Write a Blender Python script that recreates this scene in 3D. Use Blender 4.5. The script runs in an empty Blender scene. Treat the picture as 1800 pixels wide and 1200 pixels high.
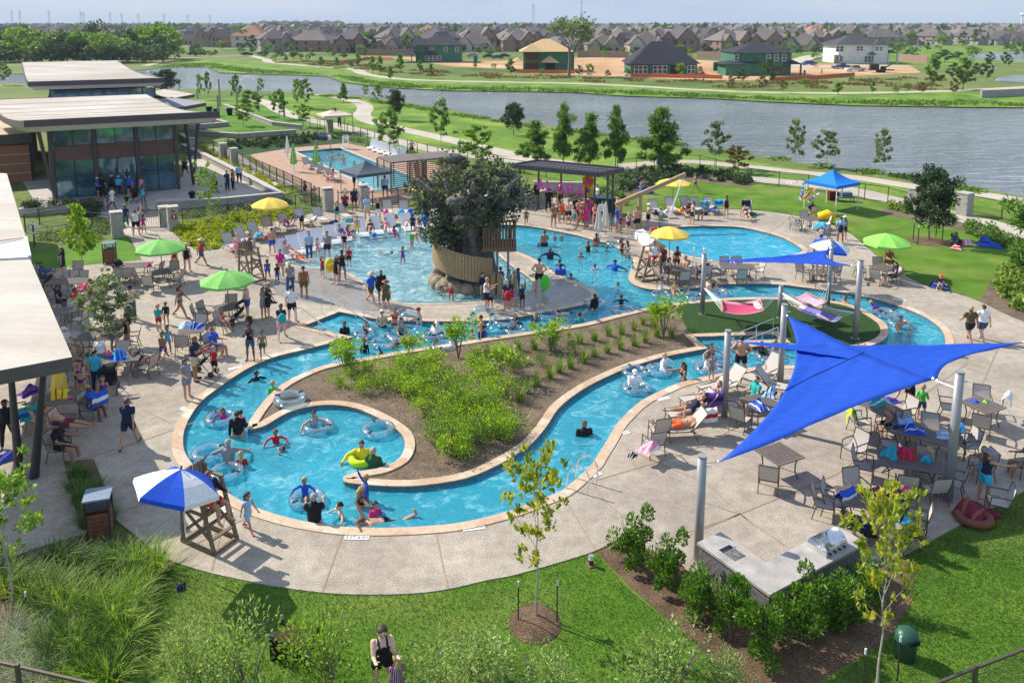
import bpy,bmesh,math,random
from mathutils import Vector,Matrix,Euler
from mathutils.geometry import tessellate_polygon
R=math.radians
rnd=random.Random(7)
SC=bpy.context.scene
COL=SC.collection
F_PX,TH,Y0,CH=1460.0,math.radians(9.51),284.6,13.5
cd=bpy.data.cameras.new('camera');cam=bpy.data.objects.new('camera',cd);COL.objects.link(cam)
cd.sensor_width=36;cd.lens=F_PX/1800*36;cd.shift_y=-(600-Y0)/1800
cd.clip_start=0.2;cd.clip_end=20000
cam.location=(0,0,CH);cam.rotation_euler=(math.pi/2-TH,0,0)
SC.camera=cam
SUN_EL,SUN_AZ=R(40),R(150)
sd=Vector((math.cos(SUN_EL)*math.cos(SUN_AZ),math.cos(SUN_EL)*math.sin(SUN_AZ),math.sin(SUN_EL)))
W=bpy.data.worlds.new('World');SC.world=W;W.use_nodes=True
nt=W.node_tree;nt.nodes.clear()
wo=nt.nodes.new('ShaderNodeOutputWorld');bg=nt.nodes.new('ShaderNodeBackground');sky=nt.nodes.new('ShaderNodeTexSky')
sky.sky_type='NISHITA';sky.sun_disc=False;sky.sun_elevation=SUN_EL
sky.sun_rotation=math.atan2(sd.x,sd.y);sky.air_density=1.0;sky.dust_density=.4;sky.ozone_density=2.0
tc=nt.nodes.new('ShaderNodeTexCoord');mp=nt.nodes.new('ShaderNodeMapping');mp.inputs['Scale'].default_value=(1,1,6)
nz=nt.nodes.new('ShaderNodeTexNoise');nz.inputs['Scale'].default_value=3.2;nz.inputs['Detail'].default_value=6
rp=nt.nodes.new('ShaderNodeValToRGB');rp.color_ramp.elements[0].position=.40;rp.color_ramp.elements[1].position=.72
rp.color_ramp.elements[0].color=(3.1,4.3,6.6,1);rp.color_ramp.elements[1].color=(5.3,5.9,7.0,1)
mx=nt.nodes.new('ShaderNodeMixRGB');mx.inputs[0].default_value=.8
L=nt.links.new
L(tc.outputs['Generated'],mp.inputs[0]);L(mp.outputs[0],nz.inputs[0]);L(nz.outputs[0],rp.inputs[0])
L(rp.outputs[0],mx.inputs[2]);L(sky.outputs[0],mx.inputs[1]);L(mx.outputs[0],bg.inputs[0])
bg.inputs[1].default_value=0.098;L(bg.outputs[0],wo.inputs[0])
sl=bpy.data.lights.new('sun','SUN');sl.energy=4.9;sl.angle=R(.55);sl.color=(1,.93,.82)
so=bpy.data.objects.new('sun',sl);COL.objects.link(so);so.rotation_euler=sd.to_track_quat('Z','Y').to_euler()
SC.view_settings.view_transform='Standard';SC.view_settings.look='None'
SC.view_settings.exposure=0.4;SC.view_settings.gamma=1
SC.cycles.max_bounces=6;SC.cycles.transparent_max_bounces=24;SC.cycles.diffuse_bounces=3
SC.cycles.use_denoising=True
def G(px,py,z=0.0):
 a=(px-900)/F_PX;b=(py-Y0)/F_PX
 dy=math.cos(TH)-b*math.sin(TH);dz=-math.sin(TH)-b*math.cos(TH)
 s=(CH-z)/-dz
 return(a*s,dy*s)
def G3(px,py,z=0.0,zz=None):
 x,y=G(px,py,z);return Vector((x,y,z if zz is None else zz))
def PX(X,Y,Z=0):
 c,s=math.cos(TH),math.sin(TH);z=Y*c+(CH-Z)*s;d=(CH-Z)*c-Y*s
 return 900+F_PX*X/z,Y0+F_PX*d/z
def poly(pts,z=0.0):return[G(x,y,z)for x,y in pts]
def smooth(pts,n=5,closed=True):
 m=len(pts);out=[]
 rng=range(m)if closed else range(m-1)
 for i in rng:
  if closed:p0,p1,p2,p3=pts[i-1],pts[i],pts[(i+1)%m],pts[(i+2)%m]
  else:p0,p1,p2,p3=pts[max(i-1,0)],pts[i],pts[i+1],pts[min(i+2,m-1)]
  for k in range(n):
   t=k/n;a=[]
   for j in range(2):
    a.append(.5*(2*p1[j]+(-p0[j]+p2[j])*t+(2*p0[j]-5*p1[j]+4*p2[j]-p3[j])*t*t+(-p0[j]+3*p1[j]-3*p2[j]+p3[j])*t**3))
   out.append(tuple(a))
 if not closed:out.append(tuple(pts[-1]))
 return out
def sm(pts,corners=(),n=4,z=0.0):
 """closed outline in photo pixels -> world; splined between the corner indices"""
 w=poly(pts,z)
 if not corners:return smooth(w,n)
 out=[];cs=sorted(corners)
 for i,c in enumerate(cs):
  d=cs[(i+1)%len(cs)]
  seg=w[c:d+1]if d>c else w[c:]+w[:d+1]
  out+=smooth(seg,n,False)[:-1]
 return out
def area(p):return sum(p[i][0]*p[(i+1)%len(p)][1]-p[(i+1)%len(p)][0]*p[i][1]for i in range(len(p)))/2
def inset(p,d):
 """move a closed outline inwards by d (outwards when d<0)"""
 if area(p)<0:p=p[::-1]
 out=[];n=len(p)
 for i in range(n):
  a=Vector(p[i-1]);b=Vector(p[i]);c=Vector(p[(i+1)%n])
  e=(b-a);f=(c-b)
  if e.length<1e-6 or f.length<1e-6:continue
  e.normalize();f.normalize()
  n1=Vector((-e.y,e.x));n2=Vector((-f.y,f.x));m=n1+n2
  if m.length<.2:m=n1
  m.normalize();k=min(1/max(m.dot(n1),.35),1.8)
  out.append(tuple(b+m*d*k))
 return out
def inside(pt,p):
 x,y=pt;c=False;n=len(p)
 for i in range(n):
  x1,y1=p[i];x2,y2=p[i-1]
  if(y1>y)!=(y2>y)and x<(x2-x1)*(y-y1)/(y2-y1)+x1:c=not c
 return c
_M={}
def newmat(name):
 m=bpy.data.materials.new(name);m.use_nodes=True;n=m.node_tree
 b=n.nodes['Principled BSDF'];return m,n,b
def noise(n,scale,detail=4,rough=.55,coord='pos',stretch=None,dist=0):
 if coord=='pos':
  g=n.nodes.new('ShaderNodeNewGeometry');src=g.outputs['Position']
 else:
  g=n.nodes.new('ShaderNodeTexCoord');src=g.outputs['Object']
 if stretch:
  mp=n.nodes.new('ShaderNodeMapping');mp.inputs['Scale'].default_value=stretch[:3]
  if len(stretch)>3:mp.inputs['Rotation'].default_value=(0,0,R(stretch[3]))
  n.links.new(src,mp.inputs[0]);src=mp.outputs[0]
 t=n.nodes.new('ShaderNodeTexNoise');t.inputs['Scale'].default_value=scale;t.inputs['Detail'].default_value=detail
 t.inputs['Roughness'].default_value=rough;t.inputs['Distortion'].default_value=dist
 n.links.new(src,t.inputs['Vector']);return t.outputs['Fac'],src
def ramp(n,fac,stops):
 r=n.nodes.new('ShaderNodeValToRGB');e=r.color_ramp.elements
 while len(e)<len(stops):e.new(.5)
 for i,(p,c)in enumerate(stops):e[i].position=p;e[i].color=(*c,1)
 n.links.new(fac,r.inputs[0]);return r.outputs[0]
def mixc(n,fac,a,b,mode='MIX'):
 m=n.nodes.new('ShaderNodeMixRGB');m.blend_type=mode
 for i,v in((0,fac),(1,a),(2,b)):
  if hasattr(v,'is_linked'):n.links.new(v,m.inputs[i])
  elif i==0:m.inputs[0].default_value=v
  else:m.inputs[i].default_value=(*v,1)
 return m.outputs[0]
def bump(n,b,h,strength=.3,dist=.02):
 q=n.nodes.new('ShaderNodeBump');q.inputs['Strength'].default_value=strength;q.inputs['Distance'].default_value=dist
 n.links.new(h,q.inputs['Height']);n.links.new(q.outputs[0],b.inputs['Normal'])
def mat(name,c,rough=.6,var=.12,scale=6,metal=0,bmp=0,coord='obj',spec=.4):
 key=(name,c,rough)
 if key in _M:return _M[key]
 m,n,b=newmat(name)
 f,s=noise(n,scale,5,coord=coord)
 lo=tuple(max(0,x*(1-var))for x in c);hi=tuple(min(1,x*(1+var))for x in c)
 n.links.new(ramp(n,f,[(.3,lo),(.7,hi)]),b.inputs['Base Color'])
 b.inputs['Roughness'].default_value=rough;b.inputs['Metallic'].default_value=metal
 b.inputs['Specular IOR Level'].default_value=spec
 if bmp:bump(n,b,f,bmp,.01)
 _M[key]=m;return m
def hexc(h):
 v=[int(h[i:i+2],16)/255 for i in(0,2,4)]
 return tuple(round((x/12.92 if x<=.04045 else((x+.055)/1.055)**2.4),4)for x in v)
def ground_mat(name,stops,scale,fine,fstops,bstr=.3,rough=.9,stretch=None,big=None):
 """large patches (ramp stops) multiplied by fine speckle"""
 m,n,b=newmat(name)
 f1,s=noise(n,scale,6,.6,stretch=stretch);c1=ramp(n,f1,stops)
 f2,s2=noise(n,fine,3,.7);c2=ramp(n,f2,fstops)
 c=mixc(n,1,c1,c2,'MULTIPLY')
 if big:
  f3,s3=noise(n,big[0],3,.5);c=mixc(n,ramp(n,f3,[(.45,(0,0,0)),(.68,(big[2],)*3)]),c,big[1])
 n.links.new(c,b.inputs['Base Color']);b.inputs['Roughness'].default_value=rough;b.inputs['Specular IOR Level'].default_value=.2
 bump(n,b,f2,bstr,.03);return m
LAWN=ground_mat('lawn_grass',[(.3,(.065,.15,.010)),(.5,(.105,.225,.015)),(.72,(.19,.29,.03))],.55,22,[(.3,(.45,.5,.45)),(.7,(1.25,1.25,1.15))],.8,big=(.22,(.24,.26,.07),.5))
LAWN2=ground_mat('bright_lawn_grass',[(.3,(.07,.18,.015)),(.7,(.14,.29,.03))],.5,20,[(.3,(.6,.6,.6)),(.7,(1.2,1.2,1.1))],.6)
TURF=ground_mat('artificial_turf',[(.3,(.022,.060,.014)),(.7,(.036,.085,.018))],2,35,[(.3,(.7,.7,.7)),(.7,(1.2,1.2,1.2))],.5)
FIELD=ground_mat('rough_field',[(.3,(.07,.13,.025)),(.5,(.13,.19,.04)),(.7,(.27,.25,.10))],.035,1.2,[(.3,(.6,.65,.6)),(.7,(1.2,1.2,1.1))],.4,big=(.012,(.20,.22,.07),.6))
MEADOW=ground_mat('shore_grass',[(.3,(.08,.15,.02)),(.5,(.14,.25,.03)),(.62,(.24,.33,.05)),(.75,(.34,.33,.12))],.14,2.5,[(.3,(.6,.65,.6)),(.7,(1.2,1.2,1.1))],.5)
DIRT=ground_mat('bare_earth',[(.3,(.40,.19,.085)),(.5,(.55,.34,.18)),(.75,(.66,.52,.34))],.06,2,[(.3,(.8,.8,.8)),(.7,(1.1,1.1,1.1))],.2)
MULCH=ground_mat('bark_mulch',[(.3,(.10,.065,.04)),(.7,(.24,.155,.095))],1.5,26,[(.32,(.3,.28,.26)),(.68,(1.5,1.5,1.5))],1.0)
MULCHI=ground_mat('chipped_mulch',[(.3,(.135,.10,.07)),(.7,(.26,.195,.14))],1.2,24,[(.32,(.35,.33,.3)),(.68,(1.45,1.45,1.45))],1.0)
def deck_mat(name,wet=False):
 m,n,b=newmat(name)
 f1,s=noise(n,.35,5,.6);f2,_=noise(n,34,2,.8);f3,_=noise(n,2.6,5,.7)
 base=[(.3,(.36,.31,.25)),(.7,(.54,.475,.385))]if not wet else[(.3,(.27,.25,.22)),(.7,(.40,.37,.33))]
 c=mixc(n,1,ramp(n,f1,base),ramp(n,f2,[(.33,(.42,.41,.41)),(.62,(1.25,1.25,1.25))]),'MULTIPLY')
 c=mixc(n,1,c,ramp(n,f3,[(.3,(.74,.73,.72)),(.7,(1.1,1.1,1.1))]),'MULTIPLY')
 n.links.new(c,b.inputs['Base Color']);b.inputs['Roughness'].default_value=.3 if wet else.8
 b.inputs['Specular IOR Level'].default_value=.5 if wet else.25
 bump(n,b,f2,.2 if wet else.45,.01);return m
DECK=deck_mat('exposed_aggregate_concrete');WET=deck_mat('wet_concrete',True)
def coping_mat():
 m,n,b=newmat('flagstone_coping')
 g=n.nodes.new('ShaderNodeNewGeometry');v=n.nodes.new('ShaderNodeTexVoronoi');v.inputs['Scale'].default_value=1.7
 n.links.new(g.outputs['Position'],v.inputs['Vector'])
 v2=n.nodes.new('ShaderNodeTexVoronoi');v2 .feature='DISTANCE_TO_EDGE';v2 .inputs['Scale'].default_value=1.7
 n.links.new(g.outputs['Position'],v2 .inputs['Vector'])
 sx=n.nodes.new('ShaderNodeSeparateColor');n.links.new(v.outputs['Color'],sx.inputs[0])
 c=ramp(n,sx.outputs[0],[(.0,(.52,.34,.21)),(.4,(.62,.46,.32)),(.7,(.56,.40,.28)),(1,(.68,.57,.44))])
 f,_=noise(n,6,5,.7);c=mixc(n,1,c,ramp(n,f,[(.3,(.78,.78,.76)),(.7,(1.12,1.12,1.12))]),'MULTIPLY')
 c=mixc(n,ramp(n,v2 .outputs['Distance'],[(.0,(.5,)*3),(.03,(0,0,0))]),c,(.36,.27,.2))
 n.links.new(c,b.inputs['Base Color']);b.inputs['Roughness'].default_value=.65;bump(n,b,f,.2,.01);return m
COPING=coping_mat()
PATHC=ground_mat('path_concrete',[(.3,(.44,.38,.31)),(.7,(.56,.50,.42))],.3,12,[(.3,(.85,.85,.85)),(.7,(1.1,1.1,1.1))],.2)
PLASTER=ground_mat('pool_plaster',[(.3,(.60,.80,.84)),(.7,(.72,.88,.90))],.8,9,[(.3,(.9,.9,.9)),(.7,(1.06,1.06,1.06))],.1)
SHALLOWP=ground_mat('pale_pool_floor',[(.3,(.60,.66,.68)),(.7,(.74,.79,.80))],.8,9,[(.3,(.9,.9,.9)),(.7,(1.08,1.08,1.08))],.1)
TILE=mat('waterline_tile',(.05,.22,.30),.3,.3,12,coord='pos')
def water_mat(name,tint,streak,rip=2.6,streakc=(.42,.76,.84),thr=(.50,.74),bs=.5,body=.42):
 m,n,b=newmat(name);n.nodes.remove(b);out=n.nodes['Material Output']
 tr=n.nodes.new('ShaderNodeBsdfTransparent');tr.inputs[0].default_value=(*tint,1)
 gl=n.nodes.new('ShaderNodeBsdfGlossy');gl.inputs['Roughness'].default_value=.06;gl.inputs[0].default_value=(1,1,1,1)
 fr=n.nodes.new('ShaderNodeFresnel');fr.inputs[0].default_value=1.33
 f,s=noise(n,rip,4,.6,dist=.6);f2,_=noise(n,rip*3.2,2,.6,dist=1.0)
 ad=n.nodes.new('ShaderNodeMath');ad.operation='MULTIPLY_ADD';ad.inputs[1].default_value=.45
 n.links.new(f2,ad.inputs[0]);n.links.new(f,ad.inputs[2])
 q=n.nodes.new('ShaderNodeBump');q.inputs['Strength'].default_value=bs;q.inputs['Distance'].default_value=.12
 n.links.new(ad.outputs[0],q.inputs['Height']);n.links.new(q.outputs[0],gl.inputs['Normal']);n.links.new(q.outputs[0],fr.inputs['Normal'])
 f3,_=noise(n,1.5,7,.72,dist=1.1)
 df=n.nodes.new('ShaderNodeBsdfDiffuse');n.links.new(ramp(n,f3,[(thr[0],(tint[0]*.3,tint[1]*.66,tint[2]*.76)),(thr[1],streakc)]),df.inputs[0])  # pale noise streaks: turbulence plus caustic light put into the water colour
 tcol=mixc(n,ramp(n,ad.outputs[0],[(.45,(0,0,0)),(.95,(1,1,1))]),tuple(x*.82 for x in tint),tuple(min(1,x*1.16)for x in tint))
 n.links.new(tcol,tr.inputs[0])
 m1=n.nodes.new('ShaderNodeMixShader');m2=n.nodes.new('ShaderNodeMixShader')
 n.links.new(ramp(n,f3,[(thr[0],(body,)*3),(thr[1],(streak+body,)*3)]),m1 .inputs[0])
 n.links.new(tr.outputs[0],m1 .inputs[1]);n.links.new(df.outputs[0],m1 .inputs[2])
 n.links.new(fr.outputs[0],m2 .inputs[0]);n.links.new(m1 .outputs[0],m2 .inputs[1]);n.links.new(gl.outputs[0],m2 .inputs[2])
 n.links.new(m2 .outputs[0],out.inputs['Surface']);return m
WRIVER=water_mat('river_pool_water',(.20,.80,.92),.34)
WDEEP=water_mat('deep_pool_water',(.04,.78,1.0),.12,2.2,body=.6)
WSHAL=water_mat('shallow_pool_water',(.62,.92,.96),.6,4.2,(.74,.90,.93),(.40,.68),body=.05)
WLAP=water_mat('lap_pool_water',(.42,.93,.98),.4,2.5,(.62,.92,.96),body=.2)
def lake_mat():
 m,n,b=newmat('lake_water');f,s=noise(n,.55,5,.7,stretch=(.5,1.7,1,12),dist=.6);f2,_=noise(n,.02,3,.5,stretch=(.4,1.6,1,-10))
 n.links.new(ramp(n,f2,[(.35,(.28,.33,.35)),(.7,(.42,.47,.48))]),b.inputs['Base Color'])
 b.inputs['Roughness'].default_value=.13;b.inputs['IOR'].default_value=1.33;b.inputs['Specular IOR Level'].default_value=.5
 bump(n,b,f,1.0,1.6);return m
LAKEM=lake_mat()
def leaf_mat(name,cols,trans=.35,rough=.55):
 key=('leaf',name)
 if key in _M:return _M[key]
 m,n,b=newmat(name);g=n.nodes.new('ShaderNodeNewGeometry')
 c=ramp(n,g.outputs['Random Per Island'],[((i)/max(1,len(cols)-1),c)for i,c in enumerate(cols)])
 n.links.new(c,b.inputs['Base Color']);b.inputs['Roughness'].default_value=rough;b.inputs['Specular IOR Level'].default_value=.35
 t=n.nodes.new('ShaderNodeBsdfTranslucent');mix=n.nodes.new('ShaderNodeMixShader');mix.inputs[0].default_value=trans
 n.links.new(mixc(n,1,c,(1.25,1.3,.6),'MULTIPLY'),t.inputs[0])
 n.links.new(b.outputs[0],mix.inputs[1]);n.links.new(t.outputs[0],mix.inputs[2]);n.links.new(mix.outputs[0],n.nodes['Material Output'].inputs[0])
 _M[key]=m;return m
BARK=mat('tree_bark',(.20,.16,.125),.9,.3,9,bmp=.4);PALEBARK=mat('pale_bark',(.42,.38,.33),.8,.25,9)
METAL=mat('painted_grey_steel',(.34,.34,.35),.4,.06,3,.3);DARKM=mat('dark_bronze_metal',(.055,.05,.05),.5,.15,8,.3)
BRONZE=mat('bronze_furniture_frame',(.13,.105,.085),.45,.12,8,.4);SLING=mat('woven_sling_fabric',(.50,.46,.41),.8,.1,40)
CHROME=mat('polished_steel',(.75,.76,.78),.18,.05,4,1.0);WOOD=mat('weathered_wood',(.20,.145,.095),.75,.25,14)
TANWOOD=mat('tan_timber',(.46,.28,.15),.7,.2,8);STONE=mat('limestone_blocks',(.36,.345,.32),.9,.22,5,bmp=.4)
WHITE=mat('white_plastic',(.80,.80,.80),.35,.04,4);CONC=mat('smooth_concrete',(.47,.43,.39),.7,.12,4)
def cloth(h):
 c=hexc(h);return mat('cloth_'+h,c,.85,.12,14)
class MB:
 def __init__(s):s.v=[];s.f=[];s.m=[];s.mi=0
 def add(s,vs,fs):
  o=len(s.v);s.v+=[tuple(v)for v in vs];s.f+=[tuple(i+o for i in f)for f in fs];s.m+=[s.mi]*len(fs);return s
 def box(s,c,d,rz=0,rx=0,ry=0):
  x,y,z=d[0]/2,d[1]/2,d[2]/2
  M_=Euler((rx,ry,rz)).to_matrix();c=Vector(c)
  vs=[M_@Vector(p)+c for p in((-x,-y,-z),(x,-y,-z),(x,y,-z),(-x,y,-z),(-x,-y,z),(x,-y,z),(x,y,z),(-x,y,z))]
  return s.add(vs,[(0,3,2,1),(4,5,6,7),(0,1,5,4),(1,2,6,5),(2,3,7,6),(3,0,4,7)])
 def bar(s,a,b,w,h=None,up=(0,0,1)):
  a=Vector(a);b=Vector(b);h=h or w;d=(b-a).normalized();u=Vector(up)
  if abs(d.dot(u))>.98:u=Vector((0,1,0))
  x=d.cross(u).normalized()*w/2;y=x.cross(d).normalized()*h/2
  return s.add([a-x-y,a+x-y,a+x+y,a-x+y,b-x-y,b+x-y,b+x+y,b-x+y],[(0,1,2,3),(7,6,5,4),(0,4,5,1),(1,5,6,2),(2,6,7,3),(3,7,4,0)])
 def tube(s,pts,r,n=8,cap=True,closed=False):
  pts=[Vector(p)for p in pts];m=len(pts);o=[]
  if not hasattr(r,'__len__'):r=[r]*m
  prev=None
  for i,p in enumerate(pts):
   if closed:t=(pts[(i+1)%m]-pts[i-1]).normalized()
   else:t=(pts[min(i+1,m-1)]-pts[max(i-1,0)]).normalized()
   if prev is None:
    u=Vector((0,0,1))if abs(t.z)<.9 else Vector((1,0,0));x=t.cross(u).normalized()
   else:
    x=prev-t*prev.dot(t);x.normalize()
   prev=x;y=t.cross(x)
   for k in range(n):
    a=2*math.pi*k/n;o.append(p+(x*math.cos(a)+y*math.sin(a))*r[i])
  fs=[]
  for i in range(m if closed else m-1):
   for k in range(n):
    j=(i+1)%m;fs.append((i*n+k,i*n+(k+1)%n,j*n+(k+1)%n,j*n+k))
  if cap and not closed:fs.append(tuple(range(n))[::-1]);fs.append(tuple((m-1)*n+k for k in range(n)))
  return s.add(o,fs)
 def cyl(s,c,r,h,n=16,r2=None):
  r2=r if r2 is None else r2;c=Vector(c)
  return s.tube([c,c+Vector((0,0,h))],[r,r2],n)
 def lathe(s,prof,n=20,c=(0,0,0),sx=1,sy=1,cap=True):
  o=[];c=Vector(c)
  for r,z in prof:
   for k in range(n):
    a=2*math.pi*k/n;o.append(c+Vector((r*math.cos(a)*sx,r*math.sin(a)*sy,z)))
  fs=[(i*n+k,i*n+(k+1)%n,(i+1)*n+(k+1)%n,(i+1)*n+k)for i in range(len(prof)-1)for k in range(n)]
  if cap:fs.append(tuple(range(n))[::-1]);fs.append(tuple((len(prof)-1)*n+k for k in range(n)))
  return s.add(o,fs)
 def ball(s,c,r,n=10,sc=(1,1,1)):
  pr=[(math.sin(math.pi*i/n)*1,-math.cos(math.pi*i/n))for i in range(n+1)]
  o=[];c=Vector(c);k2=n+2
  for a_,z in pr:
   for k in range(k2):
    a=2*math.pi*k/k2;o.append(c+Vector((max(a_,.01)*math.cos(a)*r*sc[0],max(a_,.01)*math.sin(a)*r*sc[1],z*r*sc[2])))
  return s.add(o,[(i*k2+k,i*k2+(k+1)%k2,(i+1)*k2+(k+1)%k2,(i+1)*k2+k)for i in range(n)for k in range(k2)])
 def prism(s,pl,z0,z1,holes=()):
  s.flat(pl,z1,holes)
  for q in[pl]+list(holes):s.wall(q,z0,z1)
  return s
 def wall(s,q,z0,z1,closed=True):
  n=len(q);vs=[(x,y,z0)for x,y in q]+[(x,y,z1)for x,y in q]
  return s.add(vs,[(i,(i+1)%n,n+(i+1)%n,n+i)for i in range(n if closed else n-1)])
 def flat(s,pl,z,holes=()):
  ls=[[Vector((x,y,0))for x,y in q]for q in[pl]+list(holes)]
  tr=tessellate_polygon(ls);vs=[(v.x,v.y,z)for l in ls for v in l];fs=[]
  for a,b,c in tr:
   A,B,C_=vs[a],vs[b],vs[c]
   cr=(B[0]-A[0])*(C_[1]-A[1])-(B[1]-A[1])*(C_[0]-A[0])
   if abs(cr)<1e-9:continue
   fs.append((a,b,c)if cr>0 else(a,c,b))
  return s.add(vs,fs)
 def quad(s,a,b,c,d):return s.add([a,b,c,d],[(0,1,2,3)])
 def grid(s,fn,nu,nv):
  vs=[fn(i/nu,j/nv)for j in range(nv+1)for i in range(nu+1)]
  return s.add(vs,[(j*(nu+1)+i,j*(nu+1)+i+1,(j+1)*(nu+1)+i+1,(j+1)*(nu+1)+i)for j in range(nv)for i in range(nu)])
 def mesh(s,name,mats,smooth=False):
  me=bpy.data.meshes.new(name);me.from_pydata(s.v,[],s.f)
  for m in(mats if isinstance(mats,(list,tuple))else[mats]):me.materials.append(m)
  if any(s.m):me.polygons.foreach_set('material_index',s.m)
  if smooth:me.polygons.foreach_set('use_smooth',[True]*len(s.f))
  me.update();return me
 def build(s,name,mats,parent=None,smooth=False,loc=None):
  o=bpy.data.objects.new(name,s.mesh(name,mats,smooth));COL.objects.link(o)
  if parent:o.parent=parent
  if loc:o.location=loc
  return o
def solidify(o,t,off=0):
 m=o.modifiers.new('thickness','SOLIDIFY');m.thickness=t;m.offset=off;return o
def tag(o,label=None,cat=None,group=None,kind=None):
 if label:o['label']=label
 if cat:o['category']=cat
 if group:o['group']=group
 if kind:o['kind']=kind
 return o
def thing(name,label,cat,loc=(0,0,0),rz=0,group=None,sc=1):
 o=bpy.data.objects.new(name,None);COL.objects.link(o);o.empty_display_size=.2
 o.location=(loc[0],loc[1],loc[2]if len(loc)>2 else 0);o.rotation_euler=(0,0,rz)
 o.scale=(sc,sc,sc)if not hasattr(sc,'__len__')else sc
 return tag(o,label,cat,group)
def struct(name,mb,m,**k):return tag(mb.build(name,m,**k),kind='structure')
KIDS={}
def copy_tree(o,parent=None):
 c=o.copy();COL.objects.link(c);c.parent=parent
 for ch in list(o.children):copy_tree(ch,c)
 return c
def dup(o,loc,rz=0,label=None,group=None,sc=1,recolor=None):
 c=copy_tree(o);c.location=(loc[0],loc[1],loc[2]if len(loc)>2 else 0);c.rotation_euler=(0,0,rz)
 c.scale=(sc,sc,sc)if not hasattr(sc,'__len__')else sc
 if label:c['label']=label
 if group:c['group']=group
 if recolor:
  for ch in c.children:
   if ch.name.split('.')[0]in recolor:paint(ch,recolor[ch.name.split('.')[0]])
 return c
def paint(o,m,slot=0):
 o.material_slots[slot].link='OBJECT';o.material_slots[slot].material=m
class Proto:
 """build one of a kind on first use, then copy it"""
 def __init__(s,fn):s.fn=fn;s.first=None
 def put(s,loc,rz=0,label=None,group=None,sc=1,recolor=None):
  if s.first is None:
   s.first=s.fn();o=s.first
   o.location=(loc[0],loc[1],loc[2]if len(loc)>2 else 0);o.rotation_euler=(0,0,rz);o.scale=(sc,sc,sc)if not hasattr(sc,'__len__')else sc
   if label:o['label']=label
   if group:o['group']=group
   if recolor:
    for ch in o.children:
     if ch.name.split('.')[0]in recolor:paint(ch,recolor[ch.name.split('.')[0]])
   s.slots=True
   return o
  return dup(s.first,loc,rz,label,group,sc,recolor)
def face(px1,py1,px2,py2,z=0):
 a=G(px1,py1,z);b=G(px2,py2,z);return math.atan2(b[1]-a[1],b[0]-a[0])
GRID=R(30)
LAKE_PX=[(1830,352),(1700,326),(1560,305),(1400,285),(1300,268),(1200,258),(1100,240),(960,220),(880,212),(800,194),(720,181),(640,170),(560,164),(450,160),(380,157),(300,156),(180,150),(0,146),(-60,146),(-60,130),(0,130),(150,128),(262,122),(310,114),(365,116),(385,127),(450,129),(575,131),(600,141),(680,151),(800,157),(900,158),(1010,160),(1100,166),(1250,171),(1350,177),(1500,183),(1700,186),(1860,187)]
LAKE=sm(LAKE_PX,(0,38),3)
RIV=[(325,797),(322,770),(327,750),(340,725),(360,702),(382,685),(410,665),(440,647),(462,637),(490,627),(540,615),(575,606),(621,594),(535,574),(596,549.5),(655,561),(700,565),(790,566.5),(875,564),(912,559),(950,552),(1000,542.5),(1032,535),(1048,526),(1050,515.7),(1027,503),(992,488),(957,467),(933,453),(896,438),(868,424),(850,412),(850,396),(906,396.7),(945,401),(980,408),(1015,415),(1036,421),(1055,426),(1073,429),(1113,455),(1107,478),(1104.5,488),(1108,497),(1120,504),(1143,510),(1178,511),(1213,508.7),(1248,503),(1283,500.5),(1330,500),(1377,502),(1400,505),(1447,511),(1493,517),(1526,524),(1563,534),(1598,546),(1630,561),(1652,578),(1661,595),(1660,610),(1648,622),(1620,633),(1570,641),(1500,645),(1440,645),(1390,644),(1350,645),(1312,649),(1275,656),(1237,664),(1200,673),(1162,688),(1125,708),(1100,730),(1082,750),(1067,776),(1050,802),(1040,818),(1015,842),(988,864),(960,876),(907,896),(855,911),(802,922),(750,927),(685,930),(615,929),(562,923),(510,913),(457,897),(422,881),(398,867),(370,847),(345,826)]
RIVER=sm(RIV,(12,13,14,31,32,39,40),3)
ISL=[(435,753),(437,745),(460,712),(490,682),(525,662),(562,647),(600,638),(650,629.5),(700,620),(755,611),(800,605),(862,595),(937,584),(1025,570.5),(1075,557.5),(1135,543.5),(1165,537.5),(1200,533),(1260,527),(1307,525),(1353,524.5),(1410,526),(1456,530),(1493,537),(1520,547),(1545,562),(1558,573),(1562,587),(1555,598),(1540,606),(1515,613),(1470,616),(1430,615),(1390,611),(1325,612.5),(1293,610),(1287,605.5),(1293,601.5),(1371,599.5),(1360,589),(1220,594),(1243,614.5),(1175,627.5),(1137,638),(1100,650),(1050,672.5),(1012,695),(982,720),(962,750),(937,780),(912,798),(875,820),(820,843),(750,855),(700,857.5),(650,855),(612,851),(603,844),(612,837),(640,830),(672,824),(700,810),(711,790),(709,771),(695,755),(662,735),(625,720),(587,714),(550,716),(512,725),(487,738),(467,750),(448,756),(438,757)]
ISLAND=sm(ISL,(38,39,40,41),3)
KID=[(604,478),(575,472),(530,470),(497,460),(492,448),(505,437),(540,426),(590,412),(640,401),(700,394),(760,391),(830,392),(846,399),(852,428),(893,464),(924,485),(936,497),(935,508),(925,518),(900,525),(850,531),(793,534),(746,535),(700,533),(668,522),(648,506),(630,490)]
KIDP=sm(KID,(12,13),3)
RND=[(1147,418),(1155,409),(1172,403),(1195,400),(1248,398.5),(1295,400),(1330,406),(1365,415),(1388,425),(1406,436),(1410.5,442),(1400,447.5),(1365,453),(1318,457.5),(1272,459.5),(1235,456),(1200,448),(1165,437),(1150,429)]
ROUND=sm(RND,(),3)
a0=Vector(G(521,267));a1=Vector(G(590,260.5));du=Vector((math.cos(GRID),math.sin(GRID)));dv=Vector((-math.sin(GRID),math.cos(GRID)))
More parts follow.
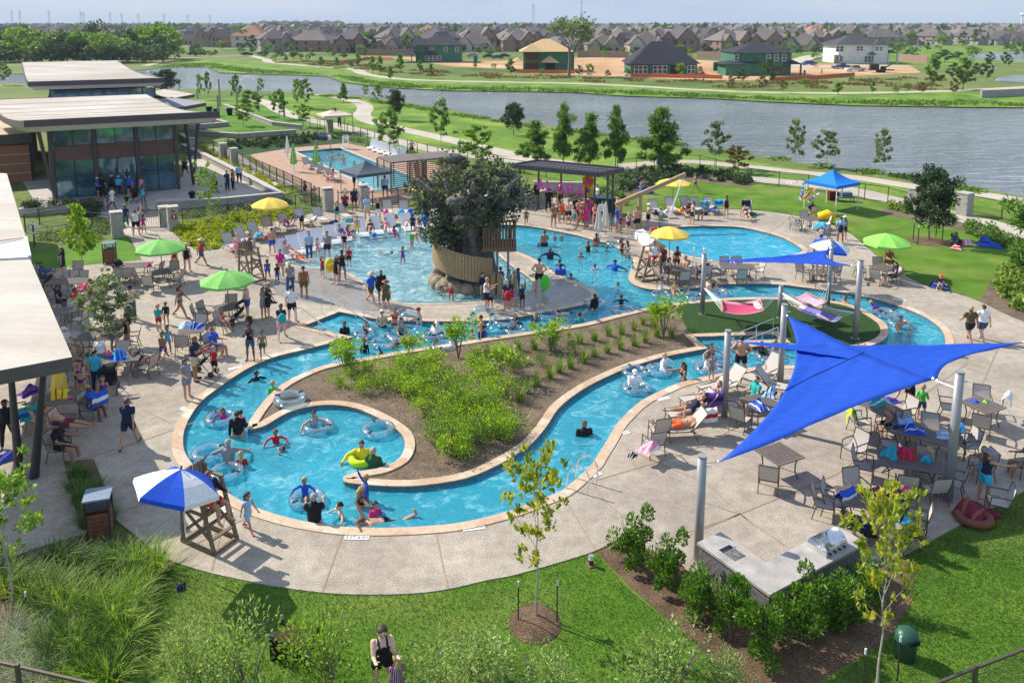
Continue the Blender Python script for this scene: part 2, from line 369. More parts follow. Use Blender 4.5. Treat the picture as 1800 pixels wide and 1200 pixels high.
wl=(a1-a0).dot(du)+.3;LAP=[tuple(a0),tuple(a0+du*wl),tuple(a0+du*wl-dv*24),tuple(a0-dv*24)]
WATERS=[RIVER,KIDP,ROUND,LAP]
NEARG=poly([(-260,1300),(-400,300),(-100,250),(2000,250),(2300,500),(2060,1300)])
BIG=[(-6000,-60),(6000,-60),(6000,9000),(-6000,9000)]
RIVER_HOLE=RIVER
g=MB().flat(BIG,-.02,[LAKE]+[q for q in WATERS]);struct('ground',g,FIELD)
g=MB().flat(inset(LAKE,-3),-.16);struct('lake',g,LAKEM)
g=MB().wall(LAKE,-1.2,-.02);struct('lake_bank',g,ground_mat('bank_soil',[(.3,(.12,.17,.03)),(.7,(.28,.26,.1))],.3,3,[(.3,(.6,)*3),(.7,(1.2,)*3)]))
def pool(outline,depth,wm,fm,island=None,name='pool',wl=-.10):
 h=[island]if island else[]
 struct(name+'_floor',MB().flat(inset(outline,-.05),-depth),fm)
 w=MB().wall(outline,-depth,-.28)
 if island:w.wall(island,-depth,-.28)
 struct(name+'_walls',w,fm)
 w=MB().wall(outline,-.28,.04)
 if island:w.wall(island,-.28,.04)
 struct(name+'_tile_line',w,TILE)
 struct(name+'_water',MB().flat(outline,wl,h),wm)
pool(RIVER,1.05,WRIVER,PLASTER,ISLAND,'lazy_river')
pool(KIDP,.42,WSHAL,SHALLOWP,None,'splash_pool')
pool(ROUND,1.6,WDEEP,PLASTER,None,'round_pool')
pool(LAP,1.1,WLAP,PLASTER,None,'lap_pool')
DK=[(-60,1010),(60,965),(150,938),(165,930),(190,905),(208,918),(241,944),(280,976),(311,990),(367,1007),(450,1025),(520,1037),(598,1045),(685,1046),(750,1042),(800,1034),(855,1021),(907,1011),(995,986),(1047,969),(1084,950),(1191,985),(1217,1012),(1360,1085),(1594,974),(1687,923),(1830,848),(1960,780),(1990,640),(1860,590),(1783,560),(1757,548),(1720,530),(1680,516),(1635,506),(1593,486),(1554,461),(1530,441),(1512,425),(1486,406),(1450,392),(1400,380),(1353,373),(1318,370),(1255,368),(1190,368),(1125,375),(1090,385),(1085,345),(900,330),(880,352),(760,362),(700,366),(640,366),(600,372),(560,374),(540,378),(480,390),(440,403),(405,423),(385,439),(352,443),(324,429),(300,405),(225,412),(250,458),(70,472),(-40,480),(-300,600),(-320,900)]
DECKP=sm(DK,tuple(range(0,5))+(20,21,22,23,24,26,27,28,45,46,47,48,49,50,60,61,62,63,64,65,66,67,68),3)
DT=0.03
def rim(outline,w=.42,out=True):return inset(outline,-w if out else w)
holesD=[rim(RIVER,.40),rim(KIDP,.18),rim(ROUND,.35)]
struct('pool_deck',MB().flat(DECKP,DT,[RIVER,KIDP,ROUND]),DECK)
struct('pool_deck_edge',MB().wall(DECKP,-.05,DT),CONC)
def band(outline,w,name,m=COPING,out=True,z=.055):
 o2=inset(outline,-w if out else w);q=outline if area(outline)>0 else outline[::-1]
 n=min(len(q),len(o2));mb=MB();vs=[]
 for a,b in zip(q[:n],o2[:n]):vs+=[(a[0],a[1],z),(b[0],b[1],z)]
 fs=[(2*i,2*i+1,2*((i+1)%n)+1,2*((i+1)%n))for i in range(n)]
 mb.add(vs,fs);mb.wall(q,-.05,z);mb.wall(o2,0,z);return struct(name,mb,m)
band(RIVER,.34,'lazy_river_coping');band(KIDP,.16,'splash_pool_coping',z=.05);band(ROUND,.32,'round_pool_coping')
band(LAP,.35,'lap_pool_coping',CONC,z=.05)
band(ISLAND,.33,'island_coping',out=False,z=.07)
ISLI=inset(ISLAND,.31)
tx=G(1196,560)[0];
def clipx(p,x0,keep_right):
 out=[];n=len(p)
 for i in range(n):
  a,b=p[i-1],p[i];ia=(a[0]>x0)==keep_right;ib=(b[0]>x0)==keep_right
  if ia!=ib:t=(x0-a[0])/(b[0]-a[0]);out.append((x0,a[1]+(b[1]-a[1])*t))
  if ib:out.append(b)
 return out
ISL_T=clipx(ISLI,G(1197,560)[0],True);ISL_M=clipx(ISLI,G(1197,560)[0],False)
struct('island_soil',MB().flat(ISLI,.02),MULCHI)
struct('hammock_lawn',MB().flat([p for p in ISL_T if not inside(p,[G(1190,597),G(1255,597),G(1255,620),G(1190,620)])],.045),TURF)
def sheet(name,px,m,z=.0,corners=None,n=3,kind='structure'):
 w=sm(px,corners if corners is not None else tuple(range(len(px))),n);return struct(name,MB().flat(w,z),m)
sheet('front_lawn',[(200,1200),(235,1095),(265,1040),(300,985),(367,1004),(450,1022),(520,1034),(598,1042),(685,1043),(750,1039),(800,1031),(855,1018),(907,1008),(995,983),(1047,966),(1110,1040),(1235,1135),(1330,1230),(1100,1400),(200,1400)],LAWN,.004)
sheet('front_right_lawn',[(1360,1250),(1440,1195),(1560,1120),(1600,1060),(1594,970),(1687,920),(1830,845),(2050,740),(2300,1300),(1500,1350)],LAWN,.004)
sheet('mulch_bed',[(1044,965),(1084,946),(1191,982),(1217,1008),(1360,1083),(1594,971),(1610,1000),(1600,1070),(1560,1125),(1440,1198),(1360,1260),(1310,1222),(1222,1130),(1110,1032)],MULCH,.008)
sheet('planting_soil',[(-80,1010),(60,962),(150,936),(241,941),(285,978),(311,990),(270,1045),(240,1100),(205,1210),(120,1400),(-300,1400),(-300,1100)],MULCH,.006)
sheet('pine_bed',[(112,812),(165,808),(205,905),(160,934),(140,930)],MULCH,.036)
BACKLAWN=[(1125,372),(1190,366),(1255,366),(1318,368),(1353,371),(1400,378),(1450,390),(1486,404),(1512,423),(1530,439),(1554,459),(1593,484),(1635,504),(1680,514),(1720,528),(1780,520),(1840,470),(1900,420),(1700,350),(1500,345),(1300,318),(1200,300),(1110,305),(1090,340)]
sheet('back_lawn',BACKLAWN,LAWN,.004)
sheet('gate_lawn',[(50,478),(40,450),(120,438),(205,422),(222,420),(250,458),(160,466)],LAWN2,.034)
sheet('lakeside_lawn',[(330,175),(560,166),(640,174),(720,186),(800,198),(880,216),(960,228),(1100,250),(1200,268),(1300,280),(1400,298),(1560,318),(1700,340),(1900,370),(1960,470),(1840,470),(1700,420),(1500,352),(1300,322),(1200,305),(1100,330),(850,300),(700,270),(560,225),(420,215),(360,200)],MEADOW,.002)
sheet('lawn_by_lap_pool',[(400,252),(520,236),(620,243),(600,262),(420,272),(385,262)],TURF,.010)
sheet('plaza_lawn',[(345,185),(440,182),(520,205),(545,222),(470,230),(400,230),(350,205)],LAWN2,.006)
sheet('lap_pool_deck',[(440,272),(520,262),(610,255),(740,285),(830,315),(830,345),(700,362),(585,355),(470,295)],mat('brick_red_deck',(.42,.27,.19),.85,.15,1.2,coord='pos'),.012,tuple(range(9)))
bpy.data.objects.remove(bpy.data.objects['lap_pool_deck'])
lpd=sm([(440,272),(515,260),(610,252),(740,280),(830,315),(830,348),(700,364),(585,357),(470,297)],tuple(range(9)))
struct('lap_pool_deck',MB().flat(lpd,.014,[LAP]),mat('brick_red_deck',(.42,.27,.19),.85,.15,1.2,coord='pos'))
sheet('clubhouse_terrace',[(60,352),(40,320),(90,300),(310,325),(345,262),(395,262),(480,335),(500,352),(430,366),(300,368),(270,372),(262,400),(225,412),(195,385),(110,372)],mat('terrace_concrete',(.46,.42,.38),.8,.12,.8,coord='pos'),.016,tuple(range(15)))
sheet('entry_walk',[(262,360),(300,360),(303,408),(222,414),(205,395)],PATHC,.022)
def strip(name,px,w,m=PATHC,z=.010,n=4):
 p=smooth(poly(px),n,False);mb=MB();vs=[]
 for i,q in enumerate(p):
  a=Vector(p[max(i-1,0)]);b=Vector(p[min(i+1,len(p)-1)]);t=(b-a).normalized();nn=Vector((-t.y,t.x))*w/2
  vs+=[(q[0]-nn.x,q[1]-nn.y,z),(q[0]+nn.x,q[1]+nn.y,z)]
 mb.add(vs,[(2*i,2*i+2,2*i+3,2*i+1)for i in range(len(p)-1)]);return struct(name,mb,m)
strip('lakeside_path',[(560,166),(600,172),(635,182),(642,192),(636,202),(650,213),(700,226),(780,243),(900,272),(1000,288),(1090,300),(1200,310)],2.6,z=.008)
strip('garden_path',[(450,175),(475,183),(500,198),(560,214),(640,232),(740,258),(850,276),(960,288),(1100,298),(1200,305),(1320,315),(1400,322),(1480,332),(1560,350),(1640,370),(1740,395),(1850,430)],2.6,z=.012)
strip('shore_path',[(1090,292),(1200,284),(1300,292),(1400,303),(1500,312),(1620,330),(1700,338),(1850,362)],2.2,z=.016)
strip('far_path',[(440,98),(468,105),(475,110),(540,116),(620,122),(640,130),(700,139),(800,143),(900,145),(1000,147),(1120,152),(1220,158),(1350,163),(1500,164),(1640,161),(1760,156),(1860,150)],3.4,z=.03)
strip('west_path',[(255,116),(290,108),(320,103),(380,100),(440,98)],3.0,z=.03)
strip('promenade',[(345,262),(375,268),(420,300),(480,330)],4.0,m=PATHC,z=.020)
sheet('far_bank',[(575,134),(600,144),(680,154),(800,160),(900,160.5),(1010,163),(1100,169),(1250,173),(1350,179),(1500,185.5),(1700,188.5),(1860,189.5),(1860,150),(1640,160),(1500,160),(1350,160),(1220,154),(1000,143),(800,139),(700,135),(620,121),(475,108),(350,104),(255,118),(310,116),(365,118),(385,128)],MEADOW,.0)
for p in(bpy.data.objects['far_bank'],):p.location.z=.01
sheet('building_site',[(595,112),(640,100),(700,103),(800,118),(900,122),(1030,134),(1250,142),(1420,141),(1500,134),(1620,128),(1600,116),(1450,112),(1320,112),(1200,104),(1050,101),(900,107),(800,107),(740,102),(650,99)],DIRT,.02,None)
strip('site_road',[(1600,117),(1500,117),(1420,118),(1400,110),(1425,100),(1450,96)],7,m=mat('road_concrete',(.5,.45,.38),.9,.1,.5,coord='pos'),z=.05)
sheet('east_pond',[(1700,104),(1705,97),(1750,92),(1800,90),(1880,92),(1880,109),(1800,109)],LAKEM,.03)
sheet('small_pond',[(1748,144),(1752,137),(1780,133),(1860,132),(1860,146)],LAKEM,.03)
sheet('river_field',[(1340,95),(1500,88),(1640,82),(1860,80),(1860,112),(1700,112),(1640,120),(1560,108)],MEADOW,.015)
struct('wet_plaza',MB().flat(sm([(1040,524),(1043,515),(1020,505),(985,492),(950,490),(940,505),(925,524),(880,532),(900,548),(960,546),(1010,536)],()),DT+.004),WET)
struct('wet_beach',MB().flat(sm([(603,480),(575,474),(530,472),(500,480),(478,500),(500,525),(560,535),(600,540),(660,548),(720,545),(690,536),(662,525),(640,508),(622,492)],()),DT+.004),WET)
struct('wet_edge',MB().flat(sm([(1062,412),(1100,408),(1140,416),(1105,424),(1075,422),(1045,420)],()),DT+.004),WET)
JM=mat('joint_sealant',(.36,.26,.17),.9,.1,3,coord='pos')
jm=MB()
for seg in[((605,932),(566,1043)),((764,928),(787,1034)),((398,900),(372,1005)),((450,903),(320,970)),((244,858),(215,850)),((1040,845),(1060,880),(1190,985)),((988,870),(1047,969)),((1100,790),(1240,850),(1330,930)),((1050,845),(1200,800),(1310,745)),((1150,958),(1300,905),(1470,835),(1560,770)),((1225,880),(1300,905),(1380,960)),((1300,905),(1180,955)),((1590,545),(1560,520)),((1400,375),(1340,420)),((1420,470),(1500,420)),((1180,516),(1240,462)),((120,815),(240,780),(345,742)),((210,900),(320,868)),((250,720),(300,745)),((60,700),(200,660),(330,640)),((200,600),(300,620)),((230,500),(450,470)),((330,440),(480,600)),((130,560),(250,700)),((440,440),(545,520)),((1700,640),(1560,740)),((1760,600),(1680,780),(1640,880)),((1500,760),(1650,860)),((1600,650),(1800,720)),((960,380),(1000,405)),((1180,372),(1210,392)),((1300,372),(1330,398))]:
 p=poly(seg)
 for a,b in zip(p[:-1],p[1:]):
  a=Vector(a);b=Vector(b);t=(b-a).normalized();nn=Vector((-t.y,t.x))*.018
  z=DT+.009;jm.quad((*(a-nn),z),(*(b-nn),z),(*(b+nn),z),(*(a+nn),z))
struct('deck_joints',jm,JM)
import numpy as np
NR=np.random.default_rng(5)
def leaf_obj(name,P_,size,m,parent,asp=.55,up=.3,jit=.35,dirs=None):
 P_=np.asarray(P_,float);n=len(P_)
 if dirs is None:
  d=NR.normal(size=(n,3));d[:,2]+=up
 else:d=np.asarray(dirs,float)+NR.normal(size=(n,3))*.35
 d/=np.linalg.norm(d,axis=1)[:,None]+1e-9
 r=NR.normal(size=(n,3));w=np.cross(d,r);w/=np.linalg.norm(w,axis=1)[:,None]+1e-9
 nn=np.cross(d,w)
 s=(size*(1+jit*NR.uniform(-1,1,n)))[:,None]
 V=np.stack([P_-d*s*.5,P_+w*s*asp*.5+nn*s*.08,P_+d*s*.5,P_-w*s*asp*.5+nn*s*.08],1).reshape(-1,3)
 me=bpy.data.meshes.new(name);me.vertices.add(4*n);me.vertices.foreach_set('co',V.ravel())
 me.loops.add(4*n);me.loops.foreach_set('vertex_index',np.arange(4*n));me.polygons.add(n)
 me.polygons.foreach_set('loop_start',np.arange(n)*4);me.polygons.foreach_set('loop_total',np.full(n,4))
 me.materials.append(m);me.update(calc_edges=True)
 o=bpy.data.objects.new(name,me);COL.objects.link(o);o.parent=parent;return o
LEAF={'fresh':leaf_mat('fresh_green_leaves',[(.07,.16,.02),(.16,.30,.03),(.27,.42,.05),(.36,.48,.08)],.4),'sage':leaf_mat('feathery_leaves',[(.10,.19,.04),(.20,.32,.07),(.34,.45,.14),(.46,.54,.24)],.35),'mid':leaf_mat('mid_green_leaves',[(.05,.12,.02),(.10,.20,.03),(.18,.30,.05),(.26,.38,.08)],.35),'silver':leaf_mat('silvery_green_leaves',[(.07,.12,.05),(.14,.20,.08),(.26,.32,.17),(.35,.40,.26)],.3),'dark':leaf_mat('dark_green_leaves',[(.018,.045,.018),(.035,.075,.026),(.06,.11,.04),(.12,.17,.09)],.2),'pine':leaf_mat('pine_needles',[(.04,.11,.02),(.09,.20,.03),(.16,.30,.05),(.26,.42,.08)],.4),'gold':leaf_mat('yellow_green_leaves',[(.10,.18,.02),(.26,.34,.04),(.46,.47,.05),(.55,.45,.05)],.45),'rust':leaf_mat('rusty_leaves',[(.10,.08,.03),(.20,.13,.05),(.30,.17,.07),(.13,.16,.04)],.3),'faux':leaf_mat('faux_oak_leaves',[(.03,.045,.025),(.065,.085,.05),(.12,.145,.10),(.26,.31,.20)],.3,.4),'wood':leaf_mat('woodland_leaves',[(.08,.17,.02),(.15,.28,.03),(.25,.40,.04),(.36,.50,.07)],.3),'wood2':leaf_mat('dark_woodland_leaves',[(.025,.06,.015),(.05,.10,.02),(.09,.16,.03),(.12,.20,.05)],.25),'lime':leaf_mat('lime_shrub_leaves',[(.10,.22,.015),(.22,.38,.02),(.36,.54,.03),(.48,.64,.05)],.35),'gloss':leaf_mat('glossy_shrub_leaves',[(.03,.09,.012),(.06,.16,.016),(.13,.27,.02),(.26,.42,.04)],.3,.4),'blade':leaf_mat('grass_blades',[(.05,.12,.015),(.12,.23,.03),(.24,.35,.05),(.40,.46,.10)],.35),'bladed':leaf_mat('dark_grass_blades',[(.03,.08,.012),(.06,.14,.02),(.11,.22,.03),(.20,.30,.06)],.3),'bladey':leaf_mat('yellow_green_grass_blades',[(.07,.17,.01),(.15,.31,.015),(.27,.43,.03),(.48,.55,.08)],.4),'blades':leaf_mat('silvery_grass_blades',[(.12,.18,.09),(.24,.30,.16),(.38,.43,.27),(.5,.53,.38)],.3),'yel':leaf_mat('yellow_flowers',[(.75,.55,.02),(.85,.68,.04),(.9,.75,.08)],.3),'bed':leaf_mat('yellow_flower_bed_leaves',[(.10,.20,.02),(.22,.34,.02),(.42,.46,.02),(.72,.58,.03)],.35),}
def limbs(h,base,prof,n,lr,rise=.35,wob=.15,seed=0):
 q=random.Random(seed);out=[]
 for i in range(n):
  t=(i+.5)/n;t=t**.9;z=h*(base+(1-base)*t*.96);a=i*2.4+q.uniform(-.5,.5);l=prof(t)*q.uniform(.65,1.1)
  tip=Vector((math.cos(a)*l,math.sin(a)*l,z+l*rise*q.uniform(.4,1.4)))
  b=Vector((q.uniform(-1,1)*.02*h*t,q.uniform(-1,1)*.02*h*t,z))
  mid=b.lerp(tip,.5)+Vector((0,0,l*wob*q.uniform(-1,.6)));out.append((b,mid,tip,l))
 return out
def make_tree(label,h,w,style,leaf,nl,ls,base=.28,nlim=18,tr=.035,bark=BARK,seed=1,cat='tree',name='tree',group=None,clump=None,skirt=.35):
 t=thing(name,label,cat,group=group);q=random.Random(seed)
 if style=='cone':prof=lambda u:w/2*(1-u*.82)*(1 if u>.12 else.75)
 elif style=='oval':prof=lambda u:w/2*math.sin(math.pi*(.18+.74*u))**.75
 elif style=='pine':prof=lambda u:w/2*(1.04-u)**.75*(.75+.35*math.sin(u*21+seed))
 elif style=='vase':prof=lambda u:w/2*math.sin(math.pi*(.12+.68*u))
 else:prof=lambda u:w/2*(.6+.4*math.sin(math.pi*u))
 rise={'cone':.55,'oval':.35,'pine':.18,'vase':1.0}.get(style,.5)
 L_=limbs(h,base,prof,nlim,0,rise,seed=seed)
 mb=MB();n=6;pts=[(q.uniform(-1,1)*.012*h*(i>0),q.uniform(-1,1)*.012*h*(i>0),h*.97*i/n-.05*(i==0))for i in range(n+1)]
 rt=tr*h**.9
 mb.tube(pts,[rt*(1-.85*i/n)*(1.35 if i==0 else 1)for i in range(n+1)],7)
 for b,mid,tip,l in L_:
  rr=rt*.38*(1-b.z/h*.6);mb.tube([b,mid,tip],[rr,rr*.65,rr*.2],5)
 mb.build('trunk',bark,t)
 P_=[];D=[];cl=clump if clump is not None else w*.09
 tot=sum(l for*_,l in L_)+.001
 for b,mid,tip,l in L_:
  k=max(6,int(nl*l/tot));ncl=max(2,int(l/(cl*1.6))+1)
  cs=[]
  for c in range(ncl):
   u=skirt+(1-skirt)*(c+.6)/ncl;p=b.lerp(mid,u*2)if u<.5 else mid.lerp(tip,u*2-1)
   cs.append((p+Vector((q.gauss(0,cl*.5),q.gauss(0,cl*.5),q.gauss(0,cl*.35))),cl*q.uniform(.55,1.15)))
  for j in range(k):
   c,r=q.choice(cs);v=Vector((q.gauss(0,1),q.gauss(0,1),q.gauss(0,.75)));v.normalize();v*=r*q.random()**.4
   P_.append(c+v);D.append(v/max(r,.01)+Vector((0,0,.25)))
 for j in range(int(nl*.05)):
  P_.append(Vector((q.gauss(0,cl*.4),q.gauss(0,cl*.4),h*q.uniform(.88,1.02))));D.append((0,0,1))
 asp=.22 if style=='pine' else.6
 leaf_obj('crown',P_,ls,LEAF[leaf],t,asp,dirs=D);return t
def tprot(*a,**k):return Proto(lambda:make_tree(*a,**k))
def hgt(px,yb,yt):
 X,Y=G(px,yb);lo,hi=0,60
 for _ in range(40):
  m=(lo+hi)/2
  if PX(X,Y,m)[1]>yt:lo=m
  else:hi=m
 return lo
def ppm(py):return F_PX/(G(900,py)[1]*math.cos(TH)+CH*math.sin(TH))
def plant_tree(pr,px,yb,yt,wpx,label,group=None,h0=5.,w0=3.):
 h=hgt(px,yb,yt);w=wpx/ppm(yb);x,y=G(px,yb)
 return pr.put((x,y,0),rnd.uniform(0,6.28),label,group,(w/w0,w/w0,h/h0))
T_SYC=[tprot('',5,3,'vase','gold',1000,.21,.34,20,.011,PALEBARK,seed=3,clump=.26,name='sapling'),tprot('',5,3,'vase','fresh',1100,.21,.30,20,.011,PALEBARK,seed=8,clump=.28,name='sapling')]
T_LEFT=tprot('',5,3,'cone','lime',2600,.21,.30,26,.012,PALEBARK,seed=5,clump=.30,name='sapling')
T_LEFT2=tprot('',5,3,'oval','silver',2300,.20,.25,24,.012,PALEBARK,seed=6,clump=.36,name='sapling')
T_OAK=tprot('',5,3,'oval','dark',7000,.19,.22,40,.014,BARK,seed=9,clump=.45,skirt=.45,name='oak_tree')
T_PINE=[tprot('',5,3,'pine','pine',4200,.36,.16,26,.013,BARK,seed=s,clump=.46,name='pine_tree')for s in(11,12,13)]
T_BIRCH=[tprot('',5,3,'oval',l,1700,.26,.25,17,.011,PALEBARK,seed=s,clump=.33,name='young_tree')for l,s in(('silver',21),('mid',22),('fresh',23))]
T_RUST=tprot('',5,3,'oval','rust',2200,.26,.2,20,.012,BARK,seed=24,clump=.3,name='young_tree')
t=plant_tree(T_SYC[0],943,1087,818,125,'slender yellow-green sapling in the round mulch ring on the front lawn');t['group']='broadleaf saplings in the foreground'
T2=plant_tree(T_SYC[0],1541,1215,890,140,'yellowing sapling in front of the outdoor kitchen, beside the green dome bin','broadleaf saplings in the foreground')
plant_tree(T_SYC[1],22,1070,838,150,'fresh green sapling rising out of the tall grass bed at the left edge','broadleaf saplings in the foreground')
plant_tree(T_LEFT,146,492,362,66,'bright lime-green young tree on the small lawn left of the stone gate pillar')
plant_tree(T_LEFT2,197,617,486,105,'grey-green bushy young tree among the tables left of the lazy river')
plant_tree(T_SYC[1],370,406,300,52,'thin young tree in the yellow flower bed beside the entry gate')
plant_tree(T_OAK,1633,423,300,78,'dense dark oak held by stakes on the lawn right of the green umbrella')
plant_tree(T_PINE[0],1812,500,325,120,'young pine cut by the right edge of the photo')
for px,yb,yt,w,k,lab in[(903,238,184,38,'o','round dark oak by the lake, left of the two tall pines'),(696,212,160,28,'o','round dark oak beside the bend of the curving path'),(940,292,214,62,1,'bushy pine just left of the tall thin pine by the water'),(990,292,186,48,0,'tall thin pine behind the pergola roof, second pine from the left'),(1036,296,202,58,2,'broad pine between two taller pines behind the pergola'),(1082,298,188,46,1,'tall dark pine right of the broad pine behind the pergola'),(1162,300,192,88,2,'widest pine behind the pergola, beside the grey utility box'),(1256,294,216,44,'b0','silvery young tree on the lake path right of the widest pine'),(1297,304,258,44,'r','small reddish tree right of the silvery tree by the fence'),(1397,292,212,40,'b0','tall slim young tree standing alone at the lake edge left of the blue canopy'),(1452,294,232,50,'b0','uneven young tree directly behind the blue canopy'),(1548,308,229,40,'b0','young tree by the lake right of the blue canopy'),(776,258,178,42,'b1','young tree on the grass left of the round lakeside oak'),(686,272,196,56,'b1','leaning young tree on the path beside the lap pool loungers'),(836,296,222,70,'b2','bushy light green tree rising behind the giant oak of the splash pool'),(352,176,132,14,'b2','first small tree at the lake shore right of the clubhouse'),(366,176,128,15,'b1','second small tree at the lake shore right of the clubhouse'),(416,184,133,22,'b1','slim tree at the shore behind the light poles'),(524,190,140,24,'b2','left tree of the pair on the lakeside lawn'),(538,192,140,26,'b1','right tree of the pair on the lakeside lawn'),(604,180,147,20,1,'small pine where the curving path leaves the shore'),(643,173,149,13,'b2','tiny tree at the shore right of the small pine'),(664,182,150,21,'b1','small dark-leaved tree at the shore left of the round oak'),(459,166,138,14,'b2','tiny tree at the shore right of the slim tree'),(440,205,160,46,'b1','spreading young tree on the lawn behind the light poles'),(428,222,184,38,'b2','low young tree beside the hedge at the plaza'),(492,210,160,34,'b1','thin tree next to the white path left of the gazebo'),(533,224,184,40,'b2','low tree left of the beige gazebo'),(294,166,124,40,'o','round bushy tree behind the upper clubhouse roof'),(8,150,112,26,'b1','young tree at the far left behind the clubhouse')]:
 pr=T_OAK if k=='o' else T_RUST if k=='r' else T_PINE[k]if isinstance(k,int)else T_BIRCH[int(k[1])]
 plant_tree(pr,px,yb,yt,w,lab,'trees along the lake')
def stake(px,yb,yt,lab,grp,r=.018):
 h=hgt(px,yb,yt);t=MB().tube([(0,0,-.05),(0,0,h)],[r,r],6)
 t.mi=1;t.tube([(0,0,h-.12),(0,0,h+.01)],[r*1.25]*2,6)
 o=t.build('tree_stake',[DARKM,WHITE]);o.location=(*G(px,yb),0);tag(o,lab,'stake',grp)
stake(911,1093,1022,'dark stake left of the sapling in the round mulch ring','stakes of the front sapling');stake(979,1094,1020,'dark stake right of the sapling in the round mulch ring','stakes of the front sapling')
stake(1577,1196,1118,'tall dark stake beside the green dome bin','stakes of the kitchen sapling');stake(1516,1215,1140,'stake with white cap left of the yellowing sapling','stakes of the kitchen sapling');stake(48,1078,1040,'dark stake with a white cap in the tall grass bed',None)
for i,(a,b)in enumerate([(1605,422),(1613,430),(1645,416),(1656,424)]):stake(a,b,b-33,['leftmost stake of the dark oak','front stake of the dark oak, just left of its trunk','rear stake right of the dark oak trunk','rightmost stake of the dark oak'][i],'stakes of the dark oak',.03)
ring=MB();x,y=G(941,1096)
ring.grid(lambda u,v:(x+math.cos(u*6.283)*.60*v,y+math.sin(u*6.283)*.66*v,.10*(1-v*v)+.012+rnd.uniform(0,.012)*(v>0)*(v<1)),28,6);tag(ring.build('mulch_mound',MULCH),kind='structure')
x,y=G(1633,424);ring=MB();ring.grid(lambda u,v:(x+math.cos(u*6.283)*1.3*v,y+math.sin(u*6.283)*1.1*v,.10*(1-v*v)+.012),24,4);tag(ring.build('oak_mulch_mound',MULCH),kind='structure')
def blades(n,h,spread,wid,seed,arch=.5):
 q=random.Random(seed);mb=MB()
 for i in range(n):
  a=q.uniform(0,6.283);r0=spread*.35*q.random();l=h*q.uniform(.65,1.15);o=spread*q.uniform(.3,1.0)
  d=Vector((math.cos(a),math.sin(a),0));s=Vector((-d.y,d.x,0))*wid/2;b=d*r0;vs=[]
  for k,t in enumerate((0,.4,.75,1)):
   p=b+d*o*t*t+Vector((0,0,l*(t-arch*t*t*.75*o/max(spread,.01))));ww=1-t*.85
   vs+=[p-s*ww,p+s*ww]
  mb.add(vs,[(0,1,3,2),(2,3,5,4),(4,5,7,6)])
 return mb
def tuft_proto(name,label,cat,n,h,sp,w,lf,seed,arch=.5,flowers=0):
 def f():
  return tag(blades(n,h,sp,w,seed,arch).build(name,LEAF[lf]),label,cat)
 return Proto(f)
TUFT=[tuft_proto('grass_tuft','','ornamental grass',70,.55,.34,.022,'blade',s)for s in(1,2,3)]
TALL=[tuft_proto('tall_grass_clump','','ornamental grass',130,.85,.75,.030,l,s,.75)for l,s in(('bladey',4),('bladey',5),('blade',6),('bladed',7))]
SILV=tuft_proto('silvery_grass_clump','','ornamental grass',220,.6,.75,.012,'blades',8,.9)
for i,(px,py)in enumerate([(856,617),(912,607),(939,606),(1019,595),(1045,590),(1070,582),(1092,579),(1114,572),(1131,562),(1136,594),(1116,600),(1091,606),(1067,612),(1045,619),(1026,630),(1004,639),(984,647),(966,657),(944,670),(927,682),(914,698),(1148,566),(1156,584),(1180,585)]):
 x,y=G(px,py+9);TUFT[i%3].put((x,y,.03),rnd.uniform(0,6),'spiky green grass tuft in the rows on the mulch island','grass tufts in rows on the island',rnd.uniform(1.1,1.45))
bedpx=[(275,990),(262,1020),(245,1050),(235,1085),(220,1120),(205,1160),(190,1195),(240,985),(228,1015),(212,1048),(198,1082),(182,1118),(165,1155),(150,1190),(205,980),(190,1008),(175,1040),(158,1075),(140,1110),(125,1148),(110,1185),(165,975),(150,1005),(132,1038),(115,1070),(98,1105),(125,985),(108,1015),(90,1048),(72,1080),(95,985),(60,1010),(75,1030),(45,1045),(20,1000),(35,1020),(8,1030),(150,1060),(170,1100),(205,1100),(230,1055),(185,1060),(145,1140),(120,1120),(85,1140),(160,1190)]
for i,(px,py)in enumerate(bedpx):
 x,y=G(px,py+12);k=(3 if py<1010 and px<230 else 2 if px<110 else(0,1,2)[i%3])
 TALL[k].put((x,y,0),rnd.uniform(0,6),f'{("yellow-green","yellow-green","green","dark green")[k]} arching grass clump in the bottom left bed, {"upper" if py < 1040 else "middle" if py < 1110 else "lower"} {"left" if px < 100 else "centre" if px < 190 else "right"} part','tall grasses in the bottom left bed',rnd.uniform(.8,1.12))
for i,(px,py)in enumerate([(20,1110),(55,1125),(5,1150),(45,1160),(80,1170),(15,1190),(60,1200)]):
 x,y=G(px,py+8);SILV.put((x,y,0),rnd.uniform(0,6),'silvery fine-bladed grass mound behind the bottom left fence','silvery grasses in the bottom left bed',rnd.uniform(.9,1.2))
for i,(px,py)in enumerate([(130,830),(150,832),(126,855),(150,856),(172,858),(138,878),(165,880),(150,900),(185,886),(150,920),(175,915),(195,905)]):
 x,y=G(px,py+8);TALL[3].put((x,y,.03),rnd.uniform(0,6),'dark green grass clump in the narrow bed behind the waste bin','grasses in the narrow bed',rnd.uniform(.6,.8))
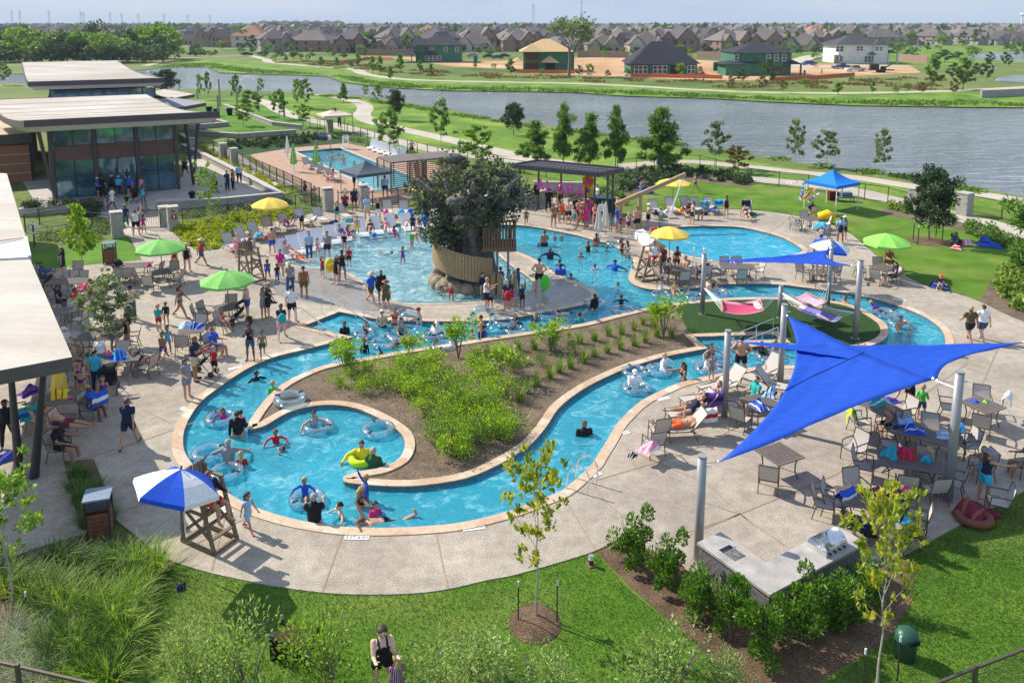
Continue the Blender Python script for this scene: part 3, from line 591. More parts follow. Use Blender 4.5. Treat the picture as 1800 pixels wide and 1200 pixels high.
def shrub_proto(name,cat,w,h,n,ls,lf,seed,flowers=0,stems=5,lump=.35,openb=.15):
 def f():
  t=thing(name,'',cat);q=random.Random(seed);P_=[];D=[]
  cl=[(Vector((q.gauss(0,w*.22),q.gauss(0,w*.22),h*q.uniform(openb+.1,.88))),q.uniform(.6,1.2)*w*lump*.6)for _ in range(14)]
  for i in range(n):
   c,r=q.choice(cl);v=Vector((q.gauss(0,1),q.gauss(0,1),q.gauss(0,1))).normalized();p=c+v*r*q.random()**.35
   if p.z<.02:p.z=.03+q.random()*.1
   P_.append(p);D.append(v+Vector((0,0,.5)))
  leaf_obj('foliage',P_,ls,LEAF[lf],t,.5,dirs=D)
  mb=MB()
  for i in range(stems):
   a=q.uniform(0,6.28);mb.tube([(0,0,-.03),(math.cos(a)*w*.12,math.sin(a)*w*.12,h*.45),(math.cos(a)*w*.28,math.sin(a)*w*.28,h*.8)],[.02,.013,.006],5)
  mb.build('stem',BARK,t)
  if flowers:
   k=[p+d*.05 for p,d in zip(P_,D)if p.z>h*.45];q.shuffle(k);leaf_obj('flowers',k[:flowers],ls*.9,LEAF['yel'],t,.9)
  return t
 return Proto(f)
ESP=[shrub_proto('flowering_shrub','shrub',1.3,1.9,900,.13,'lime',s,16,6,.38,.3)for s in(31,32)]
LOW=[shrub_proto('low_shrub','shrub',1.2,.95,1000,.085,l,s,fl,4,.5)for l,s,fl in(('lime',33,8),('fresh',34,26),('lime',35,14),('mid',36,0))]
HOL=[shrub_proto('glossy_shrub','shrub',1.15,1.5,2600,.10,'gloss',s,0,6,.42,.05)for s in(37,38,39)]
FEA=[shrub_proto('feathery_shrub','shrub',1.9,1.7,2400,.085,l,s,0,12,.45,.1)for l,s in(('sage',40),('fresh',41))]
for px,yb,yt,w,lab in[(608,658,588,62,'tall yellow-flowered shrub at the left end of the island rim'),(722,634,584,46,'thin yellow-flowered shrub over the island coping, second from the left'),(806,630,555,60,'tall flowering shrub in front of the floating tubes'),(968,618,556,58,'flowering shrub at the middle of the island rim'),(1166,592,516,66,'flowering shrub where the mulch meets the hammock turf'),(1000,600,590,14,'small yellow-flowered shrub at the island rim'),(742,660,618,56,'leafy shrub at the middle left of the island'),(882,664,600,60,'open leafy shrub on the island behind the low shrubs')]:
 ESP[0 if px%4 else 1].put((*G(px,yb),0),rnd.uniform(0,6),lab,'flowering shrubs on the island',(w/ppm(yb)/1.3,)*2+(max(.5,hgt(px,yb,yt))/1.9,))
for i,(px,py)in enumerate([(600,678),(632,692),(665,684),(692,672),(700,654),(722,672),(745,690),(768,668),(790,694),(722,700),(760,708),(785,722),(818,708),(745,728),(775,742),(805,735),(832,722),(850,738),(800,756),(770,766),(828,760),(858,756),(880,748),(842,778),(872,772),(895,768),(812,788),(790,800),(808,806),(780,785),(848,672),(868,690),(890,700),(838,652),(648,668),(618,664),(760,650),(700,690),(820,772),(858,714)]):
 LOW[(0,2,1,0,2,3)[i%6]].put((*G(px,py),0),rnd.uniform(0,6),f'low bushy {"lime-green" if i % 6 != 5 else "darker green"} shrub in the island mass, {"back" if py < 690 else "middle" if py < 745 else "front"} {"left" if px < 700 else "centre" if px < 810 else "right"} part','low shrubs massed on the island',rnd.uniform(.65,1.0))
for i,(px,py)in enumerate([(895,640),(906,655),(952,640),(975,622),(1012,622),(868,672),(838,640),(912,640)]):
 LOW[3].put((*G(px,py),0),rnd.uniform(0,6),'small dark green shrub between the grass tufts of the island','dark shrubs on the island',rnd.uniform(.4,.6))
for px,yb,yt,w,lab in[(1106,988,893,62,'leftmost glossy shrub of the row beside the outdoor kitchen'),(1166,1028,928,56,'second glossy shrub from the left, at the corner of the mulch bed'),(1232,1080,978,66,'glossy shrub at the foot of the light pole by the kitchen'),(1284,1125,1016,64,'glossy shrub against the sink end of the kitchen wall'),(1344,1166,1054,76,'lowest glossy shrub at the front corner of the kitchen'),(1386,1142,1030,76,'glossy shrub at the kitchen corner, just right of the lowest one'),(1436,1112,1008,70,'glossy shrub halfway along the front of the kitchen'),(1478,1090,990,70,'glossy shrub behind the yellowing sapling, right of the halfway one'),(1520,1060,962,60,'rightmost glossy shrub, under the grill end of the kitchen')]:
 HOL[px%3].put((*G(px,yb),0),rnd.uniform(0,6),lab,'glossy shrubs round the outdoor kitchen',(w/ppm(yb)/1.1,)*2+(hgt(px,yb,yt)/1.5,))
for px,yb,yt,w,lab in[(330,1235,1105,130,'grey-green feathery shrub on the front lawn, leftmost of four'),(440,1240,1080,140,'feathery shrub left of the wooden lawn box'),(575,1235,1070,150,'yellow-tipped feathery shrub in front of the wooden lawn box'),(760,1240,1135,130,'feathery shrub right of the woman on the front lawn'),(850,1240,1130,150,'feathery shrub below the mulch ring'),(950,1245,1150,120,'low feathery shrub right of the mulch ring'),(1180,1240,1110,150,'feathery shrub at the bottom edge beside the mulch bed'),(1270,1245,1150,90,'feathery shrub touching the mulch bed at the bottom edge')]:
 FEA[px%2].put((*G(px,yb),0),rnd.uniform(0,6),lab,'feathery shrubs on the front lawn',(w/ppm(yb)/1.7,)*2+(hgt(px,yb,yt)/1.7,))
def scatter_bed(name,outline_px,n,ls,lf,h,label=None,flowers=0,z0=0.0,clump=.35):
 w=poly(outline_px);xs=[p[0]for p in w];ys=[p[1]for p in w];P_=[];D=[]
 cl=[]
 while len(cl)<n//60+6:
  p=(rnd.uniform(min(xs),max(xs)),rnd.uniform(min(ys),max(ys)))
  if inside(p,w):cl.append((p,rnd.uniform(.5,1)))
 for i in range(n):
  c,s=rnd.choice(cl);v=Vector((rnd.gauss(0,1),rnd.gauss(0,1),abs(rnd.gauss(0,1)))).normalized()*clump*rnd.random()**.4
  P_.append(Vector((c[0]+v.x,c[1]+v.y,z0+.03+v.z*h*s/clump)));D.append(v+Vector((0,0,.2)))
 o=leaf_obj(name,P_,ls,LEAF[lf],None,.5,dirs=D);tag(o,label,'ground cover' if not label else 'plants',kind='stuff');return o
scatter_bed('yellow_flower_bed',[(308,405),(326,430),(352,442),(392,434),(402,420),(440,404),(480,391),(540,378),(520,366),(440,376),(330,396)],9000,.16,'bed',.5,'bed of yellow-flowering ground cover behind the loungers')
scatter_bed('walkside_flowers',[(330,255),(345,262),(500,345),(518,340),(420,290),(360,255)],5000,.16,'bed',.4,'yellow-flowering strip along the terrace wall')
scatter_bed('gate_ground_cover',[(70,425),(70,412),(180,388),(225,380),(215,408),(150,430)],4500,.14,'silver',.45,'grey-green low planting below the railing at the gate lawn')
scatter_bed('fence_ground_cover',[(315,385),(520,360),(560,350),(430,362),(320,376)],4000,.14,'silver',.45,'grey-green low planting under the terrace wall')
scatter_bed('hut_hedge',[(1085,320),(1120,305),(1200,296),(1300,312),(1330,322),(1310,326),(1200,312),(1130,330),(1090,338)],9000,.22,'dark',.8,'dark hedge curving behind the back lawn')
scatter_bed('hut_meadow',[(910,330),(1070,335),(1110,350),(1100,365),(1080,352),(905,345)],3000,.2,'mid',.5,'green planting behind the music pergola')
scatter_bed('hut_plants',[(1060,312),(1110,300),(1150,300),(1110,330),(1085,350)],3500,.2,'silver',.7,'grey-green shrubs beside the music pergola')
scatter_bed('plaza_hedge',[(470,262),(400,262),(395,252),(550,240),(600,244)],6000,.22,'dark',.8,'dark hedge behind the lap pool lawn')
scatter_bed('lap_pool_hedge',[(590,244),(620,250),(740,282),(800,300),(800,294),(720,270),(610,240)],3000,.2,'silver',.6,'low planting between the lap pool and its fence')
scatter_bed('right_hedge',[(1690,405),(1700,396),(1760,412),(1800,432),(1800,446),(1740,428)],3500,.17,'mid',.8,'clipped hedge behind the people on the right lawn')
scatter_bed('right_bed_grass',[(1745,500),(1765,480),(1800,460),(1850,500),(1850,560),(1790,545),(1750,520)],4500,.24,'blade',1.1,'grassy planting bed at the right edge')
scatter_bed('oak_bed_grass',[(1560,372),(1600,376),(1700,396),(1680,384),(1600,368),(1565,364)],1800,.2,'blade',.7,'grasses in the bed behind the dark oak')
scatter_bed('cabana_plants',[(700,365),(745,355),(800,372),(760,378)],1600,.14,'bed',.4,'flowering plants between cabana and loungers')
sheet('right_bed_soil',[(1720,530),(1760,548),(1800,570),(1880,600),(1900,480),(1800,455),(1745,490)],MULCHI,.012)
sheet('oak_bed_soil',[(1540,375),(1560,365),(1700,385),(1800,430),(1790,445),(1700,408),(1600,385)],MULCHI,.010)
sheet('hut_soil',[(1085,350),(1110,302),(1200,295),(1330,318),(1320,330),(1210,318),(1140,330)],MULCHI,.009)
scatter_bed('far_bank_scrub',[(265,118),(365,118),(450,129),(575,132),(680,153),(800,159),(1010,162),(1250,172),(1500,184),(1800,187),(1800,180),(1500,178),(1250,168),(1000,156),(800,154),(690,147),(600,134),(450,123),(365,112)],12000,.6,'mid',.4,'rough weeds along the far shore',clump=2.2)
scatter_bed('site_scrub',[(480,112),(640,124),(800,138),(1000,142),(1200,152),(1400,158),(1650,158),(1650,135),(1400,146),(1100,140),(880,130),(700,120),(560,106)],6000,.7,'rust',.4,'brownish weeds below the building site',clump=2.6)
scatter_bed('near_bank_reeds',[(560,166),(700,182),(880,213),(1100,241),(1300,269),(1560,306),(1800,350),(1800,354),(1560,309),(1300,272),(1100,244),(880,216),(700,185),(560,168)],4200,.4,'mid',.22,'grassy edge along the near shore',clump=1.2)
def lawn_blades(name,px,n,h,lf):
 w=poly(px);xs=[p[0]for p in w];ys=[p[1]for p in w];P_=[]
 while len(P_)<n:
  p=(rnd.uniform(min(xs),max(xs)),rnd.uniform(min(ys),max(ys)))
  if inside(p,w):P_.append((p[0],p[1],h*.3))
 o=leaf_obj(name,P_,h,LEAF[lf],None,.14,up=.8);tag(o,kind='stuff')
lawn_blades('lawn_grass_blades',[(205,1200),(235,1095),(300,988),(367,1008),(450,1026),(598,1046),(750,1043),(907,1012),(1047,970),(1110,1042),(1235,1138),(1310,1210),(1310,1240),(205,1240)],42000,.075,'bladed')
lawn_blades('right_lawn_grass_blades',[(1440,1210),(1560,1125),(1600,1060),(1594,976),(1687,926),(1830,850),(1830,1230),(1440,1230)],30000,.075,'bladed')
T_FAR=[tprot('',10,8,'oval',l,900,.85,.12,16,.02,BARK,seed=s,clump=1.3,name='woodland_tree',skirt=.2)for l,s in(('wood',51),('wood2',52),('wood',53),('mid',54))]
T_SML=[tprot('',5,3,st,l,420,.55,.16,10,.014,BARK,seed=s,clump=.45,name='small_tree')for st,l,s in(('oval','wood2',61),('cone','mid',62),('vase','fresh',63),('oval','rust',64))]
q=random.Random(77)
for i in range(34):
 px=-10+i*9.6+q.uniform(-4,4);yb=108+q.uniform(-9,3);big=q.uniform(.7,1.15)
 yt=yb-50*big
 if i in(28,29):continue
 T_FAR[(0,1,0,2,3,1)[i%6]].put((*G(px,yb),0),q.uniform(0,6),f'{("light green","dark","light green","light green","mid green","dark")[i % 6]} leafy tree in the {("far left","middle","right")[i // 12]} stretch of the left shore wood','trees of the wood on the left shore',(1.25*q.uniform(.8,1.2),)*2+(hgt(px,yb,yt)/10,))
plant_tree(T_FAR[2],282,103,40,52,'tallest light green tree at the right end of the left wood',None,10,8)
for i in range(22):
 px=-10+i*14+q.uniform(-5,5);T_FAR[1].put((*G(px,109+q.uniform(0,3)),0),q.uniform(0,6),f'dark undergrowth bush at the foot of the left wood, {("left","middle","right")[i // 8]} stretch','dark undergrowth of the left wood',(.8,.8,.55*q.uniform(.7,1.2)))
for i,(px,yb,yt,w,k)in enumerate(sorted([(482,110,98,9,2),(503,109,97,10,1),(529,109,96,10,2),(542,115,96,9,2),(565,118,100,14,1),(592,118,102,12,1),(617,121,106,12,1),(630,119,94,14,1),(655,131,100,16,1),(668,133,99,17,1),(687,143,117,12,1),(704,128,96,18,1),(738,127,106,13,1),(758,138,113,13,1),(835,124,112,8,2),(868,125,113,9,2),(897,135,103,20,1),(952,133,122,9,2),(1018,136,116,12,3),(1037,138,115,13,2),(1068,137,124,10,3),(1104,138,122,12,2),(1195,136,114,15,2),(1230,136,118,12,3),(1285,160,132,13,3),(1305,145,122,18,0),(1340,158,135,17,3),(1352,150,106,24,0),(1376,164,140,13,3),(1415,158,140,12,2),(1473,167,146,20,1),(1495,153,136,9,2),(1533,166,142,12,1),(1575,166,153,12,2),(1593,164,147,12,2),(1620,166,146,12,3),(1638,157,98,32,1),(1692,158,103,38,1),(1676,168,139,15,3),(1675,140,112,22,0),(1734,143,104,18,0),(1715,135,112,20,0),(1772,118,96,12,0),(1660,110,88,26,0),(1740,112,92,14,0),(1765,112,92,12,0),(140,108,94,10,2),(98,108,96,8,2),(182,107,92,12,2),(247,104,90,10,3)])):
 plant_tree(T_SML[k],px,yb,yt,w*1.15,f'{("dense dark", "green", "light green", "reddish")[k]} young tree along the far shore path, {"left" if px < 650 else "middle" if px < 1250 else "right"} stretch','young trees along the far shore')
for i in range(120):
 px=320+q.uniform(0,1)*1130;yb=99+q.uniform(-10,5)
 if 690<px<830 and yb>95:yb=92
 if 900<px<1000:yb=min(yb,90)
 yt=yb-q.uniform(9,17);plant_tree(T_SML[(0,1,1,2,0)[i%5]],px,yb,yt,q.uniform(10,19),f'bushy young tree in the hedge line before the subdivision, {("left","centre left","centre right","right")[int((px - 320) / 283)]} stretch','trees in the hedge line before the subdivision')
for i in range(60):
 px=1430+q.uniform(0,1)*400;yb=q.uniform(72,108);yt=yb-q.uniform(9,18);plant_tree(T_SML[(0,1,2)[i%3]],px,yb,yt,q.uniform(12,22),'bushy tree in the park between the white house and the pond','trees in the park right of the white house')
for i in range(170):
 Y=385+420*q.random()**1.3;X=q.uniform(-.62,.62)*Y;T_SML[(0,1,0,2)[i%4]].put((X,Y-9,0),q.uniform(0,6),f'small tree among the subdivision roofs, {"left" if X < -.2 * Y else "right" if X > .2 * Y else "middle"} part','trees among the subdivision roofs',(1.9,1.9,q.uniform(1.3,2.0)))
P_=[];D=[]
for i in range(5200):
 Y=700*(9**q.random());X=q.uniform(-1,1)*Y*.68;h=q.uniform(7,13)
 for k in range(5):
  v=Vector((q.gauss(0,1),q.gauss(0,1),q.gauss(0,.6))).normalized()*4.5;P_.append(Vector((X,Y,h*.55))+v);D.append(v)
tag(leaf_obj('distant_woods',P_,6.5,LEAF['wood2'],None,.8,dirs=D),kind='stuff')
def bare():
 t=thing('bare_tree','tall sparse half-bare tree right of the unroofed timber house','tree',(*G(1000,134),0));h=hgt(1000,134,30);mb=MB();P_=[]
 def br(p,d,l,r,dep):
  e=p+d*l;mb.tube([p,p.lerp(e,.5)+Vector((q.uniform(-1,1),q.uniform(-1,1),0))*l*.06,e],[r,r*.8,r*.55],5)
  if dep==0:P_.extend(e+Vector((q.gauss(0,.9),q.gauss(0,.9),q.gauss(0,.7)))for _ in range(9));return
  for k in range(3 if dep>1 else 4):
   nd=(d+Vector((q.gauss(0,.42),q.gauss(0,.42),q.uniform(-.05,.3)))).normalized();br(e,nd,l*q.uniform(.62,.85),r*.55,dep-1)
 br(Vector((0,0,0)),Vector((.03,0,1)),h*.3,.45,4);mb.build('trunk',BARK,t);leaf_obj('crown',P_,.9,LEAF['silver'],t)
bare()
def frame_thing(name,label,cat,ox,oy,rz,group=None):return thing(name,label,cat,(ox,oy,0),rz,group)
def glass_mat():
 m,n,b=newmat('dark_reflective_glass');f,_=noise(n,1.1,5,.7)
 n.links.new(ramp(n,f,[(.35,(.05,.12,.17)),(.7,(.16,.32,.40))]),b.inputs['Base Color'])
 b.inputs['Roughness'].default_value=.06;b.inputs['Specular IOR Level'].default_value=.9;b.inputs['Metallic'].default_value=.6;return m
GLASS=glass_mat()
ROOFW=ground_mat('pale_roof_membrane',[(.3,(.46,.42,.36)),(.6,(.60,.56,.49)),(.8,(.66,.62,.56))],.25,3,[(.3,(.9,.9,.9)),(.7,(1.04,1.04,1.04))],.1,.7,stretch=(.5,2.2,1,30),big=(.12,(.42,.33,.25),.6))
ROOFT=ground_mat('tan_roof_membrane',[(.3,(.46,.36,.23)),(.7,(.58,.49,.35))],.3,3,[(.3,(.9,.9,.9)),(.7,(1.05,1.05,1.05))],.1,.8)
FASCIA=mat('dark_metal_fascia',(.085,.07,.075),.5,.1,3);SOFFIT=mat('pale_soffit',(.55,.50,.42),.8,.05,3)
SPAN=mat('brown_spandrel_panel',(.16,.095,.08),.75,.2,5);TERRA=mat('terracotta_wood_cladding',(.36,.15,.085),.7,.15,10)
BRICKD=mat('dark_brick',(.075,.06,.055),.9,.25,6)
cx,cy=G(95,353);RZ=R(28)
def wing_roof(u0,u1,v0,v1,zf,zm,zb,t,parent,n=14,sh=.19):
 """roof sheet that sags towards the middle, with dark fascia and a pale sloped soffit"""
 def zz(v):
  s=(v-v0)/(v1-v0);k=.52
  return zf+(zm-zf)*math.sin(min(s/k,1)*math.pi/2)**.9 if s<k else zm+(zb-zm)*((s-k)/(1-k))**1.3
 V=[v0+(v1-v0)*i/n for i in range(n+1)];mb=MB();fa=MB();sf=MB()
 for a,b in zip(V[:-1],V[1:]):mb.quad((u0,a,zz(a)),(u1,a,zz(a)),(u1,b,zz(b)),(u0,b,zz(b)))
 for u in(u0-.03,u1+.03):
  for a,b in zip(V[:-1],V[1:]):fa.box_like=0;fa.bar((u,a,zz(a)-t/2+.03),(u,b,zz(b)-t/2+.03),.08,t)
 for v in(v0,v1):fa.box(((u0+u1)/2,v,zz(v)-t/2+.03),(u1-u0+.14,.10,t))
 for a,b in zip(V[:-1],V[1:]):sf.quad((u0+.5,a+.2,zz(a)-t-.38),(u0+.5,b+.2,zz(b)-t-.38),(u1-.5,b+.2,zz(b)-t-.38),(u1-.5,a+.2,zz(a)-t-.38))
 zf_=zz(v0)-t
 sf.quad((u0,v0+.02,zf_+.04),(u1,v0+.02,zf_+.04),(u1-.5,v0+.25,zf_-.38),(u0+.5,v0+.25,zf_-.38))
 for u,k in((u0,1),(u1,-1)):
  for a,b in zip(V[:-1],V[1:]):sf.quad((u,a,zz(a)-t+.04),(u+k*.5,a+.2,zz(a)-t-.38),(u+k*.5,b+.2,zz(b)-t-.38),(u,b,zz(b)-t+.04))
 for M2 in(mb,fa,sf):M2 .v=[(x-(y-v0)*sh,y,z)for x,y,z in M2 .v]
 r=mb.build('roof',ROOFW,parent)
 for i in range(1,int((v1-v0)/2.4)):
  v=v0+i*2.4;MB().bar((u0-(v-v0)*sh,v,zz(v)+.012),(u1-(v-v0)*sh,v,zz(v)+.012),.05,.02).build('seam',ROOFT,r)
 fa.build('fascia',FASCIA,r);sf.build('soffit',SOFFIT,r);return r
def pane(t,name,c,d,m=GLASS):return MB().box(c,d).build(name,m,t)
cl=frame_thing('clubhouse','glass-fronted clubhouse with swooping pale roof beyond the entry gate','building',cx,cy,RZ)
wing_roof(-1.3,12.0,-2.9,16.8,6.55,5.95,6.6,.5,cl)
wl_=MB();wl_.box((4.5,8.3,2.7),(8.5,15.6,5.4));wl_.build('wall',BRICKD,cl)
for i,(a,b)in enumerate(((0.25,2.95),(3.25,5.95),(6.25,8.85))):
 for k in range(2):
  x0=a+(b-a)*k/2;x1=a+(b-a)*(k+1)/2
  for z0,z1 in((4.15,5.6),(1.75,2.95),(.06,1.7)):
   if i==1 and k==0 and z0<1:continue
   w_=MB().box(((x0+x1)/2,.42,(z0+z1)/2),(x1-x0-.06,.05,z1-z0)).build('window',GLASS,cl)
 MB().box(((a+b)/2,.36,3.55),(b-a,.12,1.15)).build('spandrel',SPAN,cl)
for x in(.1,3.1,6.1,9.0):MB().box((x,.30,2.75),(.26,.34,5.5)).build('column',FASCIA,cl)
d=MB().box((3.93,.5,1.15),(1.25,.06,2.2)).build('door',mat('door_glass',(.05,.09,.09),.1,.2),cl);MB().box((4.35,.42,1.1),(.04,.08,.8)).build('handle',CHROME,d)
for x in(3.1,6.1,9.0):pass
mb=MB()
for k in range(7):mb.bar((-.05,.6+k*2.2,0),(-.05,.6+k*2.2,5.4),.09)
for z in(.1,1.3,2.5,3.7,4.9):mb.bar((-.05,.4,z),(-.05,15,z),.07)
mb.build('side_mullions',METAL,cl)
for k in range(6):
 for j in range(4):MB().box((.02,1.7+k*2.2,.72+j*1.2),(.05,2.05,1.1)).build('window',GLASS,cl)
for a,b in(((10.3,1.6,0),(9.9,1.0,5.9)),((10.3,1.6,0),(11.0,1.0,5.9)),((.1,-.2,0),(-.6,-1.6,5.9))):
 MB().tube([a,b],[.10,.15],10).build('column',FASCIA,cl)
for i in range(3):
 pl=MB();pl.box((1.2+3*i,-.35,.03),(.9,.5,.05))
wg=frame_thing('clubhouse_wing','low flat-roofed wing with reddish wood cladding left of the clubhouse','building',cx,cy,RZ)
MB().box((-14,20.2,4.12),(24.8,20.6,.06)).build('roof',ROOFT,wg)
f=MB();f.box((-14,9.85,3.75),(25,.12,.85));f.box((-1.55,20,3.75),(.12,20.4,.85));f.build('fascia',FASCIA,wg)
MB().box((-14,20,1.65),(24.4,19.6,3.3)).build('wall',BRICKD,wg)
MB().box((-3.0,10.1,1.6),(2.5,.18,3.2)).build('cladding',TERRA,wg)
mb=MB();[mb.box((-3.0,10.0,z),(2.5,.03,.05))for z in(.8,1.6,2.4)];mb.build('cladding_joint',SOFFIT,wg)
for x in(-5.7,-8.4):w_=MB().box((x,10.12,1.75),(2.3,.1,1.9)).build('window',mat('pale_window',(.25,.29,.28),.2,.1),wg);m_=MB();m_.box((x,10.04,1.75),(2.4,.06,.07));m_.bar((x-1.18,10.04,.8),(x-1.18,10.04,2.7),.07);m_.bar((x+1.18,10.04,.8),(x+1.18,10.04,2.7),.07);m_.build('frame',FASCIA,w_)
c2=frame_thing('upper_hall','second hall with a large pale roof and clerestory windows behind the clubhouse','building',cx,cy,RZ)
o=wing_roof(-2.2,11.6,33.5,84,7.1,6.5,7.2,.55,c2,sh=.05)
MB().box((5,58,2.6),(11,46,5.2)).build('wall',BRICKD,c2)
for k in range(8):
 MB().box((.4+1.36*k,34.9,5.45),(1.26,.06,1.0)).build('window',GLASS,c2)
mb=MB()
for k in range(9):mb.bar((-.28+1.36*k,34.85,4.6),(-.28+1.36*k,34.85,6.1),.12)
mb.build('mullion',FASCIA,c2)
MB().box((4,27,4.3),(15,14,.3)).build('low_roof',mat('grey_roof',(.27,.26,.29),.8,.1,1),c2)
for p,m_ in((((258,165),(288,157),(342,166),(303,173)),ROOFW),(((262,178),(300,171),(362,181),(310,190)),mat('grey_roof',(.27,.26,.29),.8,.1,1))):
 q_=poly(p,3.7);cs=[(x-cx,y-cy)for x,y in q_];c_,s_=math.cos(-RZ),math.sin(-RZ);cs=[(x*c_-y*s_,x*s_+y*c_)for x,y in cs]
 if area(cs)<0:cs=cs[::-1]
 r_=MB().flat(cs,3.72).build('canopy_roof',m_,c2);MB().wall(cs,3.3,3.72).build('canopy_edge',FASCIA,r_)
def leftbuilding():
 bx,by=G(20,838);t=thing('pavilion','flat pale-roofed pavilion cut by the left edge, on dark slanted legs','building',(bx,by,0),0)
 def sl(px,z,th,m,name='roof',under=True):
  q_=[(x-bx,y-by)for x,y in poly(px,z)]
  if area(q_)<0:q_=q_[::-1]
  r_=MB().flat(q_,z).build(name,m,t);e=MB().wall(q_,z-th,z)
  e.build('fascia',mat('grey_brown_fascia',(.115,.10,.095),.6,.1,3),r_)
  if under:MB().flat(q_[::-1],z-th+.01).build('soffit',SOFFIT,r_)
  return r_
 sl([(127,627),(53,456),(-60,461),(-220,690),(-60,662)],4.0,.42,ROOFW)
 sl([(46,419),(12,305),(-80,300),(-90,436),(0,428)],4.0,.42,ROOFW)
 q_=poly([(-60,436),(45,421),(52,455),(-60,461)],3.9);a,b,c,d=[Vector((x-bx,y-by,3.9))for x,y in q_];mb=MB()
 for k in range(17):
  u=k/16;mb.bar(a.lerp(b,u),d.lerp(c,u),.14,.16)
 mb.bar(a,b,.12,.2);mb.bar(d,c,.12,.2);mb.bar(b,c,.14,.3);mb.bar(a.lerp(d,.5),b.lerp(c,.5),.1,.2);mb.build('slats',WHITE,t)
 for p,q2 in(((60,840),(77,652)),((35,838),(20,668))):
  x,y=G(*p);x2,y2=G(*q2,3.6)
  MB().tube([(x-bx,y-by,0),(x2-bx,y2-by,3.62)],[.14,.085],10).build('leg',mat('black_steel',(.035,.035,.04),.45,.1),t)
 for(p,z)in(((-60,560),0),((-90,420),0)):MB().box((G(*p)[0]-bx-4,G(*p)[1]-by,1.8),(2,3,3.6)).build('wall',STONE,t)
leftbuilding()
def absmb(loc):return lambda p,z=0.0:Vector((*G(*p),0))-Vector((loc[0],loc[1],-z))
def stage():
 q=poly([(898,292),(953,285.5),(1097,298.5),(1052,307)],3.45);bx,by=q[0]
 q=[(bx,by),tuple(Vector(q[2])-Vector(q[3])+Vector(q[0])),q[2],q[3]]
 t=thing('pergola','dark flat ribbed pergola with balloon letters over the music stage','pergola',(bx,by,0));P=[Vector((x-bx,y-by,3.45))for x,y in q]
 mb=MB()
 for a,b in((0,1),(1,2),(2,3),(3,0)):mb.bar(P[a],P[b],.1,.34)
 mb.build('frame',FASCIA,t);mb=MB()
 for k in range(22):
  u=(k+.5)/22;a=P[0].lerp(P[3],u);b=P[1].lerp(P[2],u);mb.bar(a,b,.18,.12)
 for k in(.33,.66):mb.bar(P[0].lerp(P[1],k),P[3].lerp(P[2],k),.08,.2)
 mb.build('roof_slats',mat('dark_slat',(.10,.095,.11),.55,.1),t)
 for u,v in((.06,.15),(.33,.15),(.62,.15),(.92,.15),(.06,.85),(.92,.85),(.99,.6)):
  p=P[0].lerp(P[3],u).lerp(P[1].lerp(P[2],u),1-v);MB().bar((p.x,p.y,0),(p.x,p.y,3.4),.13).build('post',FASCIA,t)
 return P,(bx,by)
SP,(sx_,sy_)=stage()
def letters():
 a=G3(944,330,2.2);b=G3(1024,338,2.2);L0=SP[0].lerp(SP[3],.29)+Vector((sx_,sy_,0));L1=SP[0].lerp(SP[3],.86)+Vector((sx_,sy_,0))
 back=(SP[1]-SP[0]);L0+=back*.08;L1+=back*.08;d=(L1-L0);n=5
 S={'A':[[(0,0),(.5,1),(1,0)],[(.22,.38),(.78,.38)]],'L':[[(0,1),(0,0),(.9,0)]],'O':[[(.5+.42*math.cos(k*math.pi/6),.5+.5*math.sin(k*math.pi/6))for k in range(13)]],'H':[[(.1,0),(.1,1)],[(.85,0),(.85,1)],[(.1,.5),(.85,.5)]]}
 m=mat('magenta_foil',(.80,.07,.48),.35,.1,4,.1);dd=d/n;sc=dd.length*.62;u=dd.normalized();PZ=1.95
 for i,ch in enumerate('ALOHA'):
  o=L0+dd*i;mb=MB()
  for st in S[ch]:mb.tube([Vector((0,0,0))+u*(x*sc)+Vector((0,0,y*sc*1.45))for x,y in st],.075,8)
  ob=mb.build('balloon_letter',m,None,True);ob.location=(o.x,o.y,PZ-i*.04)
  tag(ob,['first pink foil letter A, left end of the word ALOHA','pink foil balloon letter L in the word ALOHA','pink foil balloon letter O in the word ALOHA','pink foil balloon letter H in the word ALOHA','last pink foil letter A, right end of the word ALOHA'][i],'balloon','balloon letters spelling ALOHA')
 return L1,u
L1,UH=letters()
def flowers_col():
 for i,(px,py,z,cols,lab)in enumerate([(1034,318,2.55,('e8641c','f07a20'),'big orange paper flower cluster right of the balloon letters'),(1034,335,1.75,('f2c81e','ffe14a'),'yellow paper flower cluster below the orange one'),(1035,362,.9,('e0318f','f0701c'),'magenta and orange flower figure at the stage front')]):
  x,y=G(px,py,z);t=thing('paper_flower',lab,'decoration',(x,y,z))
  for k in range(7):a=k*.9;MB().ball((math.cos(a)*.26,0,math.sin(a)*.30),.18,6,(1,.35,1)).build('petal',cloth(cols[k%2]),t)
  MB().ball((0,-.06,0),.14,6).build('flower_centre',cloth('8a6bd0'),t)
flowers_col()
def simple(name,label,cat,px,py,mb,m,z=0,rz=0,group=None,smooth=False):
 o=mb.build(name,m,None,smooth);x,y=G(px,py,z);o.location=(x,y,z);o.rotation_euler=(0,0,rz);return tag(o,label,cat,group)
w1=MB().box((0,0,.55),(4.6,.35,1.1));w1 .box((0,0,1.13),(4.8,.5,.07));simple('counter_wall','long grey masonry counter behind the musicians','wall',990,345,w1,STONE,rz=R(-6))
w1=MB().box((0,0,.5),(.4,3.2,1.0));w1 .box((0,0,1.03),(.5,3.3,.06));simple('low_wall','low slanting stone wall left of the stage','wall',937,362,w1,STONE,rz=R(-45))
w1=MB().box((0,0,.6),(1.6,1.4,1.2));w1 .box((0,0,1.22),(1.75,1.5,.06));simple('stage_counter','dark teal-draped counter at the right of the stage','counter',1058,376,w1,cloth('23434a'),rz=R(10))
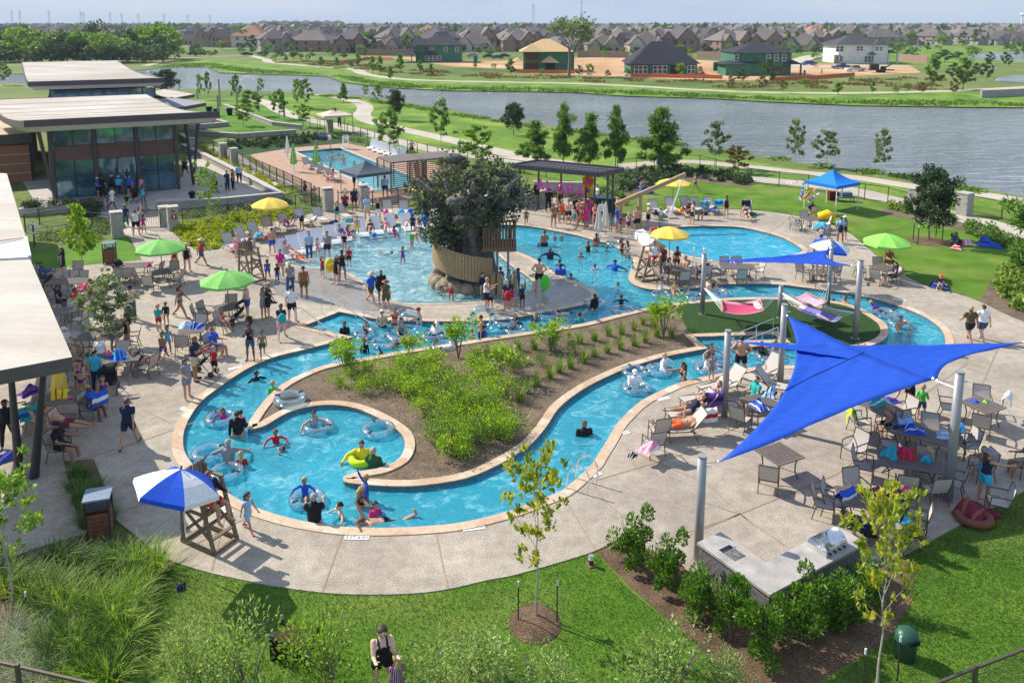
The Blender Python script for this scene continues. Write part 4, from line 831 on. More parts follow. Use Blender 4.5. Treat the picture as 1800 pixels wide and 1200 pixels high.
mb=MB();mb.tube([(0,0,0),(0,0,1.3)],.03);[mb.tube([(0,0,.55),(math.cos(a)*.45,math.sin(a)*.45,0)],.02)for a in(0.3,2.4,4.5)]
t=thing('speaker_stand','black speaker on a tripod left of the music stage','speaker',(*G(943,372),0));mb.build('tripod',DARKM,t);MB().box((0,0,1.62),(.42,.36,.68)).build('speaker_box',cloth('141414'),t)
mb=MB().lathe([(.08,0),(.36,.05),(.62,.0),(.60,.05),(.25,.16),(.2,.3),(.02,.32)],16)
simple('straw_parasol','round straw hat decoration on the stage front','decoration',1013,352,mb,mat('straw',(.50,.34,.16),.9,.2,20),z=1.0)
def cabana(pts,lab):
 q=poly(pts,2.5);bx,by=q[0];P=[Vector((x-bx,y-by,2.5))for x,y in q];t=thing('cabana',lab,'cabana',(bx,by,0),group='cabanas by the lap pool')
 mb=MB();pl=[(p.x,p.y)for p in P]
 if area(pl)<0:pl=pl[::-1]
 MB().flat(pl,2.56).wall(pl,2.44,2.56).build('roof',mat('cabana_roof',(.16,.13,.12),.7,.1,2),t)
 for i in range(4):
  a,b=P[i],P[(i+1)%4];MB().bar((a.x,a.y,0),(a.x,a.y,2.45),.12).build('post',BRONZE,t)
  MB().bar((*((a+b)/2).xy,0),(*((a+b)/2).xy,2.45),.08).build('post',BRONZE,t)
 for i in(0,3,1):
  a,b=P[i],P[(i+1)%4];mb=MB()
  for k in range(13):z=.3+k*.165;mb.bar((a.x,a.y,z),(b.x,b.y,z),.03,.06)
  mb.build('slat_screen',mat('cabana_slats',(.24,.14,.085),.7,.2),t)
 return t
A_,B_,C_,D_=(687,287),(744,281),(719,271),(663,277)
cabana([A_,B_,C_,D_],'slatted brown cabana with flat roof beside the grey tent');cabana([(747,281),(804,275.5),(776,267),(722,271.5)],'slatted brown cabana behind the giant oak, right of the other')
def tent(label,px,py,z,w,rz,m,h=.9,legs=WHITE,two=False):
 x,y=G(px,py,z);t=thing('canopy_tent',label,'canopy',(x,y,0),rz);s=w/2;mb=MB()
 n=6
 for k in range(4):
  a0_=math.pi/4+k*math.pi/2;p0=Vector((math.cos(a0_)*s*1.414,math.sin(a0_)*s*1.414,z));a1_=a0_+math.pi/2;p1=Vector((math.cos(a1_)*s*1.414,math.sin(a1_)*s*1.414,z))
  top=Vector((0,0,z+h))
  mb.grid(lambda u,v:(p0 .lerp(p1,u)).lerp(top,v)-Vector((0,0,math.sin(math.pi*v)*h*.14)),4,n)
  mb.quad(p0-Vector((0,0,.22)),p1-Vector((0,0,.22)),p1,p0)
 c=mb.build('canopy',m,t,False);solidify(c,.015)
 if two:MB().lathe([(.55,z+h-.22),(.05,z+h+.12)],4).build('vent',cloth('3c3530'),t)
 for k in range(4):
  a0_=math.pi/4+k*math.pi/2;MB().bar((math.cos(a0_)*s*1.36,math.sin(a0_)*s*1.36,0),(math.cos(a0_)*s*1.36,math.sin(a0_)*s*1.36,z),.05).build('leg',legs,t)
 return t
tent('blue pop-up canopy on the back lawn with flags hanging at its left corner',1463,319,2.05,2.75,R(34),cloth('1c7fe0'))
tent('slate grey pop-up tent beside the cabana and lap pool',643,300,2.15,3.0,R(38),cloth('4d5663'),.8,METAL)
tent('beige gazebo with dark vent cap on the lakeside path',588,201,2.3,3.6,R(28),cloth('d3c2ac'),.7,DARKM,True)
for i,(px,py,z,c1,c2,rr,lab)in enumerate([(1418,330,1.9,'f0a020','2a5fb0',-.5,'yellow and blue windsock hanging left of the blue canopy'),(1433,332,1.8,'e0559a','f0843c',-.9,'pink and orange streamer at the blue canopy corner'),(1441,338,1.5,'7a4fa8','d8d0e0',-.9,'purple and white streamer trailing to the grass'),(1408,318,2.3,'f29ab8','e8e0e0',-1.4,'pale pink fish kite blown out to the left of the canopy'),(1412,322,2.1,'2f4f6a','58a0d0',-.2,'dark blue windsock at the far left of the canopy')]):
 x,y=G(px,py,z);o=MB().grid(lambda u,v:(v*math.sin(rr)*1.1+.02,(u-.5)*.34*(1.1-v*.4),-v*math.cos(rr)*1.15+.05*math.sin(6*v+4*u)),5,8)
 o.mi=0;o.m=[((k//5)%2)for k in range(len(o.f))];ob=solidify(o.build('streamer',[cloth(c1),cloth(c2)]),.01);ob.location=(x,y,z);tag(ob,lab,'windsock','streamers of the blue canopy')
simple('cooler_box','dark red box under the blue canopy','box',1464,352,MB().box((0,0,.35),(.7,.5,.7)),cloth('5a1418'));
mb=MB().box((0,0,.35),(1.3,.7,.08));mb.box((.1,0,.55),(.8,.5,.35));[mb.bar((a,b,0),(a,b,.35),.05)for a in(-.6,.6)for b in(-.3,.3)]
simple('gear_cart','grey cart with gear under the blue canopy','cart',1484,354,mb,cloth('5f7480'))
def pillar(px,py,w,h,lab,group='stone gate pillars',rz=GRID,sign=False):
 t=thing('stone_pillar',lab,'pillar',(*G(px,py),0),rz,group);mb=MB()
 for k in range(int(h/.2)):mb.box((rnd.uniform(-.01,.01),rnd.uniform(-.01,.01),.1+.2*k),(w,w,.195))
 mb.build('shaft',STONE,t);MB().box((0,0,h+.02),(w+.08,w+.08,.07)).build('cap',CONC,t)
 if sign:
  MB().box((0.05,-w/2-.02,h*.62),(.3,.02,.3)).build('notice',cloth('a02c2c'),t);MB().box((0.05,-w/2-.03,h*.62),(.08,.02,.18)).build('notice_symbol',WHITE,t);MB().box((0.0,-w/2-.02,h*.85),(.24,.02,.14)).build('notice_plate',cloth('8a5a50'),t)
 return t
pillar(207,417,.68,1.65,'stone pillar left of the entry gate, on the lawn edge');pillar(305,405,.65,1.6,'stone pillar with red round notice right of the entry gate',sign=True);pillar(290,398,.6,1.35,'shorter stone pillar inside the entry gate')
pillar(577,371,.68,1.7,'stone pillar left of the lap pool gate');pillar(640,366,.68,1.75,'stone pillar right of the lap pool gate')
pillar(393,280,.68,1.6,'stone pillar at the top of the long terrace fence');pillar(412,290,.66,1.6,'second stone pillar along the long terrace fence');pillar(338,268,.6,1.5,'distant stone pillar beside the clubhouse column')
pillar(580,232,.7,1.5,'dark-sided stone pillar near the beige gazebo');pillar(1606,372,.75,1.7,'stone pillar hidden behind the dark oak');pillar(1694,378,.8,1.6,'stone pillar right of the dark oak')
def fence(lab,pts,h=1.25,step=2.0,cable=6,m=BRONZE,post=.07,group='metal fences',name='metal_fence',bars=False,z0=0,tp=0):
 w=[Vector((*G(*p,h if tp else 0),z0))for p in pts];bx,by=w[0].x,w[0].y;t=thing(name,lab,'fence',(bx,by,0),0,group);off=Vector((bx,by,0));w=[p-off for p in w]
 mb=MB();pk=MB()
 for a,b in zip(w[:-1],w[1:]):
  n=max(1,round((b-a).length/step))
  for k in range(n+(b==w[-1])):
   p=a.lerp(b,k/n);MB().bar(p,p+Vector((0,0,h)),post).build('post',m,t)
  mb.bar(a+Vector((0,0,h-.06)),b+Vector((0,0,h-.06)),.05)
  mb.bar(a+Vector((0,0,.12)),b+Vector((0,0,.12)),.04)
  for k in range(cable):z=.12+(h-.2)*(k+1)/(cable+1);mb.bar(a+Vector((0,0,z)),b+Vector((0,0,z)),.012)
  if bars:
   for k in range(int((b-a).length/.14)):p=a.lerp(b,(k+.5)*.14/(b-a).length);pk.bar(p+Vector((0,0,.1)),p+Vector((0,0,h-.06)),.016)
 mb.build('rail',m,t)
 if bars:pk.build('pickets',m,t)
 return t
fence('long bronze fence between the terrace flowers and the lap pool deck',[(345,268),(393,280),(440,300),(500,328),(548,352)],1.35,2.0,3,bars=True)
fence('dark fence along the lap pool lawn and lakeside path',[(545,224),(600,232),(700,262),(770,280),(850,296),(960,312)],1.25,2.2,4)
fence('thin dark fence from the pergola along the hedge and back lawn',[(1085,306),(1150,296),(1230,296),(1320,322),(1420,334),(1480,345),(1560,358),(1606,372)],1.3,2.4,7,DARKM,.05)
fence('thin dark fence right of the dark oak to the right edge',[(1700,372),(1760,386),(1850,408)],1.3,2.4,7,DARKM,.06)
fence('black railing below the terrace in front of the ground cover',[(322,398),(400,390),(460,384),(520,372),(555,368)],1.25,2.2,9,DARKM,.05)
fence('railing with yellow tape left of the entry gate',[(45,408),(130,396),(198,410)],1.2,2.2,6,DARKM,.06)
fence('brown railing in front of the clubhouse planters',[(70,395),(190,372)],1.1,2.6,5,BRONZE,.06)
fence('metal fence crossing the bottom left corner',[(-60,1146),(30,1166),(190,1203),(280,1225)],1.15,1.9,5,BRONZE,.07,tp=1)
fence('metal fence crossing the bottom right corner',[(1600,1214),(1716,1168),(1900,1098)],1.15,1.9,5,BRONZE,.07,tp=1)
fence('fence with double posts right of the lap pool gate',[(655,364),(700,358),(740,352)],1.25,2.0,6,DARKM,.06)
def gate(px,py,w,h,rz,lab):
 t=thing('metal_gate',lab,'gate',(*G(px,py),0),rz,'metal gates with a diamond emblem');mb=MB()
 mb.bar((0,0,.08),(w,0,.08),.05);mb.bar((0,0,h),(w,0,h),.05);mb.bar((0,0,0),(0,0,h+.2),.07);mb.bar((w,0,0),(w,0,h),.05);mb.build('gate_frame',DARKM,t)
 mb=MB();[mb.bar((w*k/12,0,.1),(w*k/12,0,h),.018)for k in range(1,12)];mb.build('bars',DARKM,t)
 mb=MB();r=.27;z=h+.02;c=w*.35
 for s in(1,.5):P=[(c+r*s,0,z),(c,0,z+r*s),(c-r*s,0,z),(c,0,z-r*s)];[mb.bar(P[k],P[(k+1)%4],.04)for k in range(4)]
 mb.build('diamond_emblem',DARKM,t);return t
gate(246,402,1.35,1.25,R(4),'black gate with diamond emblem, standing open behind the man in a white tank top')
gate(595,368,1.5,1.25,R(12),'bronze gate with diamond emblem at the lap pool entrance');gate(548,362,1.1,1.2,R(70),'open bronze gate leaf beside the lap pool entrance pillar')
def wallbox(name,lab,pts,h,w,m=STONE,cap=True,group=None):
 P=[Vector((*G(*p),0))for p in pts];o=P[0];t=thing(name,lab,'wall',(o.x,o.y,0),0,group);a=MB();b=MB()
 for p,q_ in zip(P[:-1],P[1:]):a.bar(p-o+Vector((0,0,h/2)),q_-o+Vector((0,0,h/2)),w,h);b.bar(p-o+Vector((0,0,h+.04)),q_-o+Vector((0,0,h+.04)),w+.12,.08)
 a.build('wall_face',m,t)
 if cap:b.build('coping',CONC,t)
 return t
wallbox('retaining_wall','grey stone terrace wall facing the black railing',[(275,372),(330,370),(400,366),(497,356)],.75,.35)
wallbox('terrace_wall','pale capped wall beside the yellow flower strip',[(322,262),(360,280),(410,306),(460,332),(497,354)],.5,.4,group='low capped walls round the terrace')
wallbox('terrace_wall','low pale wall behind the clubhouse walkway',[(318,244),(345,262)],.6,.4,group='low capped walls round the terrace')
wallbox('planter_wall','long low white wall beside the small trees and light poles',[(395,190),(440,207),(480,222),(530,228)],.55,.35,group='low capped walls round the terrace')
wallbox('terrace_wall','grey low wall of the square seating court right of the clubhouse roof',[(330,218),(370,214),(400,222),(330,228)],.5,.4,group='low capped walls round the terrace')
wallbox('bridge_wall','curved grey retaining wall of the bridge at the right edge beyond the lake',[(1724,172),(1750,171),(1790,169),(1850,164)],1.3,.4)
wallbox('terrace_wall','long pale wall behind the dark hedge',[(345,238),(420,243),(520,236)],.5,.4,group='low capped walls round the terrace')
for i,(px,py)in enumerate([(38,372),(52,370),(82,368),(108,366)]):
 t=thing('planter',['leftmost grey planter with a round clipped bush','second grey planter beside the clubhouse','third grey planter, longer than the others','rightmost grey planter next to the hedge'][i],'planter',(*G(px+12,py+6),0),RZ,'planters before the clubhouse')
 MB().prism([(-.55,-.35),(.55,-.35),(.55,.35),(-.55,.35)],0,.55).build('pot',CONC,t)
 leaf_obj('bush',[(rnd.gauss(0,.24),rnd.gauss(0,.2),.75+rnd.gauss(0,.16))for _ in range(500)],.12,LEAF['dark'],t)
scatter_bed('clubhouse_hedge',[(130,385),(170,382),(182,366),(150,362),(130,370)],4000,.14,'dark',1.1,'dark hedge in front of the clubhouse planters')
for i,(px,yb,yt)in enumerate([(316,158,150),(347,174,159),(387,187,141),(417,188,150),(455,196,153),(385,215,169),(500,208,163)]):
 h=max(1.2,hgt(px,yb,yt));t=thing('light_pole',['shortest pole peeking over the clubhouse roofs','short pole beside the small roof','tallest grey pole on the lawn','grey pole right of the tallest one','rightmost grey pole near the low tree','grey pole right at the clubhouse roof corner','grey pole left of the beige gazebo'][i],'pole',(*G(px,yb),0),0,'grey poles on the plaza lawn')
 MB().tube([(0,0,0),(0,0,h)],[.14,.13],10).build('shaft',METAL,t);MB().cyl((0,0,h),.15,.06).build('cap',DARKM,t)
for i,(px,py)in enumerate([(368,200),(381,204),(404,203)]):
 simple('black_tub',['left black bin standing on the plaza lawn','half-hidden black bin beside the pole','right black bin on the plaza lawn'][i],'bin',px,py,MB().lathe([(.32,0),(.36,.2),(.50,1.0),(.55,1.05),(.46,1.08)],12),cloth('15161a'),group='black bins on the plaza lawn')
def faux_oak():
 bx,by=G(826,492);t=thing('artificial_oak','giant artificial oak with stair railing and balcony in the splash pool','play tree',(bx,by,0));q=random.Random(4)
 mb=MB()
 def tr(u,v):
  a=u*6.2832;z=v*4.2;r=(1.05+.55*math.exp(-z*1.3)+.35*(v**3))*(1+.10*math.sin(a*5+z)+.05*math.sin(a*11+2*z));return(math.cos(a)*r,math.sin(a)*r*.9,z)
 mb.grid(tr,48,20)
 mb.build('trunk',mat('sculpted_grey_bark',(.17,.15,.14),.9,.4,5,bmp=.8),t,True)
 arms=MB();A=[]
 for i in range(16):
  a=i*2.4;l=q.uniform(1.6,3.2);z=q.uniform(3.2,4.4);e=Vector((math.cos(a)*l+.1,math.sin(a)*l,z+q.uniform(.6,2.0)));A.append(e);arms.tube([(math.cos(a)*.4,math.sin(a)*.4,z-.6),(e.x*.5,e.y*.5,z+.4),e],[.34,.22,.08],7)
 arms.build('branch',mat('sculpted_grey_bark',(.17,.15,.14),.9,.4,5,bmp=.8),t,True)
 P_=[];D=[];cl=[]
 for i in range(105):
  v=Vector((q.gauss(0,1),q.gauss(0,1),q.gauss(0,.8))).normalized();k=q.uniform(.5,1.12)
  zc=4.35+v.z*2.15*k;fr=1.0 if zc>3.6 else.55
  cl.append((Vector((v.x*2.8*k*fr-.15,v.y*2.7*k*fr,zc)),q.uniform(.35,.8)))
 for i in range(14):cl.append((Vector((q.uniform(-2.1,-.2),q.uniform(-1.4,.2),q.uniform(2.3,3.1))),.6))
 for i in range(12500):
  c,r=q.choice(cl);v=Vector((q.gauss(0,1),q.gauss(0,1),q.gauss(0,.7))).normalized();P_.append(c+v*r*q.random()**.3);D.append(v+Vector((0,0,.3)))
 leaf_obj('crown',P_,.20,LEAF['faux'],t,.6,dirs=D)
 mb=MB()
 for i in range(26):
  c,r=cl[q.randrange(95)];c=c*1.0;a=q.uniform(0,6.28);d=Vector((math.cos(a),math.sin(a),q.uniform(-.2,.3)));mb.ball(c,r*.72,6,(1.1,.95,.5))
 mb.build('foliage_pad',mat('sculpted_foliage_pad',(.13,.12,.11),.9,.45,4,bmp=.6),t,True)
 rk=MB()
 for i in range(26):
  a=R(150+i*6.6);r=1.75+q.uniform(-.15,.25);rk.ball((math.cos(a)*r*.92,math.sin(a)*r*.88,.0),q.uniform(.3,.5),6,(1,1,.9+1.1*(i<5)))
 rk.build('rock_base',mat('tan_rock',(.27,.22,.155),.9,.35,5,bmp=.5),t,True)
 n=30;tops=[]
 for i in range(n):
  u=i/(n-1);a=R(165+u*142);r=1.95;h0=1.35-u*1.05;p=Vector((math.cos(a)*r,math.sin(a)*r,0));d=Vector((-math.sin(a),math.cos(a),0))
  hh=1.35;MB().box((p.x,p.y,h0+hh/2),(.15,.05,hh),a+math.pi/2).build('picket',mat('stair_wood',(.36,.26,.135),.75,.2,10),t);tops.append((p*.97,h0))
 mb=MB()
 for z in(.15,.95):mb.tube([p+Vector((0,0,h+z))for p,h in tops],.045,6)
 mb.build('stair_rail',WOOD,t)
 st=MB()
 for i in range(12):
  u=i/11;a=R(165+u*142);st.box((math.cos(a)*1.5,math.sin(a)*1.5,1.6-u*1.1),(.5,.75,.12),a+math.pi/2)
 st.build('stair_tread',WOOD,t)
 X0,Y0_=G(848,440,2.0);X1,_=G(906,437,2.0);X0-=bx;X1-=bx;yb=Y0_-by;wd=X1-X0;zb=2.0
 MB().box(((X0+X1)/2,yb+.8,zb),(wd+.1,1.7,.14)).build('balcony_floor',WOOD,t)
 mb=MB();bal=mat('balcony_wood',(.20,.13,.07),.75,.25,10)
 for k in range(12):mb.box((X0+wd*(k+.5)/12,yb,zb+.62),(.09,.04,1.1))
 for k in range(9):mb.box((X1,yb+1.6*(k+.5)/9,zb+.62),(.04,.09,1.1));mb.box((X0+wd*(k+.5)/9,yb+1.6,zb+.62),(.09,.04,1.1))
 for z in(.12,1.15):mb.bar((X0,yb,zb+z),(X1,yb,zb+z),.1,.08);mb.bar((X1,yb,zb+z),(X1,yb+1.6,zb+z),.1,.08);mb.bar((X0,yb+1.6,zb+z),(X1,yb+1.6,zb+z),.1,.08)
 mb.build('balcony_rail',bal,t)
 for k in(.45,.78):MB().tube([(X0+wd*k,yb+.3,-.3),(X0+wd*k,yb+.3,zb)],.06,8).build('post',METAL,t)
 for i,(px,py)in enumerate([(878,512),(905,508),(867,510)]):
  x,y=G(px,py);MB().prism([(x-bx-.12,y-by-.4),(x-bx+.12,y-by-.4),(x-bx+.12,y-by+.4),(x-bx-.12,y-by+.4)],-.2,.85).build('slide_side',mat('stair_wood',(.36,.26,.135),.75,.2,10),t)
faux_oak()
def arm():
 bx,by=G(1090,408);t=thing('splash_boom','tan timber boom leaning over the round pool with a white pipe hanging from its tip','play feature',(bx,by,0));A=absmb((bx,by))
 a=G3(1085,356,2.0)-Vector((bx,by,0));Yp=G(1126,402)[1]
 p1=Vector((*G(1090,405),0))-Vector((bx,by,0));p2=Vector((*G(1124,402),0))-Vector((bx,by,0))
 h1=hgt(1090,405,356);h2=hgt(1124,402,341)
 MB().bar(p1,p1+Vector((0,0,h1-.1)),.22,.22).build('post',TANWOOD,t);MB().bar(p2,p2+Vector((0,0,h2-.1)),.24,.24).build('post',TANWOOD,t)
 d=(p2+Vector((0,0,h2)))-(p1+Vector((0,0,h1)));s=p1+Vector((0,0,h1))-d*.25;e=s+d*3.6
 MB().bar(s,e,.18,.26).build('beam',TANWOOD,t)
 x,y=G(1172,398);b=Vector((x-bx,y-by,.2));MB().tube([e-d*.06,b],.045,8).build('pipe',WHITE,t);MB().tube([b,b+Vector((-1.3,.3,.35))],.04,8).build('lever',WHITE,t)
arm()
mb=MB();A=[G(1114,418),G(1130,414),G(1154,437),(G(1140,441))];o=G(1114,418)
pl=[(x-o[0],y-o[1])for x,y in A];
if area(pl)<0:pl=pl[::-1]
simple('start_block','white slanting platform between the pools under the timber boom','platform',1114,418,MB().prism(pl,0,.45),WHITE)
def shade_pole(px,yb,yt,r,lab,grp='steel poles of sails and hammocks'):
 h=hgt(px,yb,yt);t=thing('shade_pole',lab,'pole',(*G(px,yb),DT),0,grp);MB().tube([(0,0,0),(0,0,h)],r,18).build('shaft',METAL,t,True)
 MB().cyl((0,0,h),r*1.04,.05,18).build('cap',METAL,t);MB().cyl((0,0,0),r*1.5,.02,14).build('base_plate',METAL,t)
 MB().tube([(r,0,h-.25),(r+.12,0,h-.25)],.02,6).build('eye_bolt',CHROME,t);return(*G(px,yb),h)
PC=shade_pole(1666,881,657,.125,'thick steel pole at the right, between the tables and the two blue sails');PD=shade_pole(1227,985,805,.115,'steel pole beside the sink end of the outdoor kitchen')
PE=shade_pole(1273,734,584,.11,'steel pole among the loungers right of the river');PF=shade_pole(1371,682,538,.115,'steel pole holding the top corner of the big blue sail')
PA=shade_pole(1234,553,447,.11,'leftmost steel pole, at the pink hammock');PG=shade_pole(1503,596,459,.12,'steel pole right of the purple hammock');PM=shade_pole(1370,560,504,.10,'short middle pole between the hammocks');PH=shade_pole(1455,540,425,.10,'steel pole behind the small rear sail')
def sailmat():
 m,n,b=newmat('blue_shade_cloth');f,_=noise(n,3,4,coord='obj',stretch=(1,6,1,20));n.links.new(ramp(n,f,[(.3,(.006,.075,.50)),(.7,(.012,.13,.72))]),b.inputs['Base Color'])
 b.inputs['Roughness'].default_value=.7;t=n.nodes.new('ShaderNodeBsdfTranslucent');t.inputs[0].default_value=(.01,.15,.9,1);mx_=n.nodes.new('ShaderNodeMixShader');mx_.inputs[0].default_value=.35
 n.links.new(b.outputs[0],mx_.inputs[1]);n.links.new(t.outputs[0],mx_.inputs[2]);n.links.new(mx_.outputs[0],n.nodes['Material Output'].inputs[0]);bump(n,b,f,.25,.03);return m
SAIL=sailmat()
def sail(lab,C3,cords,sag=(.1,.1,.1),seams=(),bulge=.25):
 o=C3[0];t=thing('shade_sail',lab,'shade sail',tuple(o),0,'blue shade sails');A,B,C_=[Vector(c)-o for c in C3];ce=(A+B+C_)/3;n=22;mb=MB();idx={}
 vs=[]
 for i in range(n+1):
  for j in range(n+1-i):
   a=i/n;b=j/n;c=1-a-b;p=A*a+B*b+C_*c
   for w,(P1,P2,opp),sg in((a,(B,C_,A),sag[1]),(b,(C_,A,B),sag[2]),(c,(A,B,C_),sag[0])):
    e=(1-w)**3;m_=1-(abs((p-(P1+P2)/2).dot((P2-P1).normalized()))/((P2-P1).length/2))**2
    p=p+(opp-(P1+P2)/2)*sg*max(0,m_)*e
   p=p+Vector((0,0,-bulge*27*a*b*c*.35+.012*math.sin(i*2.1+j)))
   idx[i,j]=len(vs);vs.append(p)
 fs=[]
 for i in range(n):
  for j in range(n-i):
   fs.append((idx[i,j],idx[i+1,j],idx[i,j+1]))
   if j<n-i-1:fs.append((idx[i+1,j],idx[i+1,j+1],idx[i,j+1]))
 mb.add(vs,fs);c=mb.build('cloth',SAIL,t,True);solidify(c,.012)
 for r_,k in seams:
  mb=MB();pts=[vs[idx[k,j]]+Vector((0,0,.012))for j in range(0,n+1-k)];mb.tube(pts,.014,4);mb.build('seam',cloth('0a2a7a'),t)
 for v,q_ in zip((A,B,C_),cords):
  if q_ is not None:
   q_=Vector(q_)-o;MB().tube([v,v.lerp(q_,.5),q_],.012,5).build('cable',CHROME,t);MB().lathe([(.02,0),(.05,.03),(.02,.06)],8,v).build('ring',CHROME,t)
 return t
sail('large blue triangular sail sweeping down across the tables in front',[G3(1384,556,3.0),G3(1264,812,2.25),G3(1641,667,3.35)],[(PF[0],PF[1],PF[2]-.1),(PD[0],PD[1],PD[2]-.15),(PC[0],PC[1],PC[2]-.45)],(.20,.03,.03),[(0,9)])
sail('wide blue sail behind the large one, reaching to the right edge',[G3(1296,601,2.85),G3(1800,602,3.4),G3(1648,670,3.25)],[(PE[0],PE[1],PE[2]-.15),G3(1860,596,3.5),(PC[0],PC[1],PC[2]-.25)],(.10,.10,.10))
sail('small dark blue sail over the tables between the round pool and the hammocks',[G3(1252,458,2.85),G3(1462,437,3.1),G3(1498,468,3.2)],[(PA[0],PA[1],PA[2]-.1),(PH[0],PH[1],PH[2]-.05),(PG[0],PG[1],PG[2]-.1)],(.14,.12,.05))
def hammock(lab,pts,z,poles,m,m2,pillow=False):
 P=[G3(x,y,z)for x,y in pts];o=P[0];t=thing('hammock',lab,'hammock',tuple(o),0,'hammocks on the island turf');Q=[p-o for p in P];mb=MB()
 def f(u,v):
  a=Q[0].lerp(Q[1],u);b=Q[3].lerp(Q[2],u);p=a.lerp(b,v);return p-Vector((0,0,.15*(4*u*(1-u))+.10*4*v*(1-v)))
 mb.grid(f,14,8);mb.m=[1 if(k//14)in(0,7)else 0 for k in range(len(mb.f))];c=mb.build('bed',[m,m2],t,True);solidify(c,.02)
 MB().tube([Q[0],Q[3]],.03,7).build('spreader_bar',TANWOOD,t);MB().tube([Q[1],Q[2]],.03,7).build('spreader_bar',TANWOOD,t)
 for(a,b),pl_ in(((Q[0],Q[3]),poles[0]),((Q[1],Q[2]),poles[1])):
  e=Vector(pl_)-o;mb=MB()
  for k in range(7):mb.tube([a.lerp(b,k/6),e],.008,4)
  mb.build('rope',WHITE,t)
 if pillow:
  c0=f(.9,.5);MB().ball(c0+Vector((0,0,.1)),.5,8,(.34,1.0,.24)).build('pillow',WHITE,t,True)
hammock('deep pink hammock with white pillow between the two left poles',[(1269,527),(1337,525),(1342,546),(1270,548)],1.05,[(PA[0],PA[1],1.35),(PM[0],PM[1],1.3)],cloth('c2496a'),cloth('e08aa0'),True)
hammock('pale pink striped hammock, the farther of the right pair',[(1383,519),(1417,514),(1454,530),(1424,534)],1.05,[(PM[0],PM[1],1.35),(PH[0],PH[1],1.25)],cloth('dba8b8'),cloth('c98aa0'))
hammock('lavender striped hammock, the nearer of the right pair',[(1392,537),(1413,532),(1481,556),(1458,563)],.95,[(PM[0],PM[1],1.3),(PG[0],PG[1],1.2)],cloth('7f78c8'),cloth('e0d0e0'))
ROOFS={k:ground_mat('shingle_'+k,[(.3,tuple(x*.85 for x in c)),(.7,tuple(x*1.12 for x in c))],.15,2.2,[(.3,(.85,)*3),(.7,(1.1,)*3)],.1)for k,c in dict(grey=(.155,.135,.135),brown=(.17,.14,.13),taupe=(.21,.18,.165),slate=(.075,.075,.09),orange=(.36,.19,.12),dark=(.045,.045,.055)).items()}
WALLS={k:mat('wall_'+k,c,.85,.12,1.5)for k,c in dict(tan=(.42,.33,.24),cream=(.56,.49,.39),brick=(.30,.20,.15),white=(.72,.71,.69),stone=(.36,.32,.28)).items()}
SHEATH=mat('green_wall_sheathing',(.045,.17,.10),.8,.25,1.2);OSB=mat('bare_plywood',(.62,.42,.20),.85,.15,2)
DGL=mat('dark_window_glass',(.035,.045,.06),.15,.2,2,spec=.8)
def hip(mb,x0,x1,y0,y1,z,h,ov=.5,ridge=None):
 x0-=ov;x1+=ov;y0-=ov;y1+=ov;w=x1-x0;d=y1-y0;s=min(w,d)/2*(.98 if ridge is None else ridge)
 if w>=d:r0=(x0+s,(y0+y1)/2,z+h);r1=(x1-s,(y0+y1)/2,z+h);f=[(0,1,5,4),(1,2,5),(2,3,4,5),(3,0,4)]
 else:r0=((x0+x1)/2,y0+s,z+h);r1=((x0+x1)/2,y1-s,z+h);f=[(0,1,4),(1,2,5,4),(2,3,5),(3,0,4,5)]
 mb.add([(x0,y0,z),(x1,y0,z),(x1,y1,z),(x0,y1,z),r0,r1],f+[(3,2,1,0)]);return mb
def gable(mb,wl,x0,x1,y0,y1,z,h,ov=.4,axis='y'):
 if axis=='y':
  m=(x0+x1)/2;mb.add([(x0-ov,y0-ov,z),(x1+ov,y0-ov,z),(x1+ov,y1,z),(x0-ov,y1,z),(m,y0-ov,z+h),(m,y1,z+h)],[(0,4,5,3),(4,1,2,5),(3,2,1,0)])
  wl.add([(x0,y0,z),(x1,y0,z),(m,y0,z+h*.93)],[(0,1,2)])
 return mb
def house(v):
 q=random.Random(v*7+1)
 def f():
  t=thing('house','','house');W_=q.uniform(13,17);D_=q.uniform(15,20);two=v%3!=0;H_=5.6 if two else 3.1
  rc=('brown','grey','taupe','brown','grey','taupe','slate','orange')[v];wc=('tan','stone','brick','cream','tan','brick','stone','cream')[v]
  wl=MB();rf=MB();wl.box((0,0,H_/2),(W_,D_,H_));hip(rf,-W_/2,W_/2,-D_/2,D_/2,H_,W_*.34)
  gw=W_*q.uniform(.38,.5);gx=-W_/2+(0 if v%2 else W_-gw);gh=gw*.62
  wl.box((gx+gw/2,-D_/2-1.6,1.6),(gw,3.4,3.2));gable(rf,wl,gx,gx+gw,-D_/2-3.3,0,3.2 if v%2 else H_,gh)
  if v%2==0:wl.box((gx+gw/2,-D_/2-1.6,H_/2),(gw,3.35,H_))
  g2=W_*.27;x2=-gx-gw*.2-g2/2;gable(rf,wl,x2-g2/2,x2+g2/2,-D_/2-1,0,H_,g2*.75);wl.box((x2,-D_/2-.4,H_/2),(g2,1.2,H_))
  wl.build('wall',WALLS[wc],t);r=rf.build('roof',ROOFS[rc],t);MB().box((W_*.28,D_*.1,H_+W_*.28),(.9,.7,2.0)).build('chimney',WALLS['brick'],r)
  for zz in((1.5,4.3)if two else(1.5,)):
   for k in(-.33,-.08,.2,.38):MB().box((k*W_,-D_/2-.04-(3.4 if gx<k*W_<gx+gw and(v%2==0 or zz<2)else 0),zz),(1.3,.14,1.4)).build('window',DGL,t)
   for k in(-.3,.05,.3):MB().box((-W_/2-.03,k*D_,zz),(.12,1.2,1.4)).build('window',DGL,t)
  return t
 return Proto(f)
HP=[house(v)for v in range(8)]
q=random.Random(99);count=0
